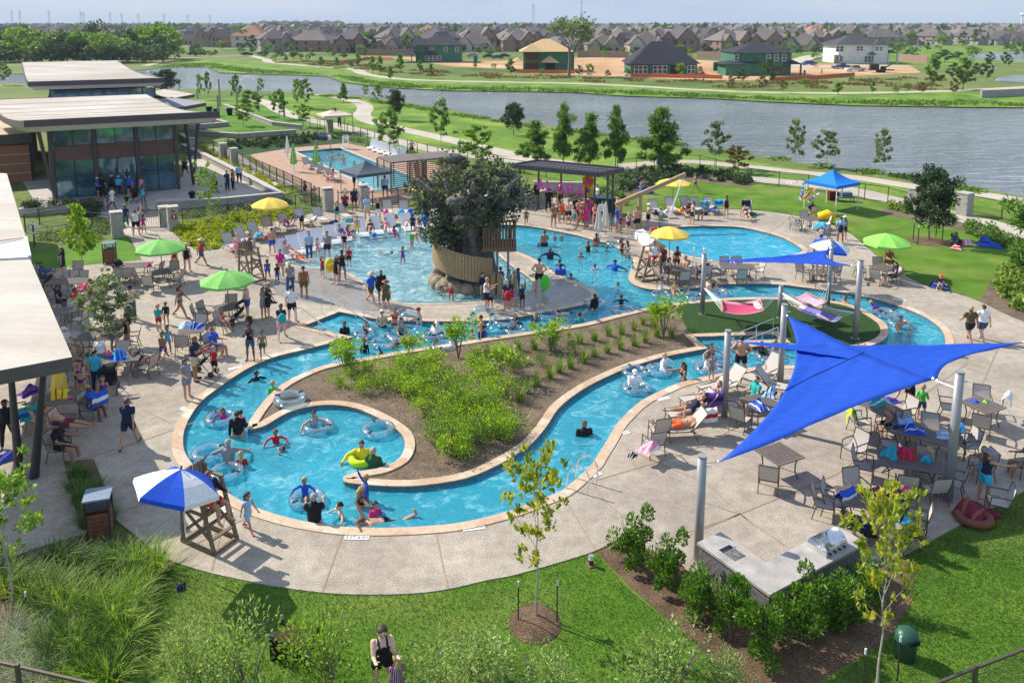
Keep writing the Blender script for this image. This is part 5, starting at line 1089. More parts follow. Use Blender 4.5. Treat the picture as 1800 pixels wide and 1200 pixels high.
HL={0:'brown-roofed',1:'grey-roofed',2:'taupe-roofed',3:'brown-roofed',4:'grey-roofed',5:'taupe-roofed',6:'slate-roofed',7:'orange-roofed'}
rows=[395,430,470,515,570,640,720,820,950,1100]
for ri,Y in enumerate(rows):
 sp=19.5 if ri<3 else 21 if ri<6 else 30;wd=Y*.66;n=int(2*wd/sp)
 for i in range(n):
  X=-wd+(i+.5)*sp+q.uniform(-2,2);px=PX(X,Y)[0]
  if ri<2 and(px<430 or px>1430):continue
  if ri<3 and px>1560:continue
  if ri==2 and px<330:continue
  v=q.choice((0,1,2,3,4,5,0,1,2,6,3,4,5,7))if ri>1 else q.choice((0,1,2,3,4,5,0,2))
  if v==7 and px<1250 and q.random()<.85:v=1
  near=['nearest row','second row','third row','fourth row','fifth row'][ri]if ri<5 else 'distant rows'
  side='left' if px<600 else 'middle' if px<1200 else 'right'
  HP[v].put((X,Y+q.uniform(-6,6),0),q.choice((-.5,-.35,.3,.45,0,.15,1.4))+q.uniform(-.1,.1),f'{HL[v]} house in the {near} of the subdivision, {side} part of the skyline',f'{HL[v]} houses, {near}, {side}',q.uniform(.9,1.12)*(1 if ri<6 else 1.1));count+=1
  if count>296:break
ap=thing('apartment_block','long pale apartment block on the skyline left of the green house','building',(*G(530,57),0),.05);L_=118
for i in range(8):
 MB().box((-L_/2+(i+.5)*L_/8,(i%2)*3,7),(L_/8-1,16,14)).build('wall',WALLS['stone']if i%2 else WALLS['cream'],ap);r=MB();hip(r,-L_/2+i*L_/8,-L_/2+(i+1)*L_/8,-8,8,14,3);r.build('roof',ROOFS['grey'],ap)
 for j in range(3):MB().box((-L_/2+(i+.5)*L_/8,(i%2)*3-8.05,3+j*4),(9,.2,1.5)).build('window',DGL,ap)
mb=MB();wl=MB()
for i in range(900):
 Y=1150*(3.2**q.random());X=q.uniform(-1,1)*Y*.68;w=q.uniform(12,18);hip(mb,X-w/2,X+w/2,Y-8,Y+8,5,5)
 wl.box((X,Y,2.5),(w,15,5))
tag(mb.build('distant_rooftops',ROOFS['taupe']),kind='stuff');tag(wl.build('distant_house_walls',WALLS['cream']),kind='stuff')
def site_house(name,label,px0,px1,yb,parts,cat='house'):
 x0,Y=G(px0,yb);x1,_=G(px1,yb);t=thing(name,label,cat,((x0+x1)/2,Y,0),0);parts(t,x1-x0);return t
def win(t,x,y,z,w=1.1,h=1.5,fr=True,m=DGL):
 o=MB().box((x,y-.03,z),(w,.08,h)).build('window',m,t)
 if fr:
  f=MB();[f.box((x+s*w/2,y-.06,z),(.12,.1,h+.2))for s in(-1,1)];[f.box((x,y-.06,z+s*h/2),(w,.1,.12))for s in(-1,0,1)];f.build('frame',WHITE,o)
def p1(t,W_):
 h=W_/2;MB().box((h*.25,6,2.9),(W_*.70,12,5.8)).build('wall',SHEATH,t);r=MB();hip(r,h*.25-W_*.37,h*.25+W_*.37,0,12,5.8,2.9,.7);hip(r,-W_*.32,W_*.02,-.5,9,5.8,2.4,.6);hip(r,-h,-h*.30,-2.5,7,2.9,1.6,.5);hip(r,-h*.2,h*.2,-1.2,1,2.9,1.0,.3)
 r.build('roof',ROOFS['dark'],t)
 for x in(-h*.95,-h*.55,-h*.28):MB().bar((x,-2.2,0),(x,-2.2,2.9),.3).build('porch_post',SHEATH,t)
 for x in(.05,.5,.85):win(t,h*x,0,4.4)
 for x in(-.1,.02,.14,.3):win(t,h*x,0,1.4)
 MB().box((-h*.1,-.05,4.3),(1.8,.1,1.6)).build('window',DGL,t)
site_house('green_house','two-storey green-sheathed house, leftmost building on the far shore site',700,812,110,p1)
def p2(t,W_):
 h=W_/2;MB().box((h*.1,6,2.8),(W_*.78,12,5.6)).build('wall',SHEATH,t);r=MB();hip(r,-W_*.36,W_*.40,0,12,5.6,3.4,.8);hip(r,-W_*.36,-W_*.05,-1.5,6,5.6,2.2,.4);hip(r,-h,-h*.70,-1.5,6,2.7,1.2,.4);hip(r,-h*.12,h*.36,-2.2,2,2.7,1.8,.4);r.build('roof',OSB,t)
 for x0,x1 in((-.62,-.20),(-.62,-.20),(0,.28)):MB().box(((x0+x1)/2*h,-.04,1.35),((x1-x0)*h,.12,2.3)).build('opening',mat('dark_opening',(.02,.016,.012),.9),t)
 MB().box((-.41*h,-.04,4.2),(.42*h,.12,1.7)).build('opening',mat('dark_opening',(.02,.016,.012),.9),t)
 for k in range(9):MB().bar((-.62*h+k*.052*h,-.14,.2),(-.62*h+k*.052*h,-.14,5),.14).build('stud',mat('raw_stud',(.36,.17,.07),.8,.1),t)
site_house('timber_house','two-storey house with a bare plywood roof and open wall framing',902,1016,127,p2)
def p3(t,W_):
 h=W_/2;MB().box((0,7,1.5),(W_*.96,13,3.0)).build('wall',SHEATH,t);r=MB();hip(r,-h,h,.5,14,3.0,5.6,.5);hip(r,-h,-h*.15,-.6,8,3.0,3.2,.4);r.build('roof',ROOFS['dark'],t)
 for x in(-.80,-.68,-.55,-.26,-.12,.02,.74,.84):win(t,x*h,.45,1.5,1.0,2.0)
 MB().box((h*.34,.42,1.35),(h*.3,.1,2.5)).build('opening',mat('dark_opening',(.02,.016,.012),.9),t)
 MB().bar((h*.5,-.5,0),(h*.5,-.5,3),.4).build('porch_post',SHEATH,t)
site_house('single_storey_house','single-storey green-walled house with steep black hip roof on the far shore',1107,1228,133,p3)
def p4(t,W_):
 h=W_/2;MB().box((h*.05,7,2.9),(W_*.74,13,5.8)).build('wall',SHEATH,t);MB().box((-h*.45,3,1.5),(W_*.48,9,3.0)).build('wall',SHEATH,t);r=MB();hip(r,-W_*.33,W_*.40,.5,14,5.8,2.6,.7);hip(r,-h,-h*.0,-1.8,8,3.0,1.1,.4);hip(r,h*.62,h,-1,8,2.9,1.2,.4);r.build('roof',ROOFS['dark'],t)
 for x in(-.62,.2,.4,.6):win(t,x*h,.45,4.5,1.0,1.6)
 for x in(-.1,.05,.3,.45,.6):MB().box((x*h,.4,1.4),(1.2,.12,2.0)).build('window',DGL,t)
 for x in(-.12,.98):MB().bar((h*x,-1.4,0),(h*x,-1.4,3),.4).build('porch_post',SHEATH,t)
site_house('green_house','two-storey green house beside the pickup trucks, right of the single-storey one',1268,1405,133,p4)
def p5(t,W_):
 h=W_/2;MB().box((-h*.05,8,3.1),(W_*.72,14,6.2)).build('wall',WALLS['white'],t);MB().box((h*.45,6,3.1),(W_*.2,12,6.2)).build('wall',WALLS['white'],t);r=MB();hip(r,-W_*.42,W_*.32,1,15,6.2,3.2,.6);hip(r,W_*.12,W_*.33,-.3,12,6.2,1.7,.4);hip(r,h*.5,h,1,9,3.4,1.4,.4);hip(r,h*.1,h*.3,-.6,2,3.1,.7,.2);r.build('roof',ROOFS['slate'],t)
 for x in(-.20,-.10):win(t,h*x,1,4.9,1.0,1.5)
 for x in(.32,.44):win(t,h*x,0,4.9,1.0,1.2)
 for x in(-.8,-.68):win(t,h*x,1,4.8,1.2,1.8);win(t,h*x,1,1.6,1.2,1.6)
 for x in(.05,.15,.25):win(t,h*x,.9,1.4,1.0,2.0)
 for x in(.72,.98):MB().bar((h*x,1,0),(h*x,1,3.4),.5).build('porch_post',WALLS['white'],t)
 MB().box((-h*.78,1.2,1.4),(W_*.10,.5,2.8)).build('wall',WALLS['brick'],t)
site_house('white_house','large white two-storey house with slate roof right of the trucks',1461,1580,112,p5)
x_,y_=G(1035,84);HP[3].put((x_,y_,0),.1,'whitewashed house half hidden behind the bare tree',None,1.0)
for pts,lab,c in((((545,82),(680,84)),'brown timber fence left of the plywood house','brick'),(((625,97),(740,99)),'brown timber fence behind the leftmost green house','brick'),(((1015,101),(1105,102)),'brown and grey timber fence between the far shore houses','brick'),(((1225,102),(1275,104)),'brown timber fence behind the porta toilet','brick'),(((1580,108),(1630,112)),'brown timber fence right of the white house','brick'),(((455,80),(540,80)),'pale fence in front of the left subdivision','stone')):
 w=[Vector((*G(*p),0))for p in pts];o=w[0];t=thing('timber_fence',lab,'fence',(o.x,o.y,0),0,'timber fences at the building site');MB().bar((0,0,1.3),w[1]-o+Vector((0,0,1.3)),.15,2.6).build('boards',WALLS[c],t)
for pts,lab in((((905,128),(1010,130)),'orange safety netting before the plywood house'),(((1108,136),(1270,139)),'orange safety netting before the single-storey house'),(((1355,143),(1430,140),(1502,134)),'orange safety netting at the foot of the right-hand site'),(((600,112),(655,104),(690,106)),'orange safety netting left of the leftmost green house')):
 w=[Vector((*G(*p),0))for p in pts];o=w[0];mb=MB();[mb.bar(a-o+Vector((0,0,.5)),b-o+Vector((0,0,.5)),.08,.9)for a,b in zip(w[:-1],w[1:])]
 ob=mb.build('safety_netting',mat('orange_netting',(.62,.16,.05),.8,.2,2));ob.location=(o.x,o.y,0);tag(ob,lab,'netting','orange safety nettings')
simple('portable_toilet','dark green portable toilet between two far shore houses','toilet',1258,125,MB().box((0,0,1.2),(1.3,1.3,2.4)),cloth('1d4a44'))
simple('portable_toilet','teal portable toilet behind the parked cars near the leftmost green house','toilet',836,111,MB().box((0,0,1.2),(1.3,1.3,2.4)),cloth('2a6a64'))
def car(kind):
 def f():
  t=thing('parked_car','','car');paint_=mat('car_paint_'+kind,dict(white=(.7,.7,.7),black=(.02,.02,.025),blue=(.03,.07,.2),silver=(.4,.41,.43)).get(kind.split('_')[0],(.05,.05,.06)),.25,.05,2,.3,spec=.7)
  pick='pickup' in kind;L_=5.6 if pick else 4.6
  pr=[(-L_/2,.35),(-L_/2,.95),(-L_/2+.9,1.05),(-.75 if pick else-L_/2+1.5,1.1),(L_/2-.1,1.0 if pick else.98),(L_/2,.85),(L_/2,.35)]
  b=MB();n=len(pr);vs=[(x,s*.92,z)for s in(-1,1)for x,z in pr];b.add(vs,[tuple(range(n)),tuple(range(2*n-1,n-1,-1))]+[(i,n+i,n+(i+1)%n,(i+1)%n)for i in range(n)]);b.build('body',paint_,t)
  c=[(-1.3,1.05),(-.7,1.75),(.6,1.75),(.95,1.05)]if pick else[(-1.6,1.0),(-.95,1.45),(.75,1.48),(1.7,1.0)]
  cb=MB();vs=[(x,s*(.86 if z<1.2 else.70),z)for s in(-1,1)for x,z in c];cb.add(vs,[(0,1,2,3),(7,6,5,4),(1,5,6,2),(0,4,5,1),(2,6,7,3)]);cb.build('cabin_glass',DGL,t)
  MB().box((-.05 if pick else-.1,0,1.77 if pick else 1.49),(1.3,1.42,.05)).build('roof',paint_,t)
  for x in(-L_*.30,L_*.31):
   for s in(-1,1):w=MB().tube([(x,s*.78,.36),(x,s*.96,.36)],.36,14).build('wheel',mat('tyre',(.02,.02,.02),.9),t);MB().tube([(x,s*.955,.36),(x,s*.975,.36)],.2,10).build('rim',CHROME,w)
  for s in(-1,1):MB().box((-L_/2-.01,s*.65,.75),(.05,.35,.16)).build('headlight',WHITE,t)
  return t
 return Proto(f)
CARS={k:car(k)for k in('white_pickup','blue_pickup','black','white','blue','silver')}
for k,px,py,rz,lab in(('white_pickup',1503,126,R(185),'white pickup truck on the dirt beside the white house'),('blue_pickup',1478,121,R(200),'dark blue pickup parked behind the white pickup'),('blue',1422,115,R(5),'blue car on the site road next to the green house'),('white',317,94,R(5),'leftmost car on the far left shore, white'),('black',340,97,R(0),'black car right of the leftmost white car'),('white_pickup',368,96,R(3),'white pickup on the far left shore'),('black',434,98,R(-5),'black car right of the far left white pickup'),('black',462,97,R(8),'dark car at the start of the shore path'),('silver',492,98,R(5),'silver car between two dark cars beyond the shore path'),('black',519,98,R(0),'dark sedan right of the silver car'),('silver',831,101,R(0),'leftmost car beside the leftmost green house, silver'),('black',858,102,R(10),'dark car in the middle of the lot by the green house'),('blue',874,104,R(5),'blue car at the right of the lot by the green house'),('black',886,101,R(0),'dark car at the far right of the lot by the green house'),('white',1612,84,R(5),'white car far off among the park trees')):
 CARS[k].put((*G(px,py),0),rz,lab,'parked cars and trucks across the lake')
tr=thing('utility_trailer','dark equipment trailer with machinery right of the white pickup','trailer',(*G(1548,128),0),R(-8));MB().box((0,0,.8),(6.5,2.2,.25)).build('bed',DARKM,tr);mb=MB();mb.box((-1.8,0,1.6),(2.2,1.6,1.4));mb.box((.6,0,1.3),(1.2,1.2,.9));mb.bar((1,0,1.4),(2.6,0,2.2),.3);mb.build('machinery',cloth('2c2c2e'),tr)
for x in(-.6,.6):[MB().tube([(x,s,.4),(x,s*1.15,.4)],.4,12).build('wheel',mat('tyre',(.02,.02,.02),.9),tr)for s in(-1,1)]
def pylon(px,h,lab,Y=3200,grp='power pylons on the horizon'):
 X=(px-900)/F_PX*Y*1.0;t=thing('pylon',lab,'pylon',(X,Y,0),0,grp);mb=MB()
 for s in(-1,1):mb.bar((s*4,0,0),(s*.8,0,h),1.0)
 for k in range(5):z=h*k/5;w=4-3.2*k/5;w2=4-3.2*(k+1)/5;mb.bar((-w,0,z),(w2,0,z+h/5),.6)
 mb.build('lattice',METAL,t);a=MB();[a.bar((-8,0,h*k),(8,0,h*k),.8)for k in(.78,.9)];a.build('crossarm',METAL,t)
for i,px in enumerate((34,48,98,153,158,204,224,253,297,338,377)):pylon(px,62-i*2,'thin grey power pylon on the left horizon')
pylon(937,70,'faint pylon on the horizon left of the bare tree',2600,None)
t=thing('mast','tall thin lattice mast on the horizon right of the bare tree','mast',((1020-900)/F_PX*1500,1500,0));MB().tube([(0,0,0),(0,0,50)],[.9,.5],6).build('shaft',METAL,t);MB().box((0,0,50),(4,2,2.2)).build('antenna',WHITE,t)
t=thing('water_tower','small white mushroom water tower on the right horizon','water tower',((1784-900)/F_PX*2400,2400,0));MB().tube([(0,0,0),(0,0,34)],[3,2.4],10).build('stem',WHITE,t);MB().ball((0,0,36),8,10,(1,1,.6)).build('tank',WHITE,t)
simple('utility_box','grey utility cabinet under the widest pine behind the pergola','cabinet',1164,289,MB().box((0,0,.85),(1.1,.7,1.7)).box((.55,0,.85),(.12,.75,1.8)),cloth('5a6570'))
def mk_chair():
 t=thing('patio_chair','','chair');s=.27
 for x in(-1,1):
  MB().tube([(x*s,-.27,0),(x*s,-.25,.40),(x*s,-.22,.62)],.016,6).build('leg',BRONZE,t)
  MB().tube([(x*s,.30,0),(x*s,.20,.40)],.016,6).build('leg',BRONZE,t)
  MB().tube([(x*s,-.24,.62),(x*s,-.05,.645),(x*s,.27,.63)],.02,6).build('armrest',BRONZE,t)
 f=MB();f.bar((-s,-.25,.40),(s,-.25,.40),.025);f.bar((-s,.2,.38),(s,.2,.38),.025)
 for x in(-s,s):f.tube([(x,-.25,.40),(x,.20,.38),(x,.30,.66),(x,.36,.92)],.016,6)
 f.bar((-s,.36,.92),(s,.36,.92),.025);f.build('frame',BRONZE,t)
 o=MB().grid(lambda u,v:(-s+.54*u,-.25+.45*v,.405-.02*math.sin(math.pi*v)),2,5).build('seat',SLING,t);solidify(o,.012)
 o=MB().grid(lambda u,v:(-s+.54*u,.20+.16*v+.02*math.sin(math.pi*v),.42+.48*v),2,5).build('backrest',SLING,t);solidify(o,.012)
 return t
CHAIR=Proto(mk_chair)
def mk_table(L_=1.0,W_=1.0):
 def f():
  t=thing('slatted_table','','table');tp=MB();n=int(W_/.085);wood=mat('slatted_table_top',(.17,.14,.12),.55,.12,6)
  for k in range(n):tp.box((0,-W_/2+(k+.5)*W_/n,.72),(L_-.06,W_/n-.022,.02))
  tp.box((0,0,.698),(.08,W_-.08,.03))
  for a,b in(((-1,-1),(1,-1)),((1,-1),(1,1)),((1,1),(-1,1)),((-1,1),(-1,-1))):tp.bar((a[0]*L_/2,a[1]*W_/2,.715),(b[0]*L_/2,b[1]*W_/2,.715),.045,.035)
  tp.build('table_top',wood,t)
  for x in(-1,1):
   for y in(-1,1):MB().tube([(x*L_*.38,y*W_*.38,.70),(x*L_*.33,y*W_*.33,.45),(x*L_*.33,y*W_*.33,.22),(x*L_*.40,y*W_*.40,0)],.022,6).build('leg',BRONZE,t)
  return t
 return Proto(f)
TSQ=mk_table(1.0,1.0);TLG=mk_table(1.75,.95)
def mk_lounger():
 t=thing('sling_lounger','','lounger');s=.32
 f=MB()
 for x in(-s,s):f.tube([(x,-1.0,.36),(x,.30,.36),(x,.42,.30)],.02,6)
 f.bar((-s,-1.0,.36),(s,-1.0,.36),.03);f.bar((-s,.3,.36),(s,.3,.36),.03);f.build('frame',BRONZE,t)
 for x in(-1,1):
  MB().tube([(x*s,-.85,.36),(x*s,-.90,0)],.018,6).build('leg',BRONZE,t);MB().tube([(x*s,.30,.36),(x*s,.50,0)],.018,6).build('leg',BRONZE,t)
  MB().tube([(x*s,-.1,.50),(x*s,.35,.55)],.02,6).build('armrest',BRONZE,t)
 o=MB().grid(lambda u,v:(-s+2*s*u,-1.0+1.3*v,.375-.025*math.sin(math.pi*v)),2,6).build('seat',SLING,t);solidify(o,.012)
 bk=MB().grid(lambda u,v:(-s+2*s*u,.30+.48*v,.38+.55*v),2,6).build('backrest',SLING,t);solidify(bk,.012)
 f=MB();[f.tube([(x,.3,.37),(x,.79,.94)],.018,6)for x in(-s,s)];f.bar((-s,.79,.94),(s,.79,.94),.03);f.build('back_frame',BRONZE,bk)
 return t
LOUNGE=Proto(mk_lounger)
def mk_ledge():
 t=thing('ledge_lounger','','lounger');pr=[(-.95,.10),(-.6,.26),(-.2,.16),(.1,.14),(.35,.42),(.62,.82),(.72,.95)]
 o=MB().grid(lambda u,v:(-.34+.68*u,0,0),1,1)
 mb=MB();sp=smooth(pr,4,False);n=len(sp)
 for i in range(n-1):
  (y0,z0),(y1,z1)=sp[i],sp[i+1];mb.quad((-.36,y0,z0),(.36,y0,z0),(.36,y1,z1),(-.36,y1,z1))
 bpy.data.objects.remove(o.build('tmp',WHITE));o=mb.build('shell',WHITE,t);solidify(o,.06)
 b=MB();b.box((0,-.45,-.06),(.5,.7,.36));b.box((0,.42,.05),(.46,.16,.55));b.build('foot',WHITE,t);return t
LEDGE=Proto(mk_ledge)
def canopy(r,h,n=8,z=0,m2=None,val=.10,sag=.06):
 mb=MB();vs=[(0,0,z+h)];K=5
 for k in range(1,K+1):
  for i in range(n*2):
   a=math.pi*i/n;rr=r*k/K;e=1 if i%2==0 else math.cos(math.pi/n)*(1-.02*k/K)
   vs.append((math.cos(a)*rr*e,math.sin(a)*rr*e,z+h*(1-k/K)+sag*math.sin(math.pi*k/K)-(0.015 if i%2 else 0)))
 m=n*2;fs=[(0,1+i,1+(i+1)%m)for i in range(m)];mi=[(i//2)%2 for i in range(m)]
 for k in range(K-1):
  for i in range(m):fs.append((1+k*m+i,1+(k+1)*m+i,1+(k+1)*m+(i+1)%m,1+k*m+(i+1)%m));mi.append((i//2)%2)
 o=len(vs)
 for i in range(m):x,y,zz=vs[1+(K-1)*m+i];vs.append((x*1.01,y*1.01,zz-val))
 for i in range(m):fs.append((1+(K-1)*m+i,o+i,o+(i+1)%m,1+(K-1)*m+(i+1)%m));mi.append((i//2)%2)
 mb.add(vs,fs);mb.m=mi if m2 else[0]*len(fs);return mb
def umbrella(px,py,za,r,m,lab,tilt=0,taz=0,m2=None,h=.5,n=8,group='table umbrellas',lg=False):
 x,y=G(px,py,za);t=thing('umbrella',lab,'umbrella',(x,y,DT),0,group);bz=za-h-DT
 c=canopy(r,h,n,-h,m2).build('canopy',[m,m2 or m],t);c.location=(0,0,za-DT);c.rotation_euler=Euler((R(tilt)*math.cos(taz),R(tilt)*math.sin(taz),0));solidify(c,.01)
 MB().cyl((0,0,0),.03,.08).build('finial',WOOD,c)
 rb=MB()
 for k in range(n):a=2*math.pi*k/n;rb.bar((0,0,-.06),(math.cos(a)*r*.98,math.sin(a)*r*.98,-h-.02),.02)
 rb.build('ribs',WHITE,c)
 if lg is False:MB().tube([(0,0,0),(0,0,za-DT)],.022,8).build('pole',WOOD,t);MB().lathe([(.26,0),(.26,.05),(.05,.09),(.04,.3)],16).build('base',CONC,t)
 else:MB().tube([(0,0,lg),(0,0,za-DT)],.02,8).build('pole',WHITE,t)
 return t
GREEN=cloth('7fc262');YEL=cloth('f0cf5a');BEIGE=cloth('cfc5b2');BLUEU=cloth('0d4fc4');WHU=cloth('eceae6')
umbrella(281,420,2.35,1.30,GREEN,'green umbrella farthest left, near the entry gate');umbrella(398,475,2.35,1.25,GREEN,'green umbrella over the stroller table left of the splash pool');umbrella(1560,410,2.3,1.25,cloth('8fd65a'),'bright green umbrella at the edge of the right lawn')
umbrella(474,347,2.3,1.22,YEL,'yellow umbrella beside the stone terrace wall');umbrella(1178,398,2.3,1.10,YEL,'yellow umbrella between the lifeguard chair and the round pool',h=.45);umbrella(1184,314,2.1,1.3,YEL,'pale yellow umbrella on the back lawn behind the loungers',h=.35)
umbrella(742,325,2.1,.8,YEL,'yellow umbrella almost hidden behind the giant oak',h=.35)
umbrella(318,824,2.75,1.05,BLUEU,'blue and white panelled umbrella over the front lifeguard chair',16,2.2,WHU,.45,6,'lifeguard umbrellas',1.0)
umbrella(1462,421,2.75,1.02,BLUEU,'blue and white umbrella over the far right lifeguard chair',8,1.0,WHU,.4,6,'lifeguard umbrellas',1.0)
def closed(px,py,h,r,m,lab,z=0):
 t=thing('closed_umbrella',lab,'umbrella',(*G(px,py,z),z),0,'closed umbrellas');n=12;mb=MB()
 pr=[(.03,h),(.10*r*3,h*.93),(r*.7,h*.6),(r,h*.34),(r*.85,h*.28),(.04,h*.3)]
 vs=[];
 for k,(rr,z_)in enumerate(pr):
  for i in range(n):a=2*math.pi*i/n;q_=rr*(1+.22*(i%2)-.1);vs.append((math.cos(a)*q_,math.sin(a)*q_,z_))
 mb.add(vs,[(k*n+i,k*n+(i+1)%n,(k+1)*n+(i+1)%n,(k+1)*n+i)for k in range(len(pr)-1)for i in range(n)]);mb.build('folded_canopy',m,t)
 MB().tube([(0,0,0),(0,0,h+.06)],.025,8).build('pole',METAL,t);MB().lathe([(.25,0),(.25,.05),(.04,.08)],14).build('base',CONC,t);return t
closed(1052,424,2.35,.26,BEIGE,'front beige closed umbrella beside the deck steps of the leisure pool');closed(1064,416,2.3,.26,BEIGE,'rear beige closed umbrella half hidden behind the front one')
closed(506,281,2.4,.24,WHU,'closed white umbrella at the corner of the lap pool');closed(517,302,2.6,.30,GREEN,'closed green umbrella beside the white one at the lap pool');closed(556,300,2.55,.30,GREEN,'closed green umbrella among the lap pool loungers');closed(107,712,1.9,.26,YEL,'closed yellow umbrella standing in the long table under the pavilion')
def mk_guard():
 t=thing('lifeguard_chair','','lifeguard chair');H_=1.35;w=.36
 for x in(-1,1):
  MB().bar((x*w,-.62,0),(x*w,-.18,H_+.25),.07,.09).build('leg',WOOD,t);MB().bar((x*w,.48,0),(x*w,.36,H_+.45),.07,.09).build('leg',WOOD,t)
  MB().bar((x*w,-.66,.05),(x*w,.54,.05),.07,.09).build('skid',WOOD,t)
  m=MB();m.bar((x*w,-.5,.35),(x*w,.38,.95),.04,.08);m.bar((x*w,.45,.3),(x*w,-.35,.95),.04,.08);m.bar((x*w,-.4,.95),(x*w,.4,.95),.04,.08);m.build('cross_brace',WOOD,t)
  MB().bar((x*w,-.25,H_+.27),(x*w,.42,H_+.27),.09,.05).build('armrest',WOOD,t)
 m=MB();[m.box((0,-.22+.13*k,H_),(2*w,.11,.03))for k in range(5)];m.build('seat',WOOD,t)
 m=MB();[m.box((-w+.06+.13*k,.42-.0,H_+.30),(.10,.03,.55))for k in range(6)];m.build('backrest',WOOD,t)
 for z in(.35,.7,1.02):MB().box((0,-.62+.44*z/1.6,z),(2*w,.10,.04)).build('step',WOOD,t)
 MB().box((0,.47,.05),(2*w,.07,.07)).build('skid_bar',WOOD,t);MB().box((0,-.62,.05),(2*w,.07,.07)).build('skid_bar',WOOD,t)
 return t
GUARD=Proto(mk_guard)
for px,py,rz,lab in((366,950,R(62),'large wooden lifeguard chair under the blue and white umbrella in front'),(441,492,R(50),'empty wooden lifeguard chair left of the splash pool'),(1142,491,R(-70),'wooden lifeguard chair between river and round pool'),(1441,490,R(-20),'wooden lifeguard chair beneath the far right umbrella')):
 GUARD.put((*G(px,py),DT),rz,lab,'wooden lifeguard chairs',1.05)
GP='slatted patio tables'
def place(tab):return
TBL=[(TSQ,281,478,30,'under the green umbrella near the entry gate',[(-10,.95),(80,1.0),(185,.95),(265,1.0)]),(TLG,235,466,10,'nearest the entry gate lawn, beside the folded stroller',[(0,1.2),(255,.9),(280,.95)]),(TSQ,398,540,35,'under the green umbrella with the strollers',[(100,.95),(170,1.0)]),(TSQ,336,578,20,'with rolled towels, left of the seated man in blue',[(95,.95),(270,.95)]),(TLG,204,628,12,'with the blue towel heap, by the grey-green tree',[(-5,1.25),(100,.95),(265,.95)]),(TLG,176,590,5,'behind the grey-green tree',[(85,.95),(20,1.2)]),(TLG,108,700,18,'with the closed yellow umbrella under the pavilion',[(0,1.2),(250,.95),(285,1.0)]),(TLG,118,494,5,'left of the lime-green tree',[(80,.9),(100,1.0),(0,1.2)]),(TSQ,100,548,20,'in the shade between the red-shirted man and pavilion',[(180,.95),(90,1.0),(0,1.0)]),(TSQ,1192,471,20,'under the yellow umbrella by the round pool',[(0,1.0),(90,.95),(200,1.0),(275,.9)]),(TLG,1296,468,-5,'between the round pool and the hammocks',[(15,1.2),(75,.9),(110,.9),(175,1.2),(265,.9)]),(TSQ,1426,384,20,'on the deck below the blue canopy',[(95,.95),(180,.95),(200,1.2),(0,.95)]),(TSQ,1552,470,20,'under the bright green umbrella',[(75,1.0),(160,1.1),(230,.95),(330,1.0)]),(TSQ,1440,478,10,'behind the far right lifeguard chair',[(30,1.1),(120,1.0)]),(TSQ,1370,797,27,'standing bare in front of the big sail tip',[(235,.92)]),(TSQ,1727,711,27,'with the green cup, right of the thick pole',[(60,.95),(150,1.0),(240,.95)]),(TSQ,1552,716,20,'with teal bags, half under the big sail',[(200,.95),(280,.9),(20,.95)]),(TLG,1633,764,-35,'long and dark, in the shade of the big sail',[(60,.9),(100,.95),(175,1.2),(240,.9),(0,1.2)]),(TLG,1600,810,-20,'with red bag and teal towels, left of the thick pole',[(165,1.25),(240,.95),(285,1.0),(330,1.15)]),(TLG,1533,876,-10,'beside the grill, heaped with patterned towels',[(165,1.2),(90,.95),(-30,1.1),(-60,1.1)]),(TSQ,1335,706,25,'with the blue striped towel, behind the loungers',[(215,.95),(150,.95),(80,1.0)]),]
DIRN=lambda a:['right of','behind','behind','left of','left of','in front of','in front of','right of'][int(((a%360)+22.5)//45)%8]
ci=0
for k,px,py,rz,lab,ch in TBL:
 x,y=G(px,py,.75);k.put((x,y,DT),R(rz),'slatted table '+lab,GP)
 seen={}
 for a,d in ch:
  ww=DIRN(a);seen[ww]=seen.get(ww,0)+1;extra='' if seen[ww]==1 else('second ' if seen[ww]==2 else 'third ')
  dd=d;cx_,cy_=x+math.cos(R(a))*dd,y+math.sin(R(a))*dd
  CHAIR.put((cx_,cy_,DT),math.atan2(y-cy_,x-cx_)+math.pi/2+rnd.uniform(-.25,.25),' '.join(f'{extra}chair {ww} the table {lab}'.split(',')[0].split()[:16]),'sling patio chairs');ci+=1
for px,py,rz,lab in((1148,800,200,'chair with a pink towel by the river, nearest the ladder'),(1158,775,195,'white-backed chair right behind the pink-towel chair'),(1752,905,250,'chair held by the woman in the navy top'),(1808,840,200,'chair at the right edge behind the woman in navy'),(352,570,100,'empty chair left of the stroller table'),(1500,810,300,'chair left of the red bag table, turned sideways'),(1465,905,60,'chair with the blue patterned towel beside the grill table'),(245,648,60,'chair of the reclining woman beside the blue towel table'),(40,745,140,'chair with the painted towel under the pavilion'),(1530,950,200,'front chair at the grill end of the kitchen'),(1608,940,150,'chair on the deck edge right of the grill table'),(1690,800,30,'chair of the sitting child right of the thick pole'),(135,492,5,'beige chair between lime-green tree and stroller')):
 CHAIR.put((*G(px,py),DT),R(rz),lab,'sling patio chairs')
def lounge(pr,fx,fy,hx,hy,lab,grp,z=DT,sc=1):
 a=Vector(G(fx,fy));b=Vector(G(hx,hy));d=b-a;m=(a+b)/2;return pr.put((m.x,m.y,z),math.atan2(d.y,d.x)-math.pi/2,lab,grp,sc)
RL='sling loungers along the river'
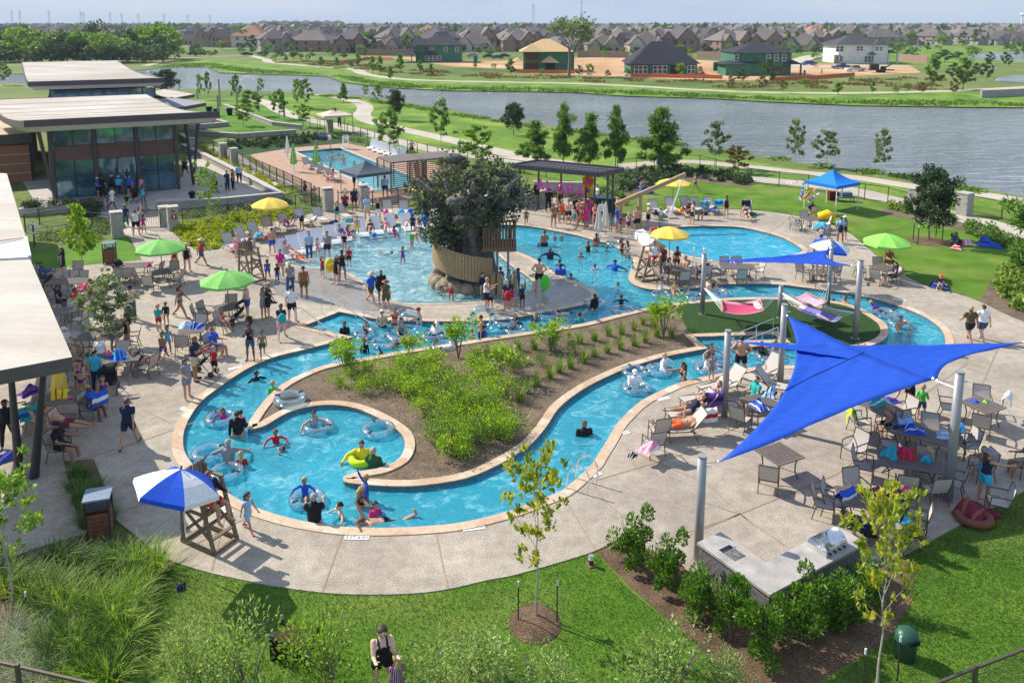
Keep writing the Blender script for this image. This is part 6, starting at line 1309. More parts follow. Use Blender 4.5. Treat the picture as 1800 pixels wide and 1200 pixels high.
lounge(LOUNGE,1150,773,1242,768,'lounger of the man in orange trunks, nearest the camera',RL);lounge(LOUNGE,1172,745,1262,731,'lounger with the purple towel, next to the orange trunks man',RL);lounge(LOUNGE,1202,722,1282,708,'lounger of the girl in pink by the steel pole',RL);lounge(LOUNGE,1234,702,1308,684,'lounger with a dark patterned towel behind the girl in pink',RL);lounge(LOUNGE,1318,680,1366,664,'empty lounger below the standing shirtless man',RL);lounge(LOUNGE,1395,700,1340,690,'lounger beside the blue striped towel table',RL)
UL='sling loungers along the flower bed'
for i,(px,py,lab)in enumerate([(407,440,'first lounger from the left along the flower bed, with a pink bag'),(427,430,'second lounger from the left along the flower bed'),(450,419,'third lounger from the left along the flower bed'),(475,409,'fourth lounger along the flower bed, with towels'),(503,403,'lounger with the pink towel on its back'),(563,391,'lounger with a white bag behind the bending man'),(603,385,'lounger with a teal towel beside the lap pool gate'),(532,394,'lounger hidden behind the bending man')]):
 lounge(LOUNGE,px+16,py+8,px-14,py-6,lab,UL)
for px,py,lab in((681,378,'lounger with a magenta bag left of the giant oak'),(710,379,'lounger with two blue beach balls'),(742,378,'lounger against the giant oak crown')):lounge(LOUNGE,px+4,py+10,px-2,py-8,lab,UL)
for i,(px,py,lab)in enumerate([(1150,378,'leftmost lounger of the row below the back lawn, with navy towels'),(1178,374,'second lounger of the back lawn row, with a red bag'),(1205,372,'third lounger of the back lawn row, with an orange towel'),(1222,374,'fourth lounger of the back lawn row, behind the standing woman'),(1247,373,'fifth lounger of the back lawn row, with blue towels'),(1312,378,'lone lounger with a dark blue towel at the lawn edge')]):
 lounge(LOUNGE,px+(14 if i<5 else-4),py+8,px-(10 if i<5 else-3),py-9,lab,'sling loungers below the back lawn')
WL='white ledge loungers in the splash pool'
for i,(px,py,a)in enumerate([(498,447,0),(518,440,1),(538,434,1),(560,427,1),(582,421,1),(602,416,1),(634,408,2),(660,404,2),(686,401,2),(714,398,2),(738,395,2),(764,393,3)]):
 dx,dy=((16,6),(14,8),(9,10),(2,11))[a]
 lounge(LEDGE,px+dx*.9,py+dy,px-dx*.6,py-dy*.7,f'white ledge lounger, {["first","second","third","fourth","fifth","sixth","seventh","eighth","ninth","tenth","eleventh","twelfth","thirteenth","fourteenth","fifteenth"][i]} from the left in the row along the splash pool',WL,-.12)
for i,(px,py)in enumerate([(655,262),(664,266),(673,269),(684,272),(693,277),(706,277)]):lounge(LEDGE,px-9,py+4,px+8,py-4,f'white lounger on the far side of the lap pool, number {["one","two","three","four","five","six"][i]} from the left','white loungers beside the lap pool',.05)
for i,(px,py)in enumerate([(543,296),(556,302),(569,308),(585,316)]):lounge(LOUNGE,px+12,py+4,px-12,py-3,['leftmost grey lounger between the lap pool and the fence','second grey lounger between the lap pool and the fence','third grey lounger by the green closed umbrella','grey lounger of the two sunbathers at the lap pool'][i],'grey loungers beside the lap pool',.02)
GC=GUARD.put((*G(608,262),.02),R(-160),'small white lifeguard stand at the far corner of the lap pool','wooden lifeguard chairs',.8,{k:WHITE for k in('leg','skid','cross_brace','armrest','seat','backrest','step','skid_bar')})
def kitchen():
 P=[Vector(G(*p,.93))for p in((1225,953),(1353,1045),(1515,950),(1478,916),(1352,976),(1301,918))];
 P=[Vector(G(1225,953,.93)),Vector(G(1353,1045,.93)),Vector(G(1560,930,.93))]
 u=(P[0]-P[1]).normalized();v=(P[2]-P[1]);v=(v-u*v.dot(u)).normalized();c=P[1];La=(P[0]-P[1]).length;Lb=3.5;w=.82
 pts=[c,c+u*La,c+u*La+v*w,c+u*w+v*w,c+u*w+v*Lb,c+v*Lb];o=pts[0];loc=[tuple(p-o)for p in pts]
 if area(loc)<0:loc=loc[::-1]
 t=thing('outdoor_kitchen','L-shaped outdoor kitchen with grey block sides and pale concrete counter','counter',(o.x,o.y,0))
 blk=ground_mat('split_face_block',[(.3,(.12,.115,.12)),(.7,(.20,.19,.19))],1.5,9,[(.3,(.7,)*3),(.7,(1.2,)*3)],.8,stretch=(1,1,5))
 MB().prism(inset(loc,.04),0,.86).build('block_base',blk,t)
 s=u*(La-.75)+v*.42;hole=[tuple(s+u*a*.26+v*b*.19)for a,b in((-1,-1),(1,-1),(1,1),(-1,1))]
 if area(hole)<0:hole=hole[::-1]
 top=MB().flat(loc,.93,[hole]).wall(loc,.865,.93);top.flat(loc,.865,[hole]);top.build('countertop',mat('polished_concrete_top',(.40,.37,.34),.5,.25,2.2,coord='pos'),t)
 sk=MB().wall(hole,.76,.933);sk.flat(hole,.775);k=sk.build('sink',CHROME,t);f=s-u*.0+v*.0
 MB().tube([(f.x,f.y,.78),(f.x,f.y,1.02),(f.x+v.x*.12,f.y+v.y*.12,1.05)],.018,7).build('faucet',CHROME,k)
 g=v*(Lb-.95)+u*.42;ang=math.atan2(v.y,v.x);gr=thing('gas_grill','stainless steel gas grill with a rounded hood on the kitchen counter','grill',(o.x+g.x,o.y+g.y,.93),ang)
 MB().box((0,0,.07),(.80,.56,.14)).build('body',CHROME,gr);hd=MB();vs=[]
 for x in(-.38,.38):
  for i in range(9):a=math.pi*i/8;vs.append((x,math.cos(a)*.27,.14+math.sin(a)*.20))
 hd.add(vs,[(i,i+1,10+i,9+i)for i in range(8)]+[tuple(range(9)),tuple(range(17,8,-1))]);hd.build('hood',CHROME,gr,True)
 MB().tube([(-.3,-.27,.24),(-.3,-.32,.24),(.3,-.32,.24),(.3,-.27,.24)],.014,6).build('handle',METAL,gr)
 for i in range(4):MB().tube([(-.27+.18*i,-.28,.07),(-.27+.18*i,-.32,.07)],.028,8).build('knob',DARKM,gr)
kitchen()
def rails(name,lab,sets,cat='handrail',m=CHROME,r=.022,grp=None):
 o=Vector(sets[0][0]);t=thing(name,lab,cat,(o.x,o.y,0),0,grp)
 for s in sets:MB().tube([Vector(p)-Vector((o.x,o.y,0))for p in smooth3(s)],r,7).build('rail',m,t)
def smooth3(p,n=5):
 p=[Vector(q_)for q_ in p]
 if len(p)<3:return p
 out=[]
 for i in range(len(p)-1):
  p0,p1,p2,p3=p[max(i-1,0)],p[i],p[i+1],p[min(i+2,len(p)-1)]
  for k in range(n):t=k/n;out.append(.5*(2*p1+(p2-p0)*t+(2*p0-5*p1+4*p2-p3)*t*t+(3*p1-p0-3*p2+p3)*t**3))
 return out+[p[-1]]
def ladder(px,py,px2,py2,lab,w=.55):
 a=Vector((*G(px,py),0));b=Vector((*G(px2,py2),0));d=(b-a).normalized();s=Vector((-d.y,d.x,0))*w/2
 rails('pool_ladder',lab,[[a+k*s+Vector((0,0,.03)),a+k*s+Vector((0,0,.55))+d*-.05,a+k*s+Vector((0,0,.82))+d*.12,a+k*s+Vector((0,0,.86))+d*.35,a+k*s+d*.62+Vector((0,0,.55)),a+k*s+d*.70+Vector((0,0,-.3))]for k in(-1,1)],'ladder',grp='pool ladders')
ladder(1040,862,1000,850,'curved steel ladder rails at the front river edge',.62);ladder(1214,484,1205,508,'steel ladder rails at the river by the yellow umbrella');ladder(1228,462,1226,448,'steel ladder rails on the near side of the round pool');ladder(1395,405,1380,418,'leaning steel rails at the far edge of the round pool');ladder(1425,415,1406,425,'tall steel rails right of the round pool')
def srail(pts,lab,grp='stair handrails'):
 o=G3(*pts[0][:2],0);t=thing('handrail',lab,'handrail',(o.x,o.y,0),0,grp)
 P=[G3(x,y,z)-Vector((o.x,o.y,0))for x,y,z in pts];MB().tube(P,.022,7).build('rail',CHROME,t)
 for p in(P[0],P[-1],P[len(P)//2]):MB().tube([p,(p.x,p.y,-.4 if p is not P[0]else 0)],.02,7).build('post',CHROME,t)
srail([(565,523,.85),(580,521,.9),(625,551,.6),(665,575,.4)],'left handrail of the river steps below the splash pool');srail([(582,517,.85),(597,516,.9),(640,548,.6),(668,560,.4)],'right handrail of the river steps below the splash pool');srail([(518,541,.85),(530,541,.9),(560,565,.6),(592,588,.4)],'lowest handrail of the river steps, left of the women')
srail([(1360,560,.9),(1330,572,.8),(1290,588,.5)],'rear handrail of the steps at the turf island');srail([(1368,575,.9),(1340,586,.8),(1300,602,.5)],'front handrail of the steps at the turf island')
def steps(px,n,z0,dz,m,name,run):
 a,b,c=[Vector(G(*p))for p in px];d=(c-a)/n;mb=MB()
 for k in range(n):
  q_=[a+d*k,b+d*k,b+d*(k+1),a+d*(k+1)];pl=[tuple(p)for p in q_]
  if area(pl)<0:pl=pl[::-1]
  mb.prism(pl,-1.0,z0-dz*k)
 struct(name,mb,m)
steps([(540,575),(597,551),(585,592)],5,-.12,.14,SHALLOWP,'river_steps',1);steps([(1369,600),(1359,590),(1325,602)],4,-.12,.14,SHALLOWP,'island_steps',1)
struct('tanning_shelf',MB().flat(poly([(1072,427),(1095,428),(1138,441),(1142,444),(1113,455)]),-.16),SHALLOWP)
struct('shallow_entry',MB().flat(poly([(852,397),(906,398),(945,403),(1010,416),(985,420),(940,424),(900,424),(868,422)]),-.22),SHALLOWP)
def text(s,px,py,size,z=DT+.012,rz=0,plate=(1.0,.26),lab=None,m=None):
 c=bpy.data.curves.new('marking','FONT');c.body=s;c.size=size;c.align_x='CENTER';c.align_y='CENTER';o=bpy.data.objects.new('marking',c);COL.objects.link(o)
 dg=bpy.context.evaluated_depsgraph_get();me=bpy.data.meshes.new_from_object(o.evaluated_get(dg));bpy.data.objects.remove(o)
 me.materials.clear();me.materials.append(m or cloth('20242c'));t=MB().box((0,0,0),(plate[0],plate[1],.012)).build('depth_marker',WHITE);t.location=(*G(px,py),z-.003);t.rotation_euler=(0,0,rz)
 k=bpy.data.objects.new('lettering',me);COL.objects.link(k);k.parent=t;k.location=(0,0,.0105);tag(t,lab,'marker','pool rule markers');return t
text('3 FT 6 IN',627,947,.15,plate=(.66,.16),rz=R(-2),lab='white 3 FT 6 IN depth marker on the deck in front of the pool');text('NO DIVING',833,930,.11,plate=(.60,.18),rz=R(12),lab='white NO DIVING marker right of the depth marker');text('3 FT',398,899,.12,plate=(.45,.2),rz=R(-38),lab='white marker beside the towel-wrapped girl')
text('NO',1048,835,.12,plate=(.22,.34),rz=R(-55),lab='white marker beside the ladder rails');text('NO',1100,762,.12,plate=(.25,.2),rz=R(30),lab='white marker by the pink-towel chair');text('3 FT 6 IN',1166,702,.10,plate=(.5,.2),rz=R(25),lab='white depth marker at the feet of the loungers');text('3 FT 6 IN',414,648,.10,plate=(.55,.2),rz=R(38),lab='white depth marker on the left rim of the river');text('NO',323,720,.12,plate=(.2,.3),rz=R(40),lab='small white marker at the leftmost river edge');text('3 FT 6 IN',1580,528,.12,plate=(.6,.22),rz=R(-28),lab='white depth marker on the right river rim')
def waste(px,py,rz,lab,sc=1):
 t=thing('waste_bin',lab,'bin',(*G(px,py),DT),rz,'slatted waste bins',sc)
 for x in(-.28,.28):
  for y in(-.28,.28):MB().bar((x,y,0),(x,y,1.15),.05).build('post',DARKM,t)
 b=MB();[b.box((0,s*.27,.12+.12*k),(.5,.03,.105))for k in range(6)for s in(-1,1)];[b.box((s*.27,0,.12+.12*k),(.03,.5,.105))for k in range(6)for s in(-1,1)];b.build('slat_panel',mat('brown_slats',(.20,.085,.04),.6,.3,6),t)
 MB().box((0,0,.86),(.52,.52,.06)).build('inner_lid',DARKM,t);MB().box((0,0,1.18),(.66,.66,.05)).build('top',mat('blue_grey_top',(.20,.26,.33),.4,.1),t)
waste(178,942,R(18),'slatted waste bin with blue-grey top at the front left corner of the deck');waste(194,463,R(12),'slatted waste bin beside the gate lawn');waste(1338,640,R(0),'slatted waste bin hidden near the pole')if False else None
t=thing('dome_bin','dark green dome-topped bin on the front right lawn','bin',(*G(1590,1156),0),R(15));DG=mat('dark_green_plastic',(.025,.095,.06),.4,.1)
MB().lathe([(.20,0),(.235,.42),(.25,.44)],20).build('drum',DG,t,True);MB().lathe([(.25,.44),(.26,.50),(.23,.62),(.14,.70),(.01,.73)],20).build('dome',DG,t,True);MB().box((0,-.25,.54),(.26,.03,.09)).build('opening',cloth('0a0f0d'),t)
t=thing('lawn_light','small lawn light with white lens and dark base by the front mulch bed','light',(*G(1039,994),0),.3);MB().box((0,0,.02),(.2,.2,.04)).build('base',WOOD,t);MB().cyl((0,0,.04),.06,.14).build('post',mat('maroon_metal',(.10,.03,.03),.5),t);MB().cyl((0,0,.18),.065,.09).build('lens',WHITE,t);MB().cyl((0,0,.27),.07,.02).build('cap',METAL,t)
t=thing('lawn_box','dark wooden box on the front lawn behind a feathery shrub','box',(*G(520,1150),0),R(-12));mb=MB();[mb.box((0,0,.08+.12*k),(.85,.5,.11))for k in range(4)];mb.build('side',cloth('3a2318'),t);[MB().bar((x,y,0),(x,y,.62),.07).build('post',DARKM,t)for x in(-.42,.42)for y in(-.25,.25)]
def mk_tube():
 def clear():
  m,n,b=newmat('clear_blue_vinyl');n.nodes.remove(b);tr=n.nodes.new('ShaderNodeBsdfTransparent');tr.inputs[0].default_value=(.75,.9,.97,1);gl=n.nodes.new('ShaderNodeBsdfGlossy');gl.inputs['Roughness'].default_value=.08;df=n.nodes.new('ShaderNodeBsdfDiffuse');df.inputs[0].default_value=(.72,.88,.95,1)
  a=n.nodes.new('ShaderNodeMixShader');a.inputs[0].default_value=.13;c=n.nodes.new('ShaderNodeMixShader');lw=n.nodes.new('ShaderNodeLayerWeight');lw.inputs[0].default_value=.45
  n.links.new(tr.outputs[0],a.inputs[1]);n.links.new(df.outputs[0],a.inputs[2]);n.links.new(lw.outputs['Facing'],c.inputs[0]);n.links.new(a.outputs[0],c.inputs[1]);n.links.new(gl.outputs[0],c.inputs[2]);n.links.new(c.outputs[0],n.nodes['Material Output'].inputs[0]);return m
 t=thing('swim_tube','','swim ring');MB().tube([(math.cos(a)*.42,math.sin(a)*.42,.06)for a in[2*math.pi*k/28 for k in range(28)]],.13,12,closed=True).build('ring',clear(),t,True)
 for a in(0.4,2.6):MB().box((math.cos(a)*.42,math.sin(a)*.42,.19),(.17,.07,.03),a).build('handle',DARKM,t)
 return t
RING=Proto(mk_tube);TG='clear swim tubes'
TUBES=[(510,704,.10,0,'clear tube lying on the mulch at the island tip'),(388,738,-.05,0,'clear tube around the girl in pink at the left bend'),(367,800,-.05,0,'clear tube at the left edge above the lifeguard umbrella'),(398,833,-.05,0,'clear tube of the couple beside the lifeguard chair'),(560,752,-.05,0,'tube held by the woman in the round pocket pool'),(665,758,-.05,0,'empty clear tube floating in the pocket pool'),(540,880,-.05,0,'tube with the blond boy, arms spread'),(1116,656,-.05,0,'empty clear tube, left of the pair in the right channel'),(1158,653,-.05,0,'clear tube pushed by the couple in the right channel'),(1118,684,-.05,0,'tube around the man in a white cap'),(1245,650,-.05,0,'tube of the child near the river edge, right channel'),(1264,634,-.05,0,'tube beside the woman behind the thick pole'),(1352,628,-.05,0,'clear tube under the small blue sail edge'),(720,568,.45,70,'clear tube held upright in the middle of the river'),(848,560,.45,70,'upright clear tube below the plaza'),(700,592,-.05,0,'tube with a reclining rider near the river steps'),(675,605,-.05,0,'tube of the swimmer below the steps'),(760,592,-.05,0,'tube with the white shark fin rider'),(888,568,-.05,0,'clear tube against the plaza edge'),(905,582,-.05,0,'tube of the two girls below the plaza'),(962,556,-.05,0,'blue-tinted tube at the tip of the plaza'),(1045,535,-.05,0,'tube under the woman at the plaza tip'),(1095,547,-.05,0,'tube of the child in navy in the wide water'),(1162,520,-.05,0,'tube of the girl near the lifeguard chair'),(1195,514,-.05,0,'clear tube beside the girl in yellow'),(1222,524,-.05,0,'clear tube left of the long pole'),(1262,517,-.05,0,'tube of the reclining couple by the pole'),(1556,553,-.05,0,'tube under the man drifting at the right bend'),(1580,570,-.05,0,'tube beside the two swimmers at the right bend'),(780,612,-.05,0,'tube near the flowering shrubs'),(640,588,-.05,0,'clear tube at the river steps'),(1080,430,-.05,0,'small tube at the pale bench'),(980,477,-.05,0,'blue tube beside the plaza peninsula')]
for i,(px,py,z,tilt,lab)in enumerate(TUBES):
 o=RING.put((*G(px,py,max(z,-.05)),z),rnd.uniform(0,6),lab,TG,rnd.uniform(.95,1.1));o.rotation_euler=(R(tilt),0,rnd.uniform(-.4,.4)if tilt else rnd.uniform(0,6))
SKIN=[mat('skin_%d'%i,c,.55,.06,6)for i,c in enumerate([(.62,.38,.26),(.52,.29,.18),(.36,.19,.115),(.17,.085,.055),(.70,.46,.34)])]
HAIRC=[mat('hair_%d'%i,c,.6,.2,12)for i,c in enumerate([(.02,.014,.01),(.05,.028,.016),(.12,.065,.03),(.45,.30,.14),(.35,.33,.31)])]
CC=dict(N='1c2748',K='17171b',W='e6e6e8',R='c0222a',B='2257c4',T='2aa6a0',P='d42a86',G='55c84a',Y='e8cf2c',O='e8602c',U='6a3fa0',A='8a8d94',E='c9b796',M='7a1f3c',C='3fb4dc',L='9cc0e0',D='3c5878',F='5c5238',S='e89ab0',H='2c5a3c',Z='8a5a34')
POSES=dict(st=(0,0,((0,4,0),(0,4,0)),((4,9,12),(4,9,12)),4),s2=(0,-2,((8,7,6),(-3,4,0)),((10,12,70),(-6,12,10)),12),wk=(0,4,((26,2,8),(-20,2,22)),((-24,7,14),(26,7,22)),4),hp=(0,0,((0,8,0),(0,8,0)),((-25,42,62),(-25,42,62)),8),ph=(0,2,((3,5,3),(-2,5,0)),((35,6,85),(35,6,85)),22),up=(0,0,((6,6,0),(-4,6,0)),((150,18,10),(5,10,15)),-8),rc=(0,4,((4,5,2),(-4,5,0)),((75,10,15),(10,12,20)),8),ar=(0,6,((0,9,4),(0,9,4)),((35,62,20),(35,62,20)),4),si=(-1,-6,((82,8,80),(78,8,72)),((30,12,55),(30,12,55)),12),re=(-2,-52,((88,8,6),(84,6,12)),((10,16,40),(10,16,40)),-30),la=(-2,-78,((90,8,2),(86,7,8)),((80,10,110),(60,25,100)),-70),sw=(-3,84,((-84,8,10),(-96,8,16)),((150,28,10),(120,30,30)),30),be=(0,78,((6,7,6),(-4,7,2)),((18,8,18),(14,8,20)),60),sq=(-4,34,((95,12,120),(88,12,118)),((50,12,20),(46,12,20)),20))
def flagm():
 m,n,b=newmat('striped_towel');t=n.nodes.new('ShaderNodeTexCoord');w=n.nodes.new('ShaderNodeTexWave');w.inputs['Scale'].default_value=4;w.inputs['Distortion'].default_value=1.5;n.links.new(t.outputs['Object'],w.inputs[0])
 c=n.nodes.new('ShaderNodeValToRGB');c.color_ramp.interpolation='CONSTANT';e=c.color_ramp.elements;e[0].color=(.55,.02,.04,1);e[1].position=.3;e[1].color=(.75,.75,.78,1);k=e.new(.65);k.color=(.02,.05,.35,1);n.links.new(w.outputs[0],c.inputs[0]);n.links.new(c.outputs[0],b.inputs[0]);return m
FLAG=flagm()
def fk(kind,pose):
 root,lean,legs,arms,nod=POSES[pose];ch=kind=='c';wm=kind=='w';k=.70 if ch else.955 if wm else 1.02
 J={};U=.435*k;Lw=.42*k;T_=.50*k;sh=(.155 if wm else.185)*k;hw=.095*k
 dn=lambda f,a,s:Vector((s*math.sin(R(a)),-math.sin(R(f))*math.cos(R(a)),-math.cos(R(f))*math.cos(R(a))))
 up=Vector((0,-math.sin(R(lean)),math.cos(R(lean))));P=Vector((0,0,0));B=[];rw=.93 if ch else 1
 N_=P+up*T_;hd=Vector((0,-math.sin(R(nod)),math.cos(R(nod))))if pose in('re','la','sw','be')else Vector((0,-math.sin(R(lean*.5+nod*.6)),math.cos(R(lean*.5+nod*.6))))
 J['up']=up;J['hd']=hd;hr=(.098 if ch else.104)*(1 if ch else k);J['hr']=hr;J['head']=N_+up*.05*k+hd*(hr*1.05+.02);J['N']=N_
 for i,s in enumerate((-1,1)):
  f,a,kn=legs[i];h=P+Vector((s*hw,0,-.02));kn_=h+dn(f,a,s)*U;an=kn_+dn(f-kn,a*.3,s)*Lw;toe=an+(Vector((s*.03,-.17*k,-.03))if pose not in('re','la','sw')else Vector((0,-.05,.14*k)))
  J['l%d'%i]=(h,kn_,an,toe)
  f,a,el=arms[i];S_=N_+Vector((s*sh,0,0))-up*.045*k;e=S_+dn(f,a,s)*.285*k;w=e+dn(f+el,a*.35 if pose!='hp' else-a*.9,s)*.245*k;hd_=(w-e).normalized();J['a%d'%i]=(S_,e,w,hd_)
 J['k']=k;return J
BODY={}
def remesh(mb,vox,dec,name):
 me=mb.mesh(name,[]);o=bpy.data.objects.new(name,me);COL.objects.link(o)
 m=o.modifiers.new('r','REMESH');m.mode='VOXEL';m.voxel_size=vox;s=o.modifiers.new('s','SMOOTH');s.iterations=2;s.factor=.5;d=o.modifiers.new('d','DECIMATE');d.ratio=dec
 n=bpy.data.meshes.new_from_object(o.evaluated_get(bpy.context.evaluated_depsgraph_get()));bpy.data.objects.remove(o);n.name=name
 n.polygons.foreach_set('use_smooth',[True]*len(n.polygons));return n
def body(kind,pose):
 if(kind,pose)in BODY:return BODY[kind,pose]
 J=fk(kind,pose);k=J['k'];mb=MB();bones=[];wm=kind=='w';ch=kind=='c';w=1.12 if kind=='m' else 1.0 if wm else.92
 def seg(n,a,b,ra,rb,q=10,ex=1):
  mb.tube([a,a.lerp(b,.3),a.lerp(b,.65),b],[ra,ra*.6+rb*.4+.006*k*ex,ra*.3+rb*.7+.004*k,rb],q);mb.ball(a,ra,8);mb.ball(b,rb,8);bones.append((n,a.copy(),b.copy(),(ra+rb)/2))
 up=J['up'];X=Vector((1,0,0));Yv=up.cross(X);P=Vector((0,0,0));rings=[(-.09,.10,.085),(-.03,.155,.115),(.04,.165 if wm else.15,.12),(.16,.125 if wm else.142,.098),(.28,.138 if wm else.155,.11),(.38,.155 if wm else.178,.118 if wm else.112),(.46,.135 if wm else.165,.085),(.50,.06,.06),(.56,.05,.052),(.60,.048,.05)]
 vs=[];n=16
 for z,rx,ry in rings:
  for i in range(n):a=2*math.pi*i/n;vs.append(P+up*z*k+X*math.cos(a)*rx*k*w+Yv*math.sin(a)*ry*k*w)
 mb.add(vs,[(r*n+i,r*n+(i+1)%n,(r+1)*n+(i+1)%n,(r+1)*n+i)for r in range(len(rings)-1)for i in range(n)]+[tuple(range(n))[::-1],tuple((len(rings)-1)*n+i for i in range(n))])
 bones.append(('torso',P-up*.08*k,J['N'],.13*k))
 if wm:
  for s in(-1,1):mb.ball(P+up*.36*k-Yv*-.085*k*(-1)+X*s*.065*k,.062*k,8)
 for i,s in enumerate((-1,1)):
  h,kn,an,toe=J['l%d'%i];seg('thigh',h,kn,.088*k*w,.056*k*w,12,2);seg('shin',kn,an,.055*k*w,.036*k,10,2);seg('foot',an,toe,.040*k,.030*k,8)
  S_,e,wr,hd=J['a%d'%i];seg('uarm',S_,e,.052*k*w,.038*k*w);seg('farm',e,wr,.038*k*w,.026*k)
  sd=hd.cross(Vector((0,1,.3))).normalized();pl=wr+hd*.05*k;mb.tube([wr,pl,wr+hd*.09*k],[.026*k,.034*k,.032*k],8);bones.append(('hand',wr,wr+hd*.16*k,.03*k))
  nn=hd.cross(sd)
  for f,ln in zip((-1.5,-.5,.5,1.5),(.070,.082,.078,.060)):b=wr+hd*.085*k+sd*f*.0175*k;mb.tube([b,b+hd*ln*.5*k,b+(hd*.85+nn*.35)*ln*k],[.0105*k,.0095*k,.008*k],6)
  b=wr+hd*.03*k-sd*.028*k;mb.tube([b,b+(hd*.6-sd*.7)*.04*k,b+(hd*.9-sd*.6)*.07*k],[.013*k,.011*k,.009*k],6)
 H=J['head'];r=J['hr'];hd=J['hd'];fw=(Vector((0,-1,0))-hd*Vector((0,-1,0)).dot(hd)).normalized();J['fw']=fw
 mb.ball(H,r,12,(.80,.92,1.08));mb.ball(H-hd*r*.55+fw*r*.28,r*.62,10,(.85,.9,.9));mb.ball(H+fw*r*.93-hd*r*.12,r*.15,6,(.8,1,1.3));[mb.ball(H+Vector((s*r*.82,0,0))-hd*r*.1,r*.2,6,(.4,.8,1.2))for s in(-1,1)]
 mb.tube([J['N']-up*.03*k,H-hd*r*.5],[.052*k*w,.047*k*w],10);bones.append(('head',J['N']+up*.05*k,H+hd*r*.4,r*.8))
 hq=(kind,pose)==('w','ph');me=remesh(mb,.0125*(.8 if ch else.75 if hq else 1),.9 if hq else.42,'body');me.materials.append(SKIN[0])
 zs=[v.co.z for v in me.vertices];J['zmin']=min(zs)
 co=[v.co.copy()for v in me.vertices];no=[v.normal.copy()for v in me.vertices];fb=[]
 for p in me.polygons:
  c=p.center;best=None
  for nme,a,b,rr in bones:
   ab=b-a;t=max(0,min(1,(c-a).dot(ab)/ab.length_squared));d=(c-a-ab*t).length-rr
   if best is None or d<best[0]:best=(d,nme,t)
  fb.append((best[1],best[2],tuple(c)))
 BODY[kind,pose]=(me,J,co,no,fb);return BODY[kind,pose]
RULE=dict(t=lambda n,t:n=='torso' and t>.10 or n=='uarm' and t<.62,v=lambda n,t:n=='torso' and.10<t<.97,l=lambda n,t:n=='torso' and t>.10 or n in('uarm','farm')and(n,t)<('uarm',9),s=lambda n,t:n=='torso' and t<.80 or n=='thigh' and t<.10,k=lambda n,t:n=='torso' and(.60<t<.80 or t<.16)or n=='thigh' and t<.08,h=lambda n,t:n=='torso' and t<.20 or n=='thigh' and t<.62,p=lambda n,t:n=='torso' and t<.20 or n=='thigh' or n=='shin' and t<.93,d=lambda n,t:n=='torso' or n=='thigh' and t<.68 or n=='uarm' and t<.25,b=lambda n,t:n=='torso' and t<.20 or n=='thigh' and t<.32)
OFF=dict(t=.017,v=.012,l=.012,s=.007,k=.007,h=.018,p=.014,d=.024,b=.014)
GN=dict(t='shirt',v='tank_top',l='rash_guard',s='swimsuit',k='bikini',h='shorts',p='trousers',d='dress',b='short_skirt')
GM={}
def garment(kind,pose,g):
 key=(kind,pose,g)
 if key in GM:return GM[key]
 me,J,co,no,fb=body(kind,pose);mp={};vs=[];fs=[];H=J['head'];r=J['hr'];hd=J['hd'];fw=J['fw']
 if g in 'xy':
  for p,(n,t,c)in zip(me.polygons,fb):
   if n!='head':continue
   d=(Vector(c)-H)/r
   if d.dot(hd)>.42-max(0,-d.dot(fw))*.9 and d.dot(fw)<.55 and d.dot(hd)>-.75:fs.append(p)
  off=.018 if g=='x' else.024
 else:
  fs=[p for p,(n,t,c)in zip(me.polygons,fb)if RULE[g](n,t)or g in 'sk' and n=='torso' and t>=.78 and.055<abs(c[0])<.088];off=OFF[g]*(.8 if kind=='c' else 1)
 F=[]
 for p in fs:
  q_=[]
  for v in p.vertices:
   if v not in mp:mp[v]=len(vs);vs.append(co[v]+no[v]*off)
   q_.append(mp[v])
  F.append(tuple(q_))
 mb=MB();mb.add(vs,F)
 if g=='y':mb.tube([H-fw*r*.5+hd*r*.3,H-fw*r*1.05-hd*r*.5,J['N']-fw*.10*J['k']-J['up']*.02,J['N']-fw*.13*J['k']-J['up']*.14*J['k']],[r*.55,r*.62,r*.5,r*.2],8)
 if g=='y':mb.ball(H+hd*r*1.02-fw*r*.5,r*.3,6)
 GM[key]=mb.mesh(GN.get(g,'hair'),[SKIN[0]],True);return GM[key]
def extra(kind,pose,g):
 key=(kind,pose,g)
 if key in GM:return GM[key]
 me,J,*_=body(kind,pose);H=J['head'];r=J['hr'];hd=J['hd'];fw=J['fw'];mb=MB();M_=hd.to_track_quat('Z','Y').to_matrix()
 if g=='H':mb.lathe([(r*2.0,r*.38),(r*1.95,r*.45),(r*1.02,r*.55),(r*.95,r*1.1),(r*.6,r*1.35),(.01,r*1.38)],18)
 elif g=='c':mb.lathe([(r*1.0,r*.35),(r*1.02,r*.6),(r*.85,r*1.0),(r*.4,r*1.25),(.01,r*1.28)],14);mb.v=[tuple(M_@Vector(v)+H)for v in mb.v];c=H+fw*r*1.25+hd*r*.42;mb.box(c,(r*1.3,r*.9,.012))
 elif g=='e':
  for s in(-1,1):mb.ball(H+Vector((s*r*.33,0,0))+fw*r*.86+hd*r*.05,r*.11,6)
 elif g=='m':mb.ball(H+fw*r*.86-hd*r*.52,r*.2,6,(1.2,.4,.35))
 elif g=='f':
  for i in(0,1):
   h,kn,an,toe=J['l%d'%i];mb.tube([an+(an-kn).normalized()*.035,toe],[.048*J['k'],.042*J['k']],8)
 if g=='H':mb.v=[tuple(M_@Vector(v)+H)for v in mb.v]
 GM[key]=mb.mesh({'H':'sun_hat','c':'cap','e':'eyes','m':'mouth','f':'sandals'}[g],[SKIN[0]],True);return GM[key]
def child(name,me,parent,m):
 o=bpy.data.objects.new(name,me);COL.objects.link(o);o.parent=parent;o.material_slots[0].link='OBJECT';o.material_slots[0].material=m;return o
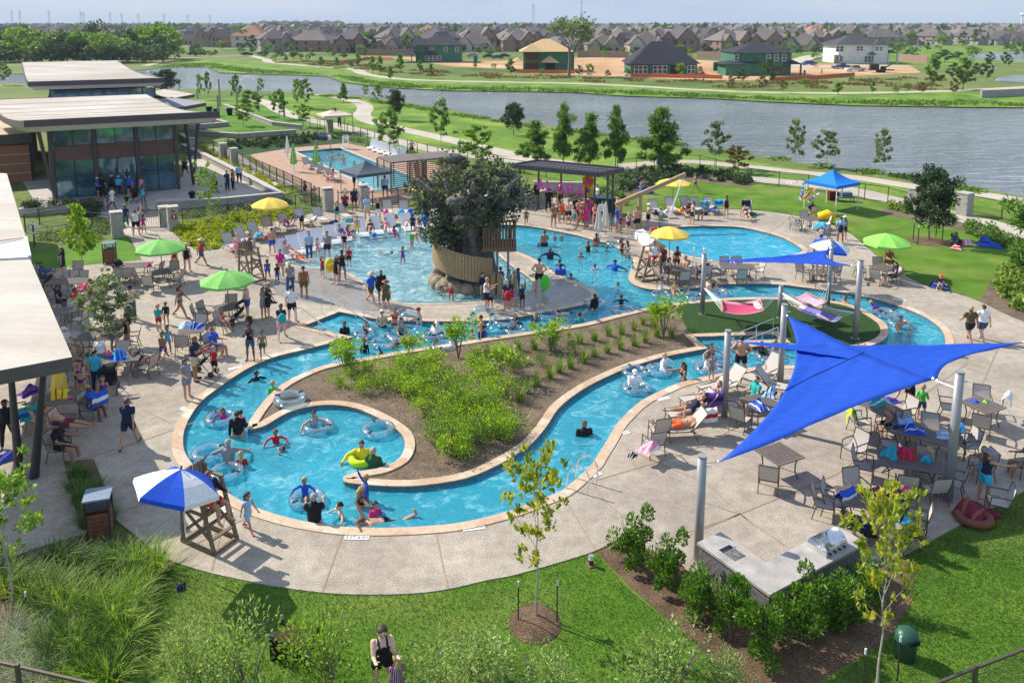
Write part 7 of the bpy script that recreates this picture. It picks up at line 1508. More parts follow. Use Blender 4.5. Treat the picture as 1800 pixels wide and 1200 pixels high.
LIP=mat('lips',(.35,.10,.09),.5);EYE=mat('eye_dark',(.02,.015,.012),.2)
def person(i,kind,px,py,pose,fa,outfit,label,z=0,sink=0,group=None):
 k2={'m':'m','w':'w'}.get(kind,'c');me,J,*_=body(k2,pose);q=random.Random(i*13+5);sc=q.uniform(.95,1.04)*({'b':1.02,'g':1.0,'c':.85,'t':1.2}.get(kind,1))*.97
 if pose in('st','s2','wk','hp','ph','up','rc','ar','be','sq'):zo=z-J['zmin']*sc
 else:zo=z
 tone=q.choice((0,0,1,1,2,2,3,4));hc=q.choice((0,0,1,1,2,2,3));long=kind in 'wg';o=outfit.split();wide=q.uniform(.96,1.1)if i else 1.22
 for w in o:
  if w[0]=='#':tone=int(w[1]);
  if w[0]=='%':hc=int(w[1])
 x,y=G(px,py,max(z,-.1));P_=bpy.data.objects.new('person',me);COL.objects.link(P_);P_.location=(x,y,zo-sink*sc);P_.rotation_euler=(0,0,R(fa));P_.scale=(sc*wide,sc*wide,sc)
 P_.material_slots[0].link='OBJECT';P_.material_slots[0].material=SKIN[tone];tag(P_,label,'person',group)
 child('hair',garment(k2,pose,'y' if long else 'x'),P_,HAIRC[hc]);child('eyes',extra(k2,pose,'e'),P_,EYE);child('mouth',extra(k2,pose,'m'),P_,LIP)
 for w in o:
  if w[0]in '#%':continue
  m=FLAG if w[1]=='Q' else cloth(CC[w[1]])
  if w[0]in 'HC':child('sun_hat' if w[0]=='H' else 'cap',extra(k2,pose,'H' if w[0]=='H' else 'c'),P_,m)
  elif w[0]=='f':child('sandals',extra(k2,pose,'f'),P_,m)
  else:child(GN[w[0]],garment(k2,pose,w[0]),P_,m)
 return P_
PEOPLE=open_rows='''
w 674 1222 ph 20 sK bK #4 %1|woman in a black swimsuit skirt bending over a towel-wrapped child on the front lawn
g 700 1243 st 200 dQ #4 %3|small blond child wrapped in a red, white and blue towel before the woman
g 437 933 wk 60 dL fP #1 %1|girl wrapped in a pale blue towel with pink clogs by the front pool rim
m 228 784 wk 180 tN hN fK #1 %2|broad man in navy shirt and shorts walking away past the left bend
w 330 700 s2 60 dA #1|woman in a grey dress standing at the left river rim
m 344 668 ph 90 tN hE fK|man in navy shirt pushing the small stroller at the left rim
b 378 662 s2 150 tR hK %3|boy in red shirt beside the small stroller
w 441 632 ph 0 sK hD|woman in black top and denim shorts folding her arms by the river
b 462 628 wk 20 hH #2|shirtless boy in dark green trunks beside the woman in denim shorts
g 296 622 s2 10 sC|girl in a turquoise top left of the round towel table
b 288 634 wk 0 hU|small shirtless boy in purple shorts next to the turquoise-topped girl
b 280 582 st 170 tT hR|boy in teal shirt and red shorts with his back turned
c 293 570 st 0 lK #2|toddler in black with pink arm floats
w 318 558 wk 90 kD #2 %0|woman in a denim-blue bikini striding across the left deck
m 232 562 ph 30 tE pD CN #3|man in cream shirt and navy cap behind the grey-green tree
m 376 606 si 80 tB hB z.02 @|man in blue shirt sitting left of the green stroller table
g 393 566 si 60 kR z.02 @|girl with a pink cap sitting at the stroller table
m 436 560 rc 270 hB CG #4|shirtless man in lime cap unloading at the stroller table
w 464 560 ph 60 dA|woman in a grey dress before the green umbrella table
w 473 560 rc 90 dK|woman in a black dress stretching out her arm
w 496 596 wk 190 tN hS %2|woman in navy top and pink shorts with a teal backpack
m 514 567 s2 170 tW hK CN|man in white shirt, black shorts and cap next to the teal backpack
w 494 490 s2 10 tP hE|woman in a bright magenta shirt on the beach deck
g 471 492 wk 10 sB %3|girl in blue swimsuit beside the magenta shirt
c 488 497 s2 30 tK hB|child in black shirt before the magenta shirt
w 511 516 s2 20 tA pD HE|woman in grey shirt, jeans and sun hat holding hands
m 535 524 st 190 vZ hF #2|man in brown tank top and camouflage shorts on the beach deck
w 419 458 st 20 sS|woman in pale pink swimsuit left of the empty lifeguard chair
b 440 446 wk 70 vN hB|boy in navy vest near the empty lifeguard chair
m 479 446 wk 190 hB #1|shirtless man in light blue shorts walking along the loungers
w 308 478 wk 180 vR hE|woman in red and black top walking past the green umbrella
w 330 478 st 180 sK HE|woman in black swimsuit with bag and straw hat
w 355 466 wk 90 vR hD HE|woman in red top and denim shorts striding by the flower bed
m 531 404 be 300 tA hK #1|man in grey shirt bending over a lounger
c 547 402 be 60 sT|child in teal bending beside the grey-shirted man
m 544 456 st 20 tL pD #4|man in light shirt and jeans at the pale water edge
m 576 456 s2 340 tA hN|man in grey and navy standing at the ledge loungers
g 559 454 s2 30 sS|girl in pink swimsuit at the water edge
g 567 488 st 60 vR hD|girl in red top and denim shorts beside the yellow bag
m 592 500 s2 300 tK hK %4|man in black with a big yellow bag on the wet beach
w 602 492 s2 200 sK #2|woman in black swimsuit right of the yellow bag
b 614 470 st 180 lR hK|boy in red shirt and dark leggings in the shallow edge
b 606 444 st 0 tK|boy in black standing among the ledge loungers
b 628 414 st 20 hY|small boy in golden trunks beside the ledge loungers
m 653 534 wk 60 tB hF HE|man in blue shirt with backpack walking on the wet plaza
w 679 547 s2 10 dF HZ|woman in leopard dress and straw hat on the wet plaza
m 671 532 st 20 tK hK|man in black behind the leopard dress
w 593 392 ph 20 sK bT|woman in black and teal left of the lap pool gate pillar
m 607 378 s2 0 tM hN|large man in maroon shirt at the lap pool gate
m 623 370 st 190 tN hK|man in navy holding the lap pool gate
m 646 387 ph 10 tL hE|man in pale blue shirt and khaki shorts by the pillar
w 665 389 up 0 vK hW %3|blond woman in black top raising her phone
m 677 346 s2 180 tL hN CK|man in light shirt beside the slate tent
m 623 334 ph 90 tK hK|man in black under the slate tent
m 638 336 si 270 tB hK z.1|person in blue sitting under the slate tent
m 537 358 s2 300 tN hA CN|man in navy cap outside the open bronze gate
m 400 336 st 60 tN pN|man in dark navy on the terrace, left of three
m 410 333 st 90 tZ pK|man in brown shirt on the terrace, middle of three
m 421 322 st 200 tL pN|man in light shirt on the terrace, right of three
m 173 348 s2 90 tB hK CW|man in royal blue shirt and white cap at the clubhouse doors
m 181 347 st 180 tK pK|man in black at the clubhouse doors
w 198 342 s2 0 vN hK HE|woman in sun hat behind the man in white
m 210 344 wk 190 tC hN CW|man in light blue with a white cap entering the clubhouse
m 198 368 wk 90 tW hW #3|man all in white walking to the entry gate
b 224 370 st 180 tK hG|boy in neon green shorts inside the entry gate
t 222 398 s2 0 tN pD #3|boy in navy shirt at the opening of the entry gate
m 240 414 up 190 vW hK #0|man in a white tank top reaching up to the gate emblem
g 253 410 s2 200 sP|girl in dark top and pink beside the man at the gate
m 230 346 up 0 tB hN|man in blue shading his eyes by the glass front
w 253 362 st 180 sC|woman in a turquoise swim skirt facing the clubhouse
w 250 344 st 0 vS hA|woman in pale top near the glass front
m 338 348 si 200 tK hK z.1|person in black sitting by the clubhouse columns
m 326 309 wk 0 tD hK|man in slate blue on the clubhouse walkway
c 340 305 wk 0 sT|child in teal with floats on the clubhouse walkway
w 226 618 s2 300 sK #2|woman in black swimsuit behind the table with blue towels
w 252 632 re 90 sK bS z.50 @|woman in black reclining in a chair by the blue towel table
m 172 688 s2 170 tC pN %0|man in blue plaid shirt at the shaded table
w 146 704 ph 0 kU #1|woman in purple print bikini eating beside the long table
g 184 716 s2 20 sU %2|girl in purple next to the draped blue towel
w 160 712 si 80 dB z.02 @|woman with a blue tie-dye towel sitting at the long table
b 137 660 si 60 tH hK z.02 @|boy in dark green sitting at the shaded table
b 160 634 si 20 tH hT z.02 @|boy in green shirt behind the shaded table
w 179 656 s2 0 tW hA|woman in white leaning by the blue towels
m 112 742 re 90 hM #1 z.50 @|shirtless man lounging in a towel-covered chair under the pavilion
m 104 782 si 90 tK hK CN #2 z.02 @|man with a green towel round his neck sitting under the pavilion
w 15 780 wk 20 lK pK #3|person in a black full swimsuit walking at the left edge
m 117 606 si 90 tW hE CW z.02 @|person in white cap sitting at the pavilion edge
m 130 532 si 300 tR hE #3 z.02 @|man in a red shirt hunched in a chair
w 104 528 si 90 dN z.02 @|woman in navy sitting left of the red shirt
b 70 480 si 90 tL hK z.02 @|boy in light blue at the pavilion corner
m 76 486 si 100 tD hD z.02 @|man in denim blue beside the white-framed stroller
w 112 486 s2 270 dN|woman in navy print behind the lime-green tree
w 158 515 si 270 vO z.02 @|woman in orange at the shaded upper table
w 512 440 re 55 kS z.22|woman in pink reclining on the second ledge lounger
w 530 455 la 60 sO z.12|woman in orange swimsuit lying on the pool ledge
g 583 418 la 60 sT z.12|girl in teal lying on her front at the ledge
w 604 411 re 45 sU z.2|woman in purple on the ledge loungers
g 613 413 si 130 sP z.05|girl in pink sitting next to the purple swimsuit
w 652 402 re 15 kK z.2|woman in black bikini reclining on the ninth ledge lounger
w 679 399 re 15 kS z.2|woman in patterned bikini on the tenth ledge lounger
g 694 412 si 160 sP z-.3|girl in magenta sitting in the shallow ledge water
w 716 393 re 10 kW #4 z.2|fair woman reclining left of two in bikinis
w 735 391 re 10 kE #4 z.2|fair woman reclining right of two in bikinis
b 726 409 st 180 tN hN|boy in navy before the reclining women
b 751 408 up 10 hB|boy in blue trunks holding a beach ball
m 724 432 be 60 hG #1 s.2|man bending with green gear in the shallow pool
g 708 458 ar 30 sU s.35|girl in purple wading at the curved pale bench
c 679 447 sw 80 sT s-.0|baby in turquoise held at the curved bench
b 737 414 ar 0 hN s.35|boy wading behind the man with green gear
m 855 546 ph 80 vW hK #1|man in white tank top and black shorts by the wooden slides
c 862 542 st 0 tA hK|child in grey before the white tank top
w 891 547 s2 200 tN hD|woman in navy with a red backpack by the wooden slides
g 900 541 st 190 sP|girl in pink swimsuit behind the slides
b 918 541 up 200 lN hK|boy in dark blue rash guard right of the slides
m 948 512 hp 180 hK #0|shirtless man in black trunks, hands on hips, with a green board
b 912 502 rc 250 lB s.3|boy in blue reaching out by the slides
b 880 500 st 20 lM s.3|boy in maroon between the two posts
b 895 506 s2 30 vL s.3|boy in light vest between the wooden slides
c 870 510 st 180 lG hO s.3|child in neon green vest by the wooden slides
b 861 503 s2 30 lC s.3|boy in patterned blue rash guard left of the slides
b 793 524 be 300 hR s.2|child in red shorts bending at the rocks of the oak
b 848 512 st 30 lN s.3|child in dark blue at the foot of the oak stairs
b 797 463 st 20 hZ #1 z.85|shirtless child climbing the oak stairs behind the pickets
b 808 471 s2 340 sM #1 z.75|child in maroon on the oak stairs
g 872 425 st 0 sU z2.08|girl in purple on the oak balcony
b 925 395 wk 0 hZ #3|lone child in brown trunks walking before the pergola
w 973 400 s2 20 kZ|woman in brown bikini at the left of the dancing group
w 979 391 ph 30 sZ|woman behind the brown bikini
w 988 392 s2 0 sO|woman in orange swimsuit in the dancing group
m 999 394 ph 0 hN #4|shirtless man in navy trunks in the dancing group
g 1010 398 s2 340 sT|girl in teal in the dancing group
m 1018 391 ph 0 hM #1|shirtless man in maroon trunks in the dancing group
w 1022 402 wk 300 kO|woman in orange bikini stepping forward
w 1031 402 s2 0 dP|woman in a bright pink cover-up in the dancing group
w 1046 398 ph 0 kR|woman in red top left of the closed beige umbrellas
m 1058 395 st 20 tW hB|man in white behind the closed beige umbrellas
g 1073 407 s2 20 sT|girl in teal right of the closed beige umbrellas
m 1084 408 st 60 tB hL|man in blue under the timber boom
b 1090 410 ph 40 lM|boy in maroon under the timber boom
w 1104 416 ph 20 sM #4|woman in burgundy swimsuit under the timber boom
m 1119 409 ph 10 hK #1|shirtless man in black between the timber posts
m 1139 400 rc 100 hK HW|shirtless man in a white hat pulling the boom lever
b 1144 420 be 60 lR z.5|boy in red jumping from the white platform
b 1161 394 st 200 tW hG|small boy in white and green by the pull rope
m 964 371 s2 0 tK pK HK #3|musician in black clothes and black hat on the stage
m 985 364 st 20 tZ pK HE|musician with a straw hat on the stage
m 1013 366 si 0 tK pK z.2|seated drummer behind the straw parasol
m 1050 362 ph 300 tW pK|person in white behind the teal counter
w 1217 395 s2 280 vE hK %2|woman in beige top and black shorts before the lounger row
w 1276 384 st 180 sK|woman in black swimsuit on the far deck
w 1222 338 wk 270 kK|woman in black bikini walking up the back lawn with a bag
m 1240 374 si 300 tD hK #2 z.02|man in grey-blue sitting on the fifth back lawn lounger
m 1211 373 si 20 tM hK #3 z.02|man in dark maroon sitting on the fourth back lawn lounger
w 1312 376 re 0 kK #1 z.45|woman reclining on the lone lounger at the lawn edge
m 1120 330 sq 60 tN hK z.4|crouching person in navy by the hedge
m 1150 450 si 0 vW hR #1 z1.02|lifeguard in white on the chair between river and round pool
w 1165 480 st 20 tM pN|woman in maroon shirt and leggings by the yellow umbrella
w 1189 483 s2 180 kK #2|woman with long black hair in a bikini by the yellow umbrella
w 1178 476 si 60 sA z.02 @|woman in grey seated under the yellow umbrella
m 1203 474 si 300 hA #1 z.02 @|shirtless man seated right of the yellow umbrella pole
m 1238 478 si 200 tK hK z.02 @|person in black in a chair near the round pool ladder
g 1186 512 si 0 kY bR z-.3|girl in yellow sitting on the rim with feet in the river
m 1476 427 s2 170 tL hE|man in pale shirt with a navy backpack at the lawn edge
w 1483 421 st 180 tA hK HW|woman in white hat behind the navy backpack
c 1443 427 st 20 tW hB|toddler in white near the blue and white umbrella
b 1456 427 st 200 tA hA CW|child in grey cap near the blue and white umbrella
m 1426 372 si 200 tN hE z.02 @|person seated at the table below the blue canopy
w 1572 484 si 270 dN z.02 @|woman in navy in a chair under the bright green umbrella
m 1563 458 si 20 tZ hN z.02|man with a brown hat behind the bright green umbrella table
m 1703 600 wk 180 tF hK #2|left man of the pair walking away at the right, in olive shirt
m 1725 599 wk 180 tW hD #4|right man of the pair walking away, in white shirt with a bag
w 1678 428 si 300 dD z-.4|woman sitting on a blanket under the dark oak
w 1690 426 re 60 dM z.1|woman in maroon lying on the blanket under the dark oak
b 1645 508 sq 20 tK hB CO|child in orange cap crouching in umbrella shade on the right lawn
m 1301 664 hp 170 hK #1|shirtless man in black trunks, hand on hip, at the right channel rim
c 1250 668 st 20 vA hA|child in grey swimwear at the right channel rim
m 1196 744 la 275 hO #1 z.50|man in orange trunks lying on the nearest lounger
w 1214 718 re 282 sN #1 z.48|woman in navy swimsuit on the purple towel lounger
b 1226 708 la 282 hN z.48|boy lying beside the woman on the purple towel
g 1248 690 re 282 sS z.46|girl in pink on the lounger next to the steel pole
m 1327 698 si 290 tT hE z.02 @|man in turquoise shirt at the table behind the loungers
m 1597 722 be 270 hK #0|man in black bending over the teal bag table
b 1618 738 s2 150 lG hD %3|blond boy in neon green vest by the teal bag table
w 1629 824 si 200 tC hN z.02|person in turquoise bent over the red bag table
b 1726 816 si 270 hC #2 %2 z.02 @|shirtless boy with a cap sitting right of the thick pole
b 1560 742 si 290 hK #1 z.02 @|boy crouched under the edge of the big sail
w 1728 882 rc 90 vN hC HA %2|woman in navy top, blue shorts and hat holding a chair
w 1590 936 si 110 tC hK z.02 @|woman in light blue shirt sitting at the grill table
m 1520 930 re 80 tN hK z.40|person leaning back behind the yellowing sapling
m 1806 812 si 260 hA #2 z.02 @|person sitting at the right edge with a grey hat
m 371 876 si 62 lK hR #1 %2 z1.02|lifeguard in black and red sitting under the blue and white umbrella
m 1442 458 si -20 hR #1 z1.02|lifeguard in red sitting under the far right umbrella
g 393 735 ar 340 lP #2 w.85|girl in magenta rash guard in a clear tube at the left bend
m 419 766 s2 190 lK #1 w.8|man in black rash guard holding a pink-floated child
c 425 758 st 200 lS w.35|child with pink floats held by the man in black
b 450 667 ar 40 lK w.9|boy swimming alone in the upper left bend
b 480 690 st 30 lG w.8|boy in lime green behind the island coping
b 485 778 ar 20 lR #2 w.75|boy in red in the middle of the left bend
b 470 795 sw 100 hR w.05|swimmer in red trunks diving in the left bend
w 552 752 ar 20 kC #1 w1.0|woman leaning on a tube in the round pocket pool
m 637 806 ar 0 lY #1 w1.1|man in sunglasses holding a lime float in the pocket pool
m 657 820 s2 170 lH %4 #1 w1.1|grey-haired man leaning on the pocket pool coping
m 402 812 ar 190 lA %4 #1 w1.0|balding man in grey with arms spread beside the lifeguard
g 424 818 s2 200 lR w.8|girl in red beside the balding man
b 537 878 ar 0 lB %3 w.5|blond boy in blue with arms outstretched on a tube
m 553 920 ph 190 tK %4 #1 w.85|man in black shirt pushing the blond boy's tube
b 601 909 ar 300 hN w.8|child swimming right of the man in black shirt
w 633 892 ar 120 kK #2 w1.0|woman holding up a blond child near the front wall
b 644 880 up 300 lB %3 w.45|blond child in blue raising an arm
g 660 905 s2 30 lP w.85|girl in pink in front of the island tip
m 676 912 sw 290 hK w.05|swimmer face down near the front rim
m 1027 764 s2 10 lK #2 w1.25|lone swimmer in the lower right channel
m 1115 684 ph 0 lW CW w.9|man in white cap leaning in a clear tube
m 1165 650 ar 60 lW #4 w1.0|man in white pushing a tube in the right channel
w 1202 668 rc 280 kK #2 w.9|woman in black reaching towards the man in white
w 1248 632 ar 20 kK #1 w.9|woman with a tube behind the thick pole
c 1240 652 ar 60 lW w.5|small child on a tube near the right rim
m 1340 628 ar 300 lK #4 w1.0|man in a tube below the blue sail edge
w 1362 622 s2 60 kA w1.0|woman beside the tube at the blue sail edge
m 672 574 s2 180 hN CW #0 w.9|shirtless man in cap standing in the river by the plaza wall
w 694 570 ar 20 kR #1 w.8|woman in red bikini standing by the plaza wall
m 736 570 s2 300 hK #1 CM w.9|man holding the upright tube
w 606 586 s2 20 lK #2 w1.1|woman at the river steps
g 644 578 ph 10 kS w.8|girl in pink near the river steps
g 643 594 ar 300 sU w.85|girl in purple near the river steps
w 706 590 si 20 sK #1 w.15|woman seated in a tube mid river
g 641 619 st 20 lK #2 w.7|child standing by the island coping
m 674 607 sw 80 hC #1 w.05|man swimming with a tube by the island coping
b 690 622 sw 290 lN w.05|child swimming by the island coping
b 764 592 si 0 lN w.15|child on the white shark float
g 765 610 ar 40 lR w.9|head of a child behind the flowering shrubs
m 845 592 s2 270 hN #1 w.7|shirtless man standing in the river behind the shrubs
b 853 594 s2 90 lB w.7|boy in blue beside the shirtless man in the river
c 830 600 st 30 lS w.6|small child at the island coping
w 880 578 sw 100 sK w.05|woman stretched across a tube below the plaza
b 908 572 ar 200 lK w.85|boy at the plaza wall beside tubes
g 940 570 s2 180 sU #3 w.7|girl in purple near the plaza tip
t 1018 567 s2 190 tT w.85|child in a turquoise shirt near the island coping
w 1045 544 st 200 lK %0 w.8|woman with long black hair below the plaza tip
m 1002 550 sw 280 hN w.05|swimmer on her back at the plaza wall
b 1092 540 ar 180 lN #2 w.6|boy in navy on a tube in the wide channel
m 957 432 s2 200 hN #2 w.75|boy standing tall near the pale shallow shelf
c 975 422 s2 0 lA w.7|left of two small heads at the shallow shelf
c 987 422 s2 10 lA w.7|right of two small heads at the shallow shelf
b 934 433 sw 100 lB w.05|child in blue swimming beside the balcony
g 956 444 sw 60 lK w.05|child swimming below the standing boy
m 967 455 ar 180 lN #2 w1.1|man in dark shirt left of the wide pool
b 984 468 ar 200 lB w.9|boy in blue with a round tube
m 985 487 s2 180 tB w1.0|man in a royal blue shirt in the wide pool
b 1003 494 ar 20 hG w.8|boy with a green float by the peninsula wall
w 1034 442 ar 200 sK %2 #1 w.95|woman holding a child in the wide pool
w 1048 432 s2 180 kR w.85|woman at the pool wall below the deck
g 1066 441 ar 0 lK w1.0|girl near the white bench
b 1021 452 s2 10 lR #2 w.95|boy in red in the centre of the wide pool
b 1045 473 ar 20 lS #3 w.95|child in pink in the wide pool
m 1080 476 ar 150 lB CN #1 w1.1|man in blue shirt near the deck corner
w 1093 447 s2 60 sN #2 w.6|woman in navy on the white bench
w 1102 452 s2 200 kW #1 w.6|woman in white on the white bench
b 1096 466 sw 60 lT w.05|child in teal swimming near the bench
c 1112 476 ar 300 lC w.6|child in light blue at the deck corner
b 1086 504 ar 0 hR #2 w1.0|boy with a red float under his arms
g 1162 512 ar 20 sW w.5|girl in white on a tube before the lifeguard chair
m 1245 514 s2 100 hN #4 w.9|shirtless man beside the long steel pole
w 1262 508 re 70 kK #1 w-.05|woman lying back on a tube beside the shirtless man
g 1227 526 ar 40 lK w1.0|swimmer behind the leftmost steel pole
m 1549 550 re 60 lU #1 w-.1|man in purple drifting on a tube at the right bend
m 1580 578 ar 30 hK #1 w1.05|man swimming at the right bend
b 1597 588 ar 0 hN w1.0|boy swimming at the right bend
m 1485 534 s2 300 hK w1.3|right head at the far rim of the turf island
g 1463 531 ar 60 lK w1.1|left head at the far rim of the turf island
b 1508 612 s2 200 lK w1.1|left head in the channel above the big sail
b 1520 612 s2 180 lK w1.1|right head in the channel above the big sail
m 584 280 ar 20 hR #0 w1.0|man in the centre of the lap pool
m 604 284 ar 0 hO #0 w1.0|red-skinned man at the right of the lap pool
b 595 272 ar 40 lN w1.0|swimmer at the far end of the lap pool
m 560 285 ar 90 hK #2 w1.1|swimmer at the left edge of the lap pool
b 581 290 s2 20 lK w1.0|small head in the middle of the lap pool
b 623 290 ar 0 lG w.9|child with a green float in the lap pool
m 574 306 re 30 hA #0 z.46|shirtless man lounging at the lap pool edge
w 584 310 si 260 dS HE z.02|woman in straw hat sitting at the lap pool edge
m 558 261 rc 90 lN hA CB|lifeguard in navy carrying the blue board, left carrier
m 581 260 rc 270 tW hA|man in white carrying the blue board, right carrier
m 724 274 hp 0 hN #1|shirtless man standing behind the cabanas
m 597 224 st 0 tK pK|person in black under the beige gazebo
m 1414 134 st 0 tK pD|left site worker by the far green house
m 1444 131 wk 60 tA pD|right site worker on the bare dirt
'''.strip().split('\n')
CHL=[o for o in COL.objects if o.name.startswith('patio_chair')]
def seat(px,py,fa,lab):
 x,y=G(px,py,.5);a=R(fa);x+=math.sin(a)*.0;c=min(CHL,key=lambda o:(o.location.x-x)**2+(o.location.y-y)**2)
 if math.hypot(c.location.x-x,c.location.y-y)<.75:c.location=(x,y,DT);c.rotation_euler=(0,0,a);return
 CHAIR.put((x,y,DT),a,' '.join(('chair of the '+lab).split(',')[0].split()[:15]),'sling patio chairs')
for i,row in enumerate(PEOPLE):
 a,lab=row.split('|');f=a.split();kind,px,py,pose,fa=f[0],float(f[1]),float(f[2]),f[3],float(f[4]);fit=[];z=None;sink=0;water=None
 for w in f[5:]:
  if w[0]=='z':z=float(w[1:])
  elif w[0]=='s' and w[1]in '-.0123456789':sink=float(w[1:])
  elif w[0]=='w' and w[1]in '-.0123456789':water=float(w[1:])
  elif w=='@':continue
  else:fit.append(w)
 if '@' in f:seat(px,py,fa,lab)
 if pose=='si' and water is None:
  zz=.50+(z-.02 if z is not None else 0);zz*=1
  if kind in 'bgc':zz=max(.42,zz)
  person(i,kind,px,py,pose,fa,' '.join(fit),lab,zz);continue
 if water is not None:
  ch=kind in 'bgct';k=.72 if ch else 1;s_=water if pose in('sw','re','la')else water;person(i,kind,px,py,pose,fa,' '.join(fit),lab,-.10,s_ if pose not in('si','re','sw','la')else.10 if pose=='sw' else-.02);continue
 person(i,kind,px,py,pose,fa,' '.join(fit),lab,z if z is not None else DT,sink)
def heap(seed):
 q=random.Random(seed);mb=MB();c=[(q.uniform(-.2,.2),q.uniform(-.12,.12),q.uniform(.05,.14))for _ in range(5)]
 def f(u,v):
  x=(u-.5)*.62;y=(v-.5)*.42;h=sum(k*math.exp(-((x-a)**2+(y-b)**2)/.015)for a,b,k in c);e=min(u,v,1-u,1-v);return(x*(1+.1*math.sin(9*v)),y*(1+.12*math.sin(8*u)),(h+.02+.012*math.sin(22*u+9*v))*min(1,e*9)+.004)
 mb.grid(f,16,12);mb.m=[1 if(k//16+seed)%4==0 else 0 for k in range(len(mb.f))];return mb
HM={}
def item(name,cat,px,py,z,c1,c2,lab,seed=0,sc=1,drape=False):
 key=(seed%3,c1,c2,name)
 mb=heap(seed%3+1)
 if drape:mb=MB().grid(lambda u,v:((u-.5)*.6,(.12 if v>.5 else-.12)*min(1,abs(v-.5)*6)+.02*math.sin(9*u),.02-abs(v-.5)*.9+.015*math.sin(14*u)),10,12);mb.m=[((k//10)//2)%2 for k in range(len(mb.f))]
 o=mb.build(name,[cloth(CC[c1]),cloth(CC[c2])],None,True);x,y=G(px,py,z);o.location=(x,y,z);o.rotation_euler=(0,0,rnd.uniform(0,6)if not drape else R(seed));o.scale=(sc,sc,sc);tag(o,lab,cat);return o
for r_ in '''towel 208 628 .76 B C 1.4 blue towel heap on the long table by the grey-green tree
towel 190 622 .76 R S .7 small pink and red towel behind the blue heap
towel 328 574 .76 L W 1 rolled white and blue towel on the round towel table
towel 348 574 .76 B W 1 blue patterned towel on the round towel table
bag 262 468 .76 P K .7 magenta bag on the table beside the folded stroller
towel 105 694 .76 Y R 1.2 yellow and red towel on the table under the pavilion
bag 122 700 .76 R W .4 red and white can on the table under the pavilion
bag 8 806 .05 B S 1.2 blue and pink towel on the ground under the pavilion
bag 55 690 .3 U K 1.3 purple and black bag behind the pavilion leg
towel 150 505 .76 R U 1.3 purple and red towels heaped on the upper shaded table
towel 128 512 .76 T R .8 green towel beside the red-shirted man
towel 411 437 .42 P S .8 pink bag on the first flower bed lounger
towel 430 427 .42 U A 1 grey-purple towel on the second flower bed lounger
towel 455 415 .42 C T 1 turquoise towel on the third flower bed lounger
towel 470 418 .42 R K .9 red and dark towel on the fourth flower bed lounger
towel 554 385 .5 W L 1 white bag on the lounger behind the bending man
bag 587 391 .1 N B 1 navy and blue bag on the ground by the lap pool pillar
towel 610 390 .42 T C 1 teal towel on the lounger beside the lap pool gate
bag 678 374 .5 P R .9 magenta bag on the lounger left of the giant oak
towel 1152 376 .42 N K 1.3 navy towel on the leftmost back lawn lounger
towel 1174 373 .42 W R 1.1 white and red towel on the second back lawn lounger
towel 1198 371 .42 O Y 1.1 orange towel on the third back lawn lounger
towel 1254 368 .42 B L 1 blue towel on the fifth back lawn lounger
bag 1325 377 .1 K G .9 dark bag beside the lone lawn-edge lounger
towel 1135 338 .05 B N 2 blue blanket on the grass by the hedge
towel 1700 428 .03 S W 1.7 pink and white blanket under the dark oak
towel 1740 432 .03 B N 2.2 blue blankets at the right hedge
bag 1682 437 .03 R W 1.1 red and white bundle on the lawn before the blanket
bag 1652 505 .03 K B 1.5 black bag in the umbrella shade on the right lawn
bag 1291 462 .76 U W .8 purple and white hat on the long table by the round pool
bag 1562 462 .76 Z N .9 brown bag on the table under the bright green umbrella
bag 1442 398 .5 C T 1.5 turquoise inflatable by the table below the blue canopy
towel 1334 714 .76 B W 1.1 blue striped rolled towel on the table behind the loungers
towel 1353 693 .76 L K 1 patterned blue towel at the back of the same table
towel 1546 708 .76 T W 1.3 teal bag on the table half under the big sail
towel 1568 707 .76 B R .9 blue and red towel next to the teal bag
towel 1608 758 .76 B W 1 blue and white towel on the long dark table
towel 1664 768 .76 L W .9 pale blue towel at the right of the long dark table
towel 1567 797 .76 T C 1.1 turquoise towel on the table left of the thick pole
towel 1593 798 .76 R P 1.2 crimson bag on the table left of the thick pole
bag 1712 705 .76 B U .5 blue cup and bottle on the table right of the pole
bag 1732 706 .76 G Y .35 green cup on the table right of the thick pole
towel 1548 868 .76 M R 1.3 dark red patterned towel on the grill table
towel 1576 876 .76 N R 1.1 navy and red swimsuit heap on the grill table
towel 1140 789 .45 S W 1.1 pink patterned towel on the chair by the river
bag 1111 800 .04 K W .5 pair of sandals on the deck beside the pink towel chair
bag 318 1031 .02 K D .5 dark sandal lying on the front lawn near the deck
bag 1716 903 .06 M Z 1.8 maroon towel heap with a patterned inflatable ring at the deck corner
bag 480 532 .04 K N .6 dark sandals on the deck below the teal backpack'''.split('\n'):
 nm,px,py,z,a,b,sc,lab=r_.split(' ',7);item({'towel':'towel','bag':'bag'}[nm],{'towel':'towel','bag':'bag'}[nm],float(px),float(py),float(z),a,b,lab,int(float(px)),float(sc))
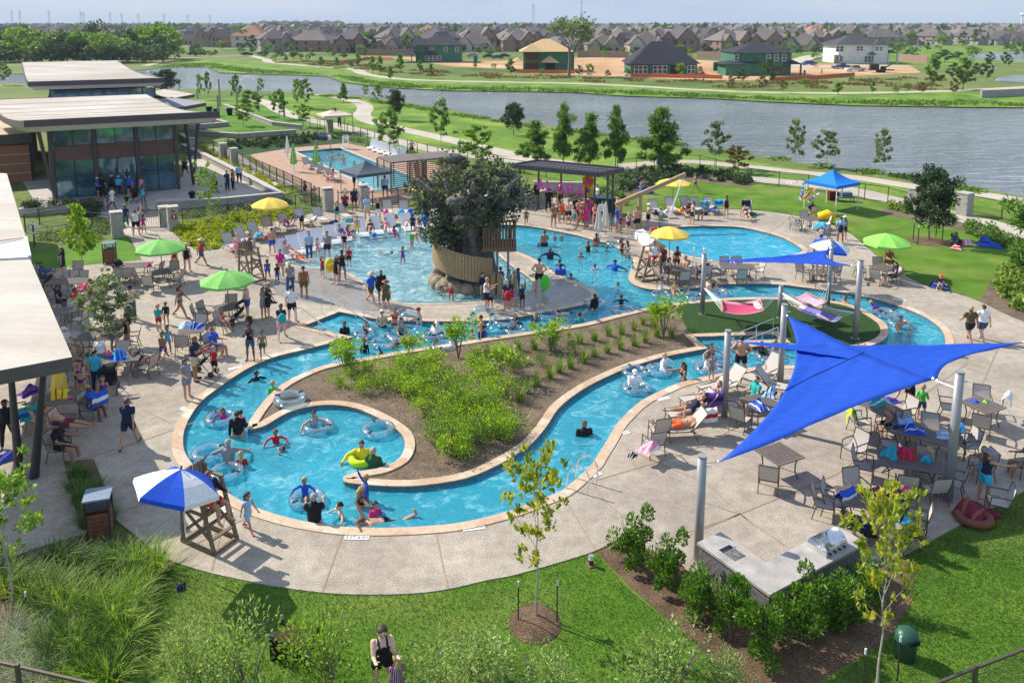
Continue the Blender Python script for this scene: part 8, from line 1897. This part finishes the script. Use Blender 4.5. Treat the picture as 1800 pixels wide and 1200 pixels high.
for px,py,z,c1,c2,rz,lab in((503,386,.95,'P','S',-60,'long pink towel over the back of a flower bed lounger'),(1265,351,1.0,'C','B',0,'light blue towel draped on a back lawn lounger'),(1240,353,1.0,'C','T',0,'turquoise towel draped on a back lawn lounger'),(1488,860,.98,'B','W',30,'royal blue patterned towel over a grill table chair'),(1581,858,.95,'P','P',20,'hot pink towel over the rear chair of the grill table'),(1497,720,.98,'G','Y',70,'lime green board leaning on a chair under the big sail'),(1590,735,.98,'L','B',20,'striped blue towel over a chair below the teal bag table'),(1690,750,.95,'C','B',60,'bright blue towel over the chair behind the thick pole'),(1772,692,.98,'W','W',50,'white towel over the chair right of the green cup table'),(1255,690,.98,'U','N',10,'purple towel over the lounger next to the orange trunks man'),(172,690,.98,'B','W',60,'blue tie-dye towel over a chair at the long table'),(48,715,.98,'T','B',50,'painted sea-life towel over a chair under the pavilion'),(1312,352,1.0,'N','K',10,'dark blue towel over the lone lawn-edge lounger'),(1245,718,.9,'W','R',10,'striped towel over the head of the nearest lounger')):
 item('towel','towel',px,py,z,c1,c2,lab,rz,1,True)
def mk_stroller():
 t=thing('stroller','','stroller');f=MB()
 for s in(-.22,.22):f.tube([(s,.35,1.0),(s,-.1,.5),(s,-.38,.12)],.015,6);f.tube([(s,-.15,.75),(s,.38,.12)],.015,6)
 f.bar((-.22,.35,1.0),(.22,.35,1.0),.03);f.build('frame',DARKM,t)
 o=MB().grid(lambda u,v:(-.2+.4*u,-.30+.45*v,.42+.35*v*v-.05*math.sin(3*u)),4,5).build('seat',cloth('17171b'),t,True);solidify(o,.04)
 o=MB().grid(lambda u,v:(-.22+.44*u,.18-.38*math.sin(1.4*v),.72+.34*math.cos(1.4*v)*1.0),4,6).build('sunshade',cloth('20222a'),t,True);solidify(o,.02)
 for x in(-.22,.22):
  for y in(-.38,.38):MB().tube([(x-.02,y,.12),(x+.02,y,.12)],.12,12).build('wheel',DARKM,t)
 return t
STR=Proto(mk_stroller)
for px,py,rz,c,lab in((208,492,60,'17171b','black folded stroller at the table nearest the gate lawn'),(424,570,-70,'17171b','black stroller at the green umbrella table'),(360,660,-100,'a02c2c','small red and black stroller at the left rim'),(196,690,20,'17171b','black stroller by the tie-dye towel at the long table'),(88,510,-60,'23408c','white-framed stroller with blue hood at the pavilion edge'),(238,356,10,'17171b','dark stroller before the clubhouse doors'),(378,340,30,'2a2a2e','dark cart beside the three men on the terrace')):
 STR.put((*G(px,py),DT),R(rz),lab,'strollers',1,{'sunshade':cloth(c)})
for px,py,z,r,c,lab in((705,373,.62,.24,'4fb0e0','light blue beach ball on a lounger left of the oak'),(722,372,.62,.24,'2a6fd8','royal blue beach ball on a lounger left of the oak'),(746,384,1.3,.26,'2f7fe0','blue beach ball held by the boy in blue trunks'),(658,413,.1,.16,'2a6fd8','small blue ball at the ledge loungers')):
 t=MB().ball((0,0,0),r,12).build('beach_ball',cloth(c),None,True);t.location=(*G(px,py,z),z);tag(t,lab,'ball')
def prop(name,cat,lab,mb,m,px,py,z=0,rz=0,rx=0):o=mb.build(name,m,None,True);o.location=(*G(px,py,z),z);o.rotation_euler=(rx,0,rz);tag(o,lab,cat)
prop('yellow_bag','bag','big yellow bag on the shoulder of the man in black',MB().ball((0,0,0),.3,8,(.9,.5,1.3)),cloth('e8cf1c'),580,466,.95)
prop('backpack','bag','teal backpack worn by the woman in pink shorts',MB().ball((0,0,0),.2,8,(.9,.6,1.2)),cloth('2aa6a0'),496,560,1.1)
prop('backpack','bag','navy backpack of the man in pale shirt at the lawn edge',MB().ball((0,0,0),.2,8,(.9,.6,1.3)),cloth('1c2748'),1478,402,1.1)
prop('backpack','bag','black backpack of the man in blue on the wet plaza',MB().ball((0,0,0),.2,8,(.7,.7,1.3)),cloth('17171b'),664,500,1.2)
prop('backpack','bag','red backpack of the woman in navy by the slides',MB().ball((0,0,0),.2,8,(.9,.6,1.3)),cloth('c0222a'),893,520,1.05)
prop('green_board','board','lime green board beside the man in black trunks',MB().ball((0,0,0),.42,8,(.55,.12,1)),cloth('55e03a'),958,497,.6)
prop('blue_board','board','long blue board carried by two lifeguards at the lap pool',MB().ball((0,0,0),.75,8,(1,.22,.16)),cloth('2257c4'),569,240,1.25,R(20))
prop('yellow_inflatable','inflatable','bright yellow inflatable on the lawn edge below the blue canopy',MB().tube([(-.5,0,.3),(0,.1,.55),(.5,0,.35)],[.26,.3,.26],10),cloth('f4c80c'),1452,390,.1,R(-35))
prop('donut_ring','inflatable','patterned brown inflatable ring at the right deck corner',MB().tube([(math.cos(a)*.40,math.sin(a)*.36,.1)for a in[2*math.pi*k/24 for k in range(24)]],.11,10,closed=True),cloth('7a4a38'),1712,915,.03)
prop('shark_float','inflatable','white shark-fin float in the middle of the river',MB().add([(-.3,-.1,0),(.3,-.1,0),(.3,.1,0),(-.3,.1,0),(.12,0,.7)],[(0,1,4),(1,2,4),(2,3,4),(3,0,4)]),WHITE,764,586,.05)
prop('lime_float','inflatable','lime float under the man in the pocket pool',MB().tube([(math.cos(a)*.33,math.sin(a)*.33,0)for a in[2*math.pi*k/20 for k in range(20)]],.12,8,closed=True),cloth('c4e02c'),637,806,.0)
def buoy():
 t=thing('life_ring','white life ring on a dark post at the gate lawn railing','life ring',(*G(61,432),0));MB().bar((0,0,0),(0,0,1.5),.07).build('post',DARKM,t);MB().tube([(math.cos(a)*.3,-.08,1.1+math.sin(a)*.3)for a in[2*math.pi*k/24 for k in range(24)]],.08,8,closed=True).build('ring',WHITE,t,True)
buoy()
hz=MB().box((0,3700,36),(9400,7800,78)).build('haze',[])
m=bpy.data.materials.new('haze');m.use_nodes=True;n=m.node_tree;n.nodes.clear();o=n.nodes.new('ShaderNodeOutputMaterial');v=n.nodes.new('ShaderNodeVolumePrincipled')
v.inputs['Density'].default_value=.00016;v.inputs['Color'].default_value=(.72,.84,1,1);n.links.new(v.outputs[0],o.inputs['Volume']);hz.data.materials.append(m);tag(hz,kind='stuff')
SC.cycles.volume_bounces=0;SC.cycles.volume_max_steps=64
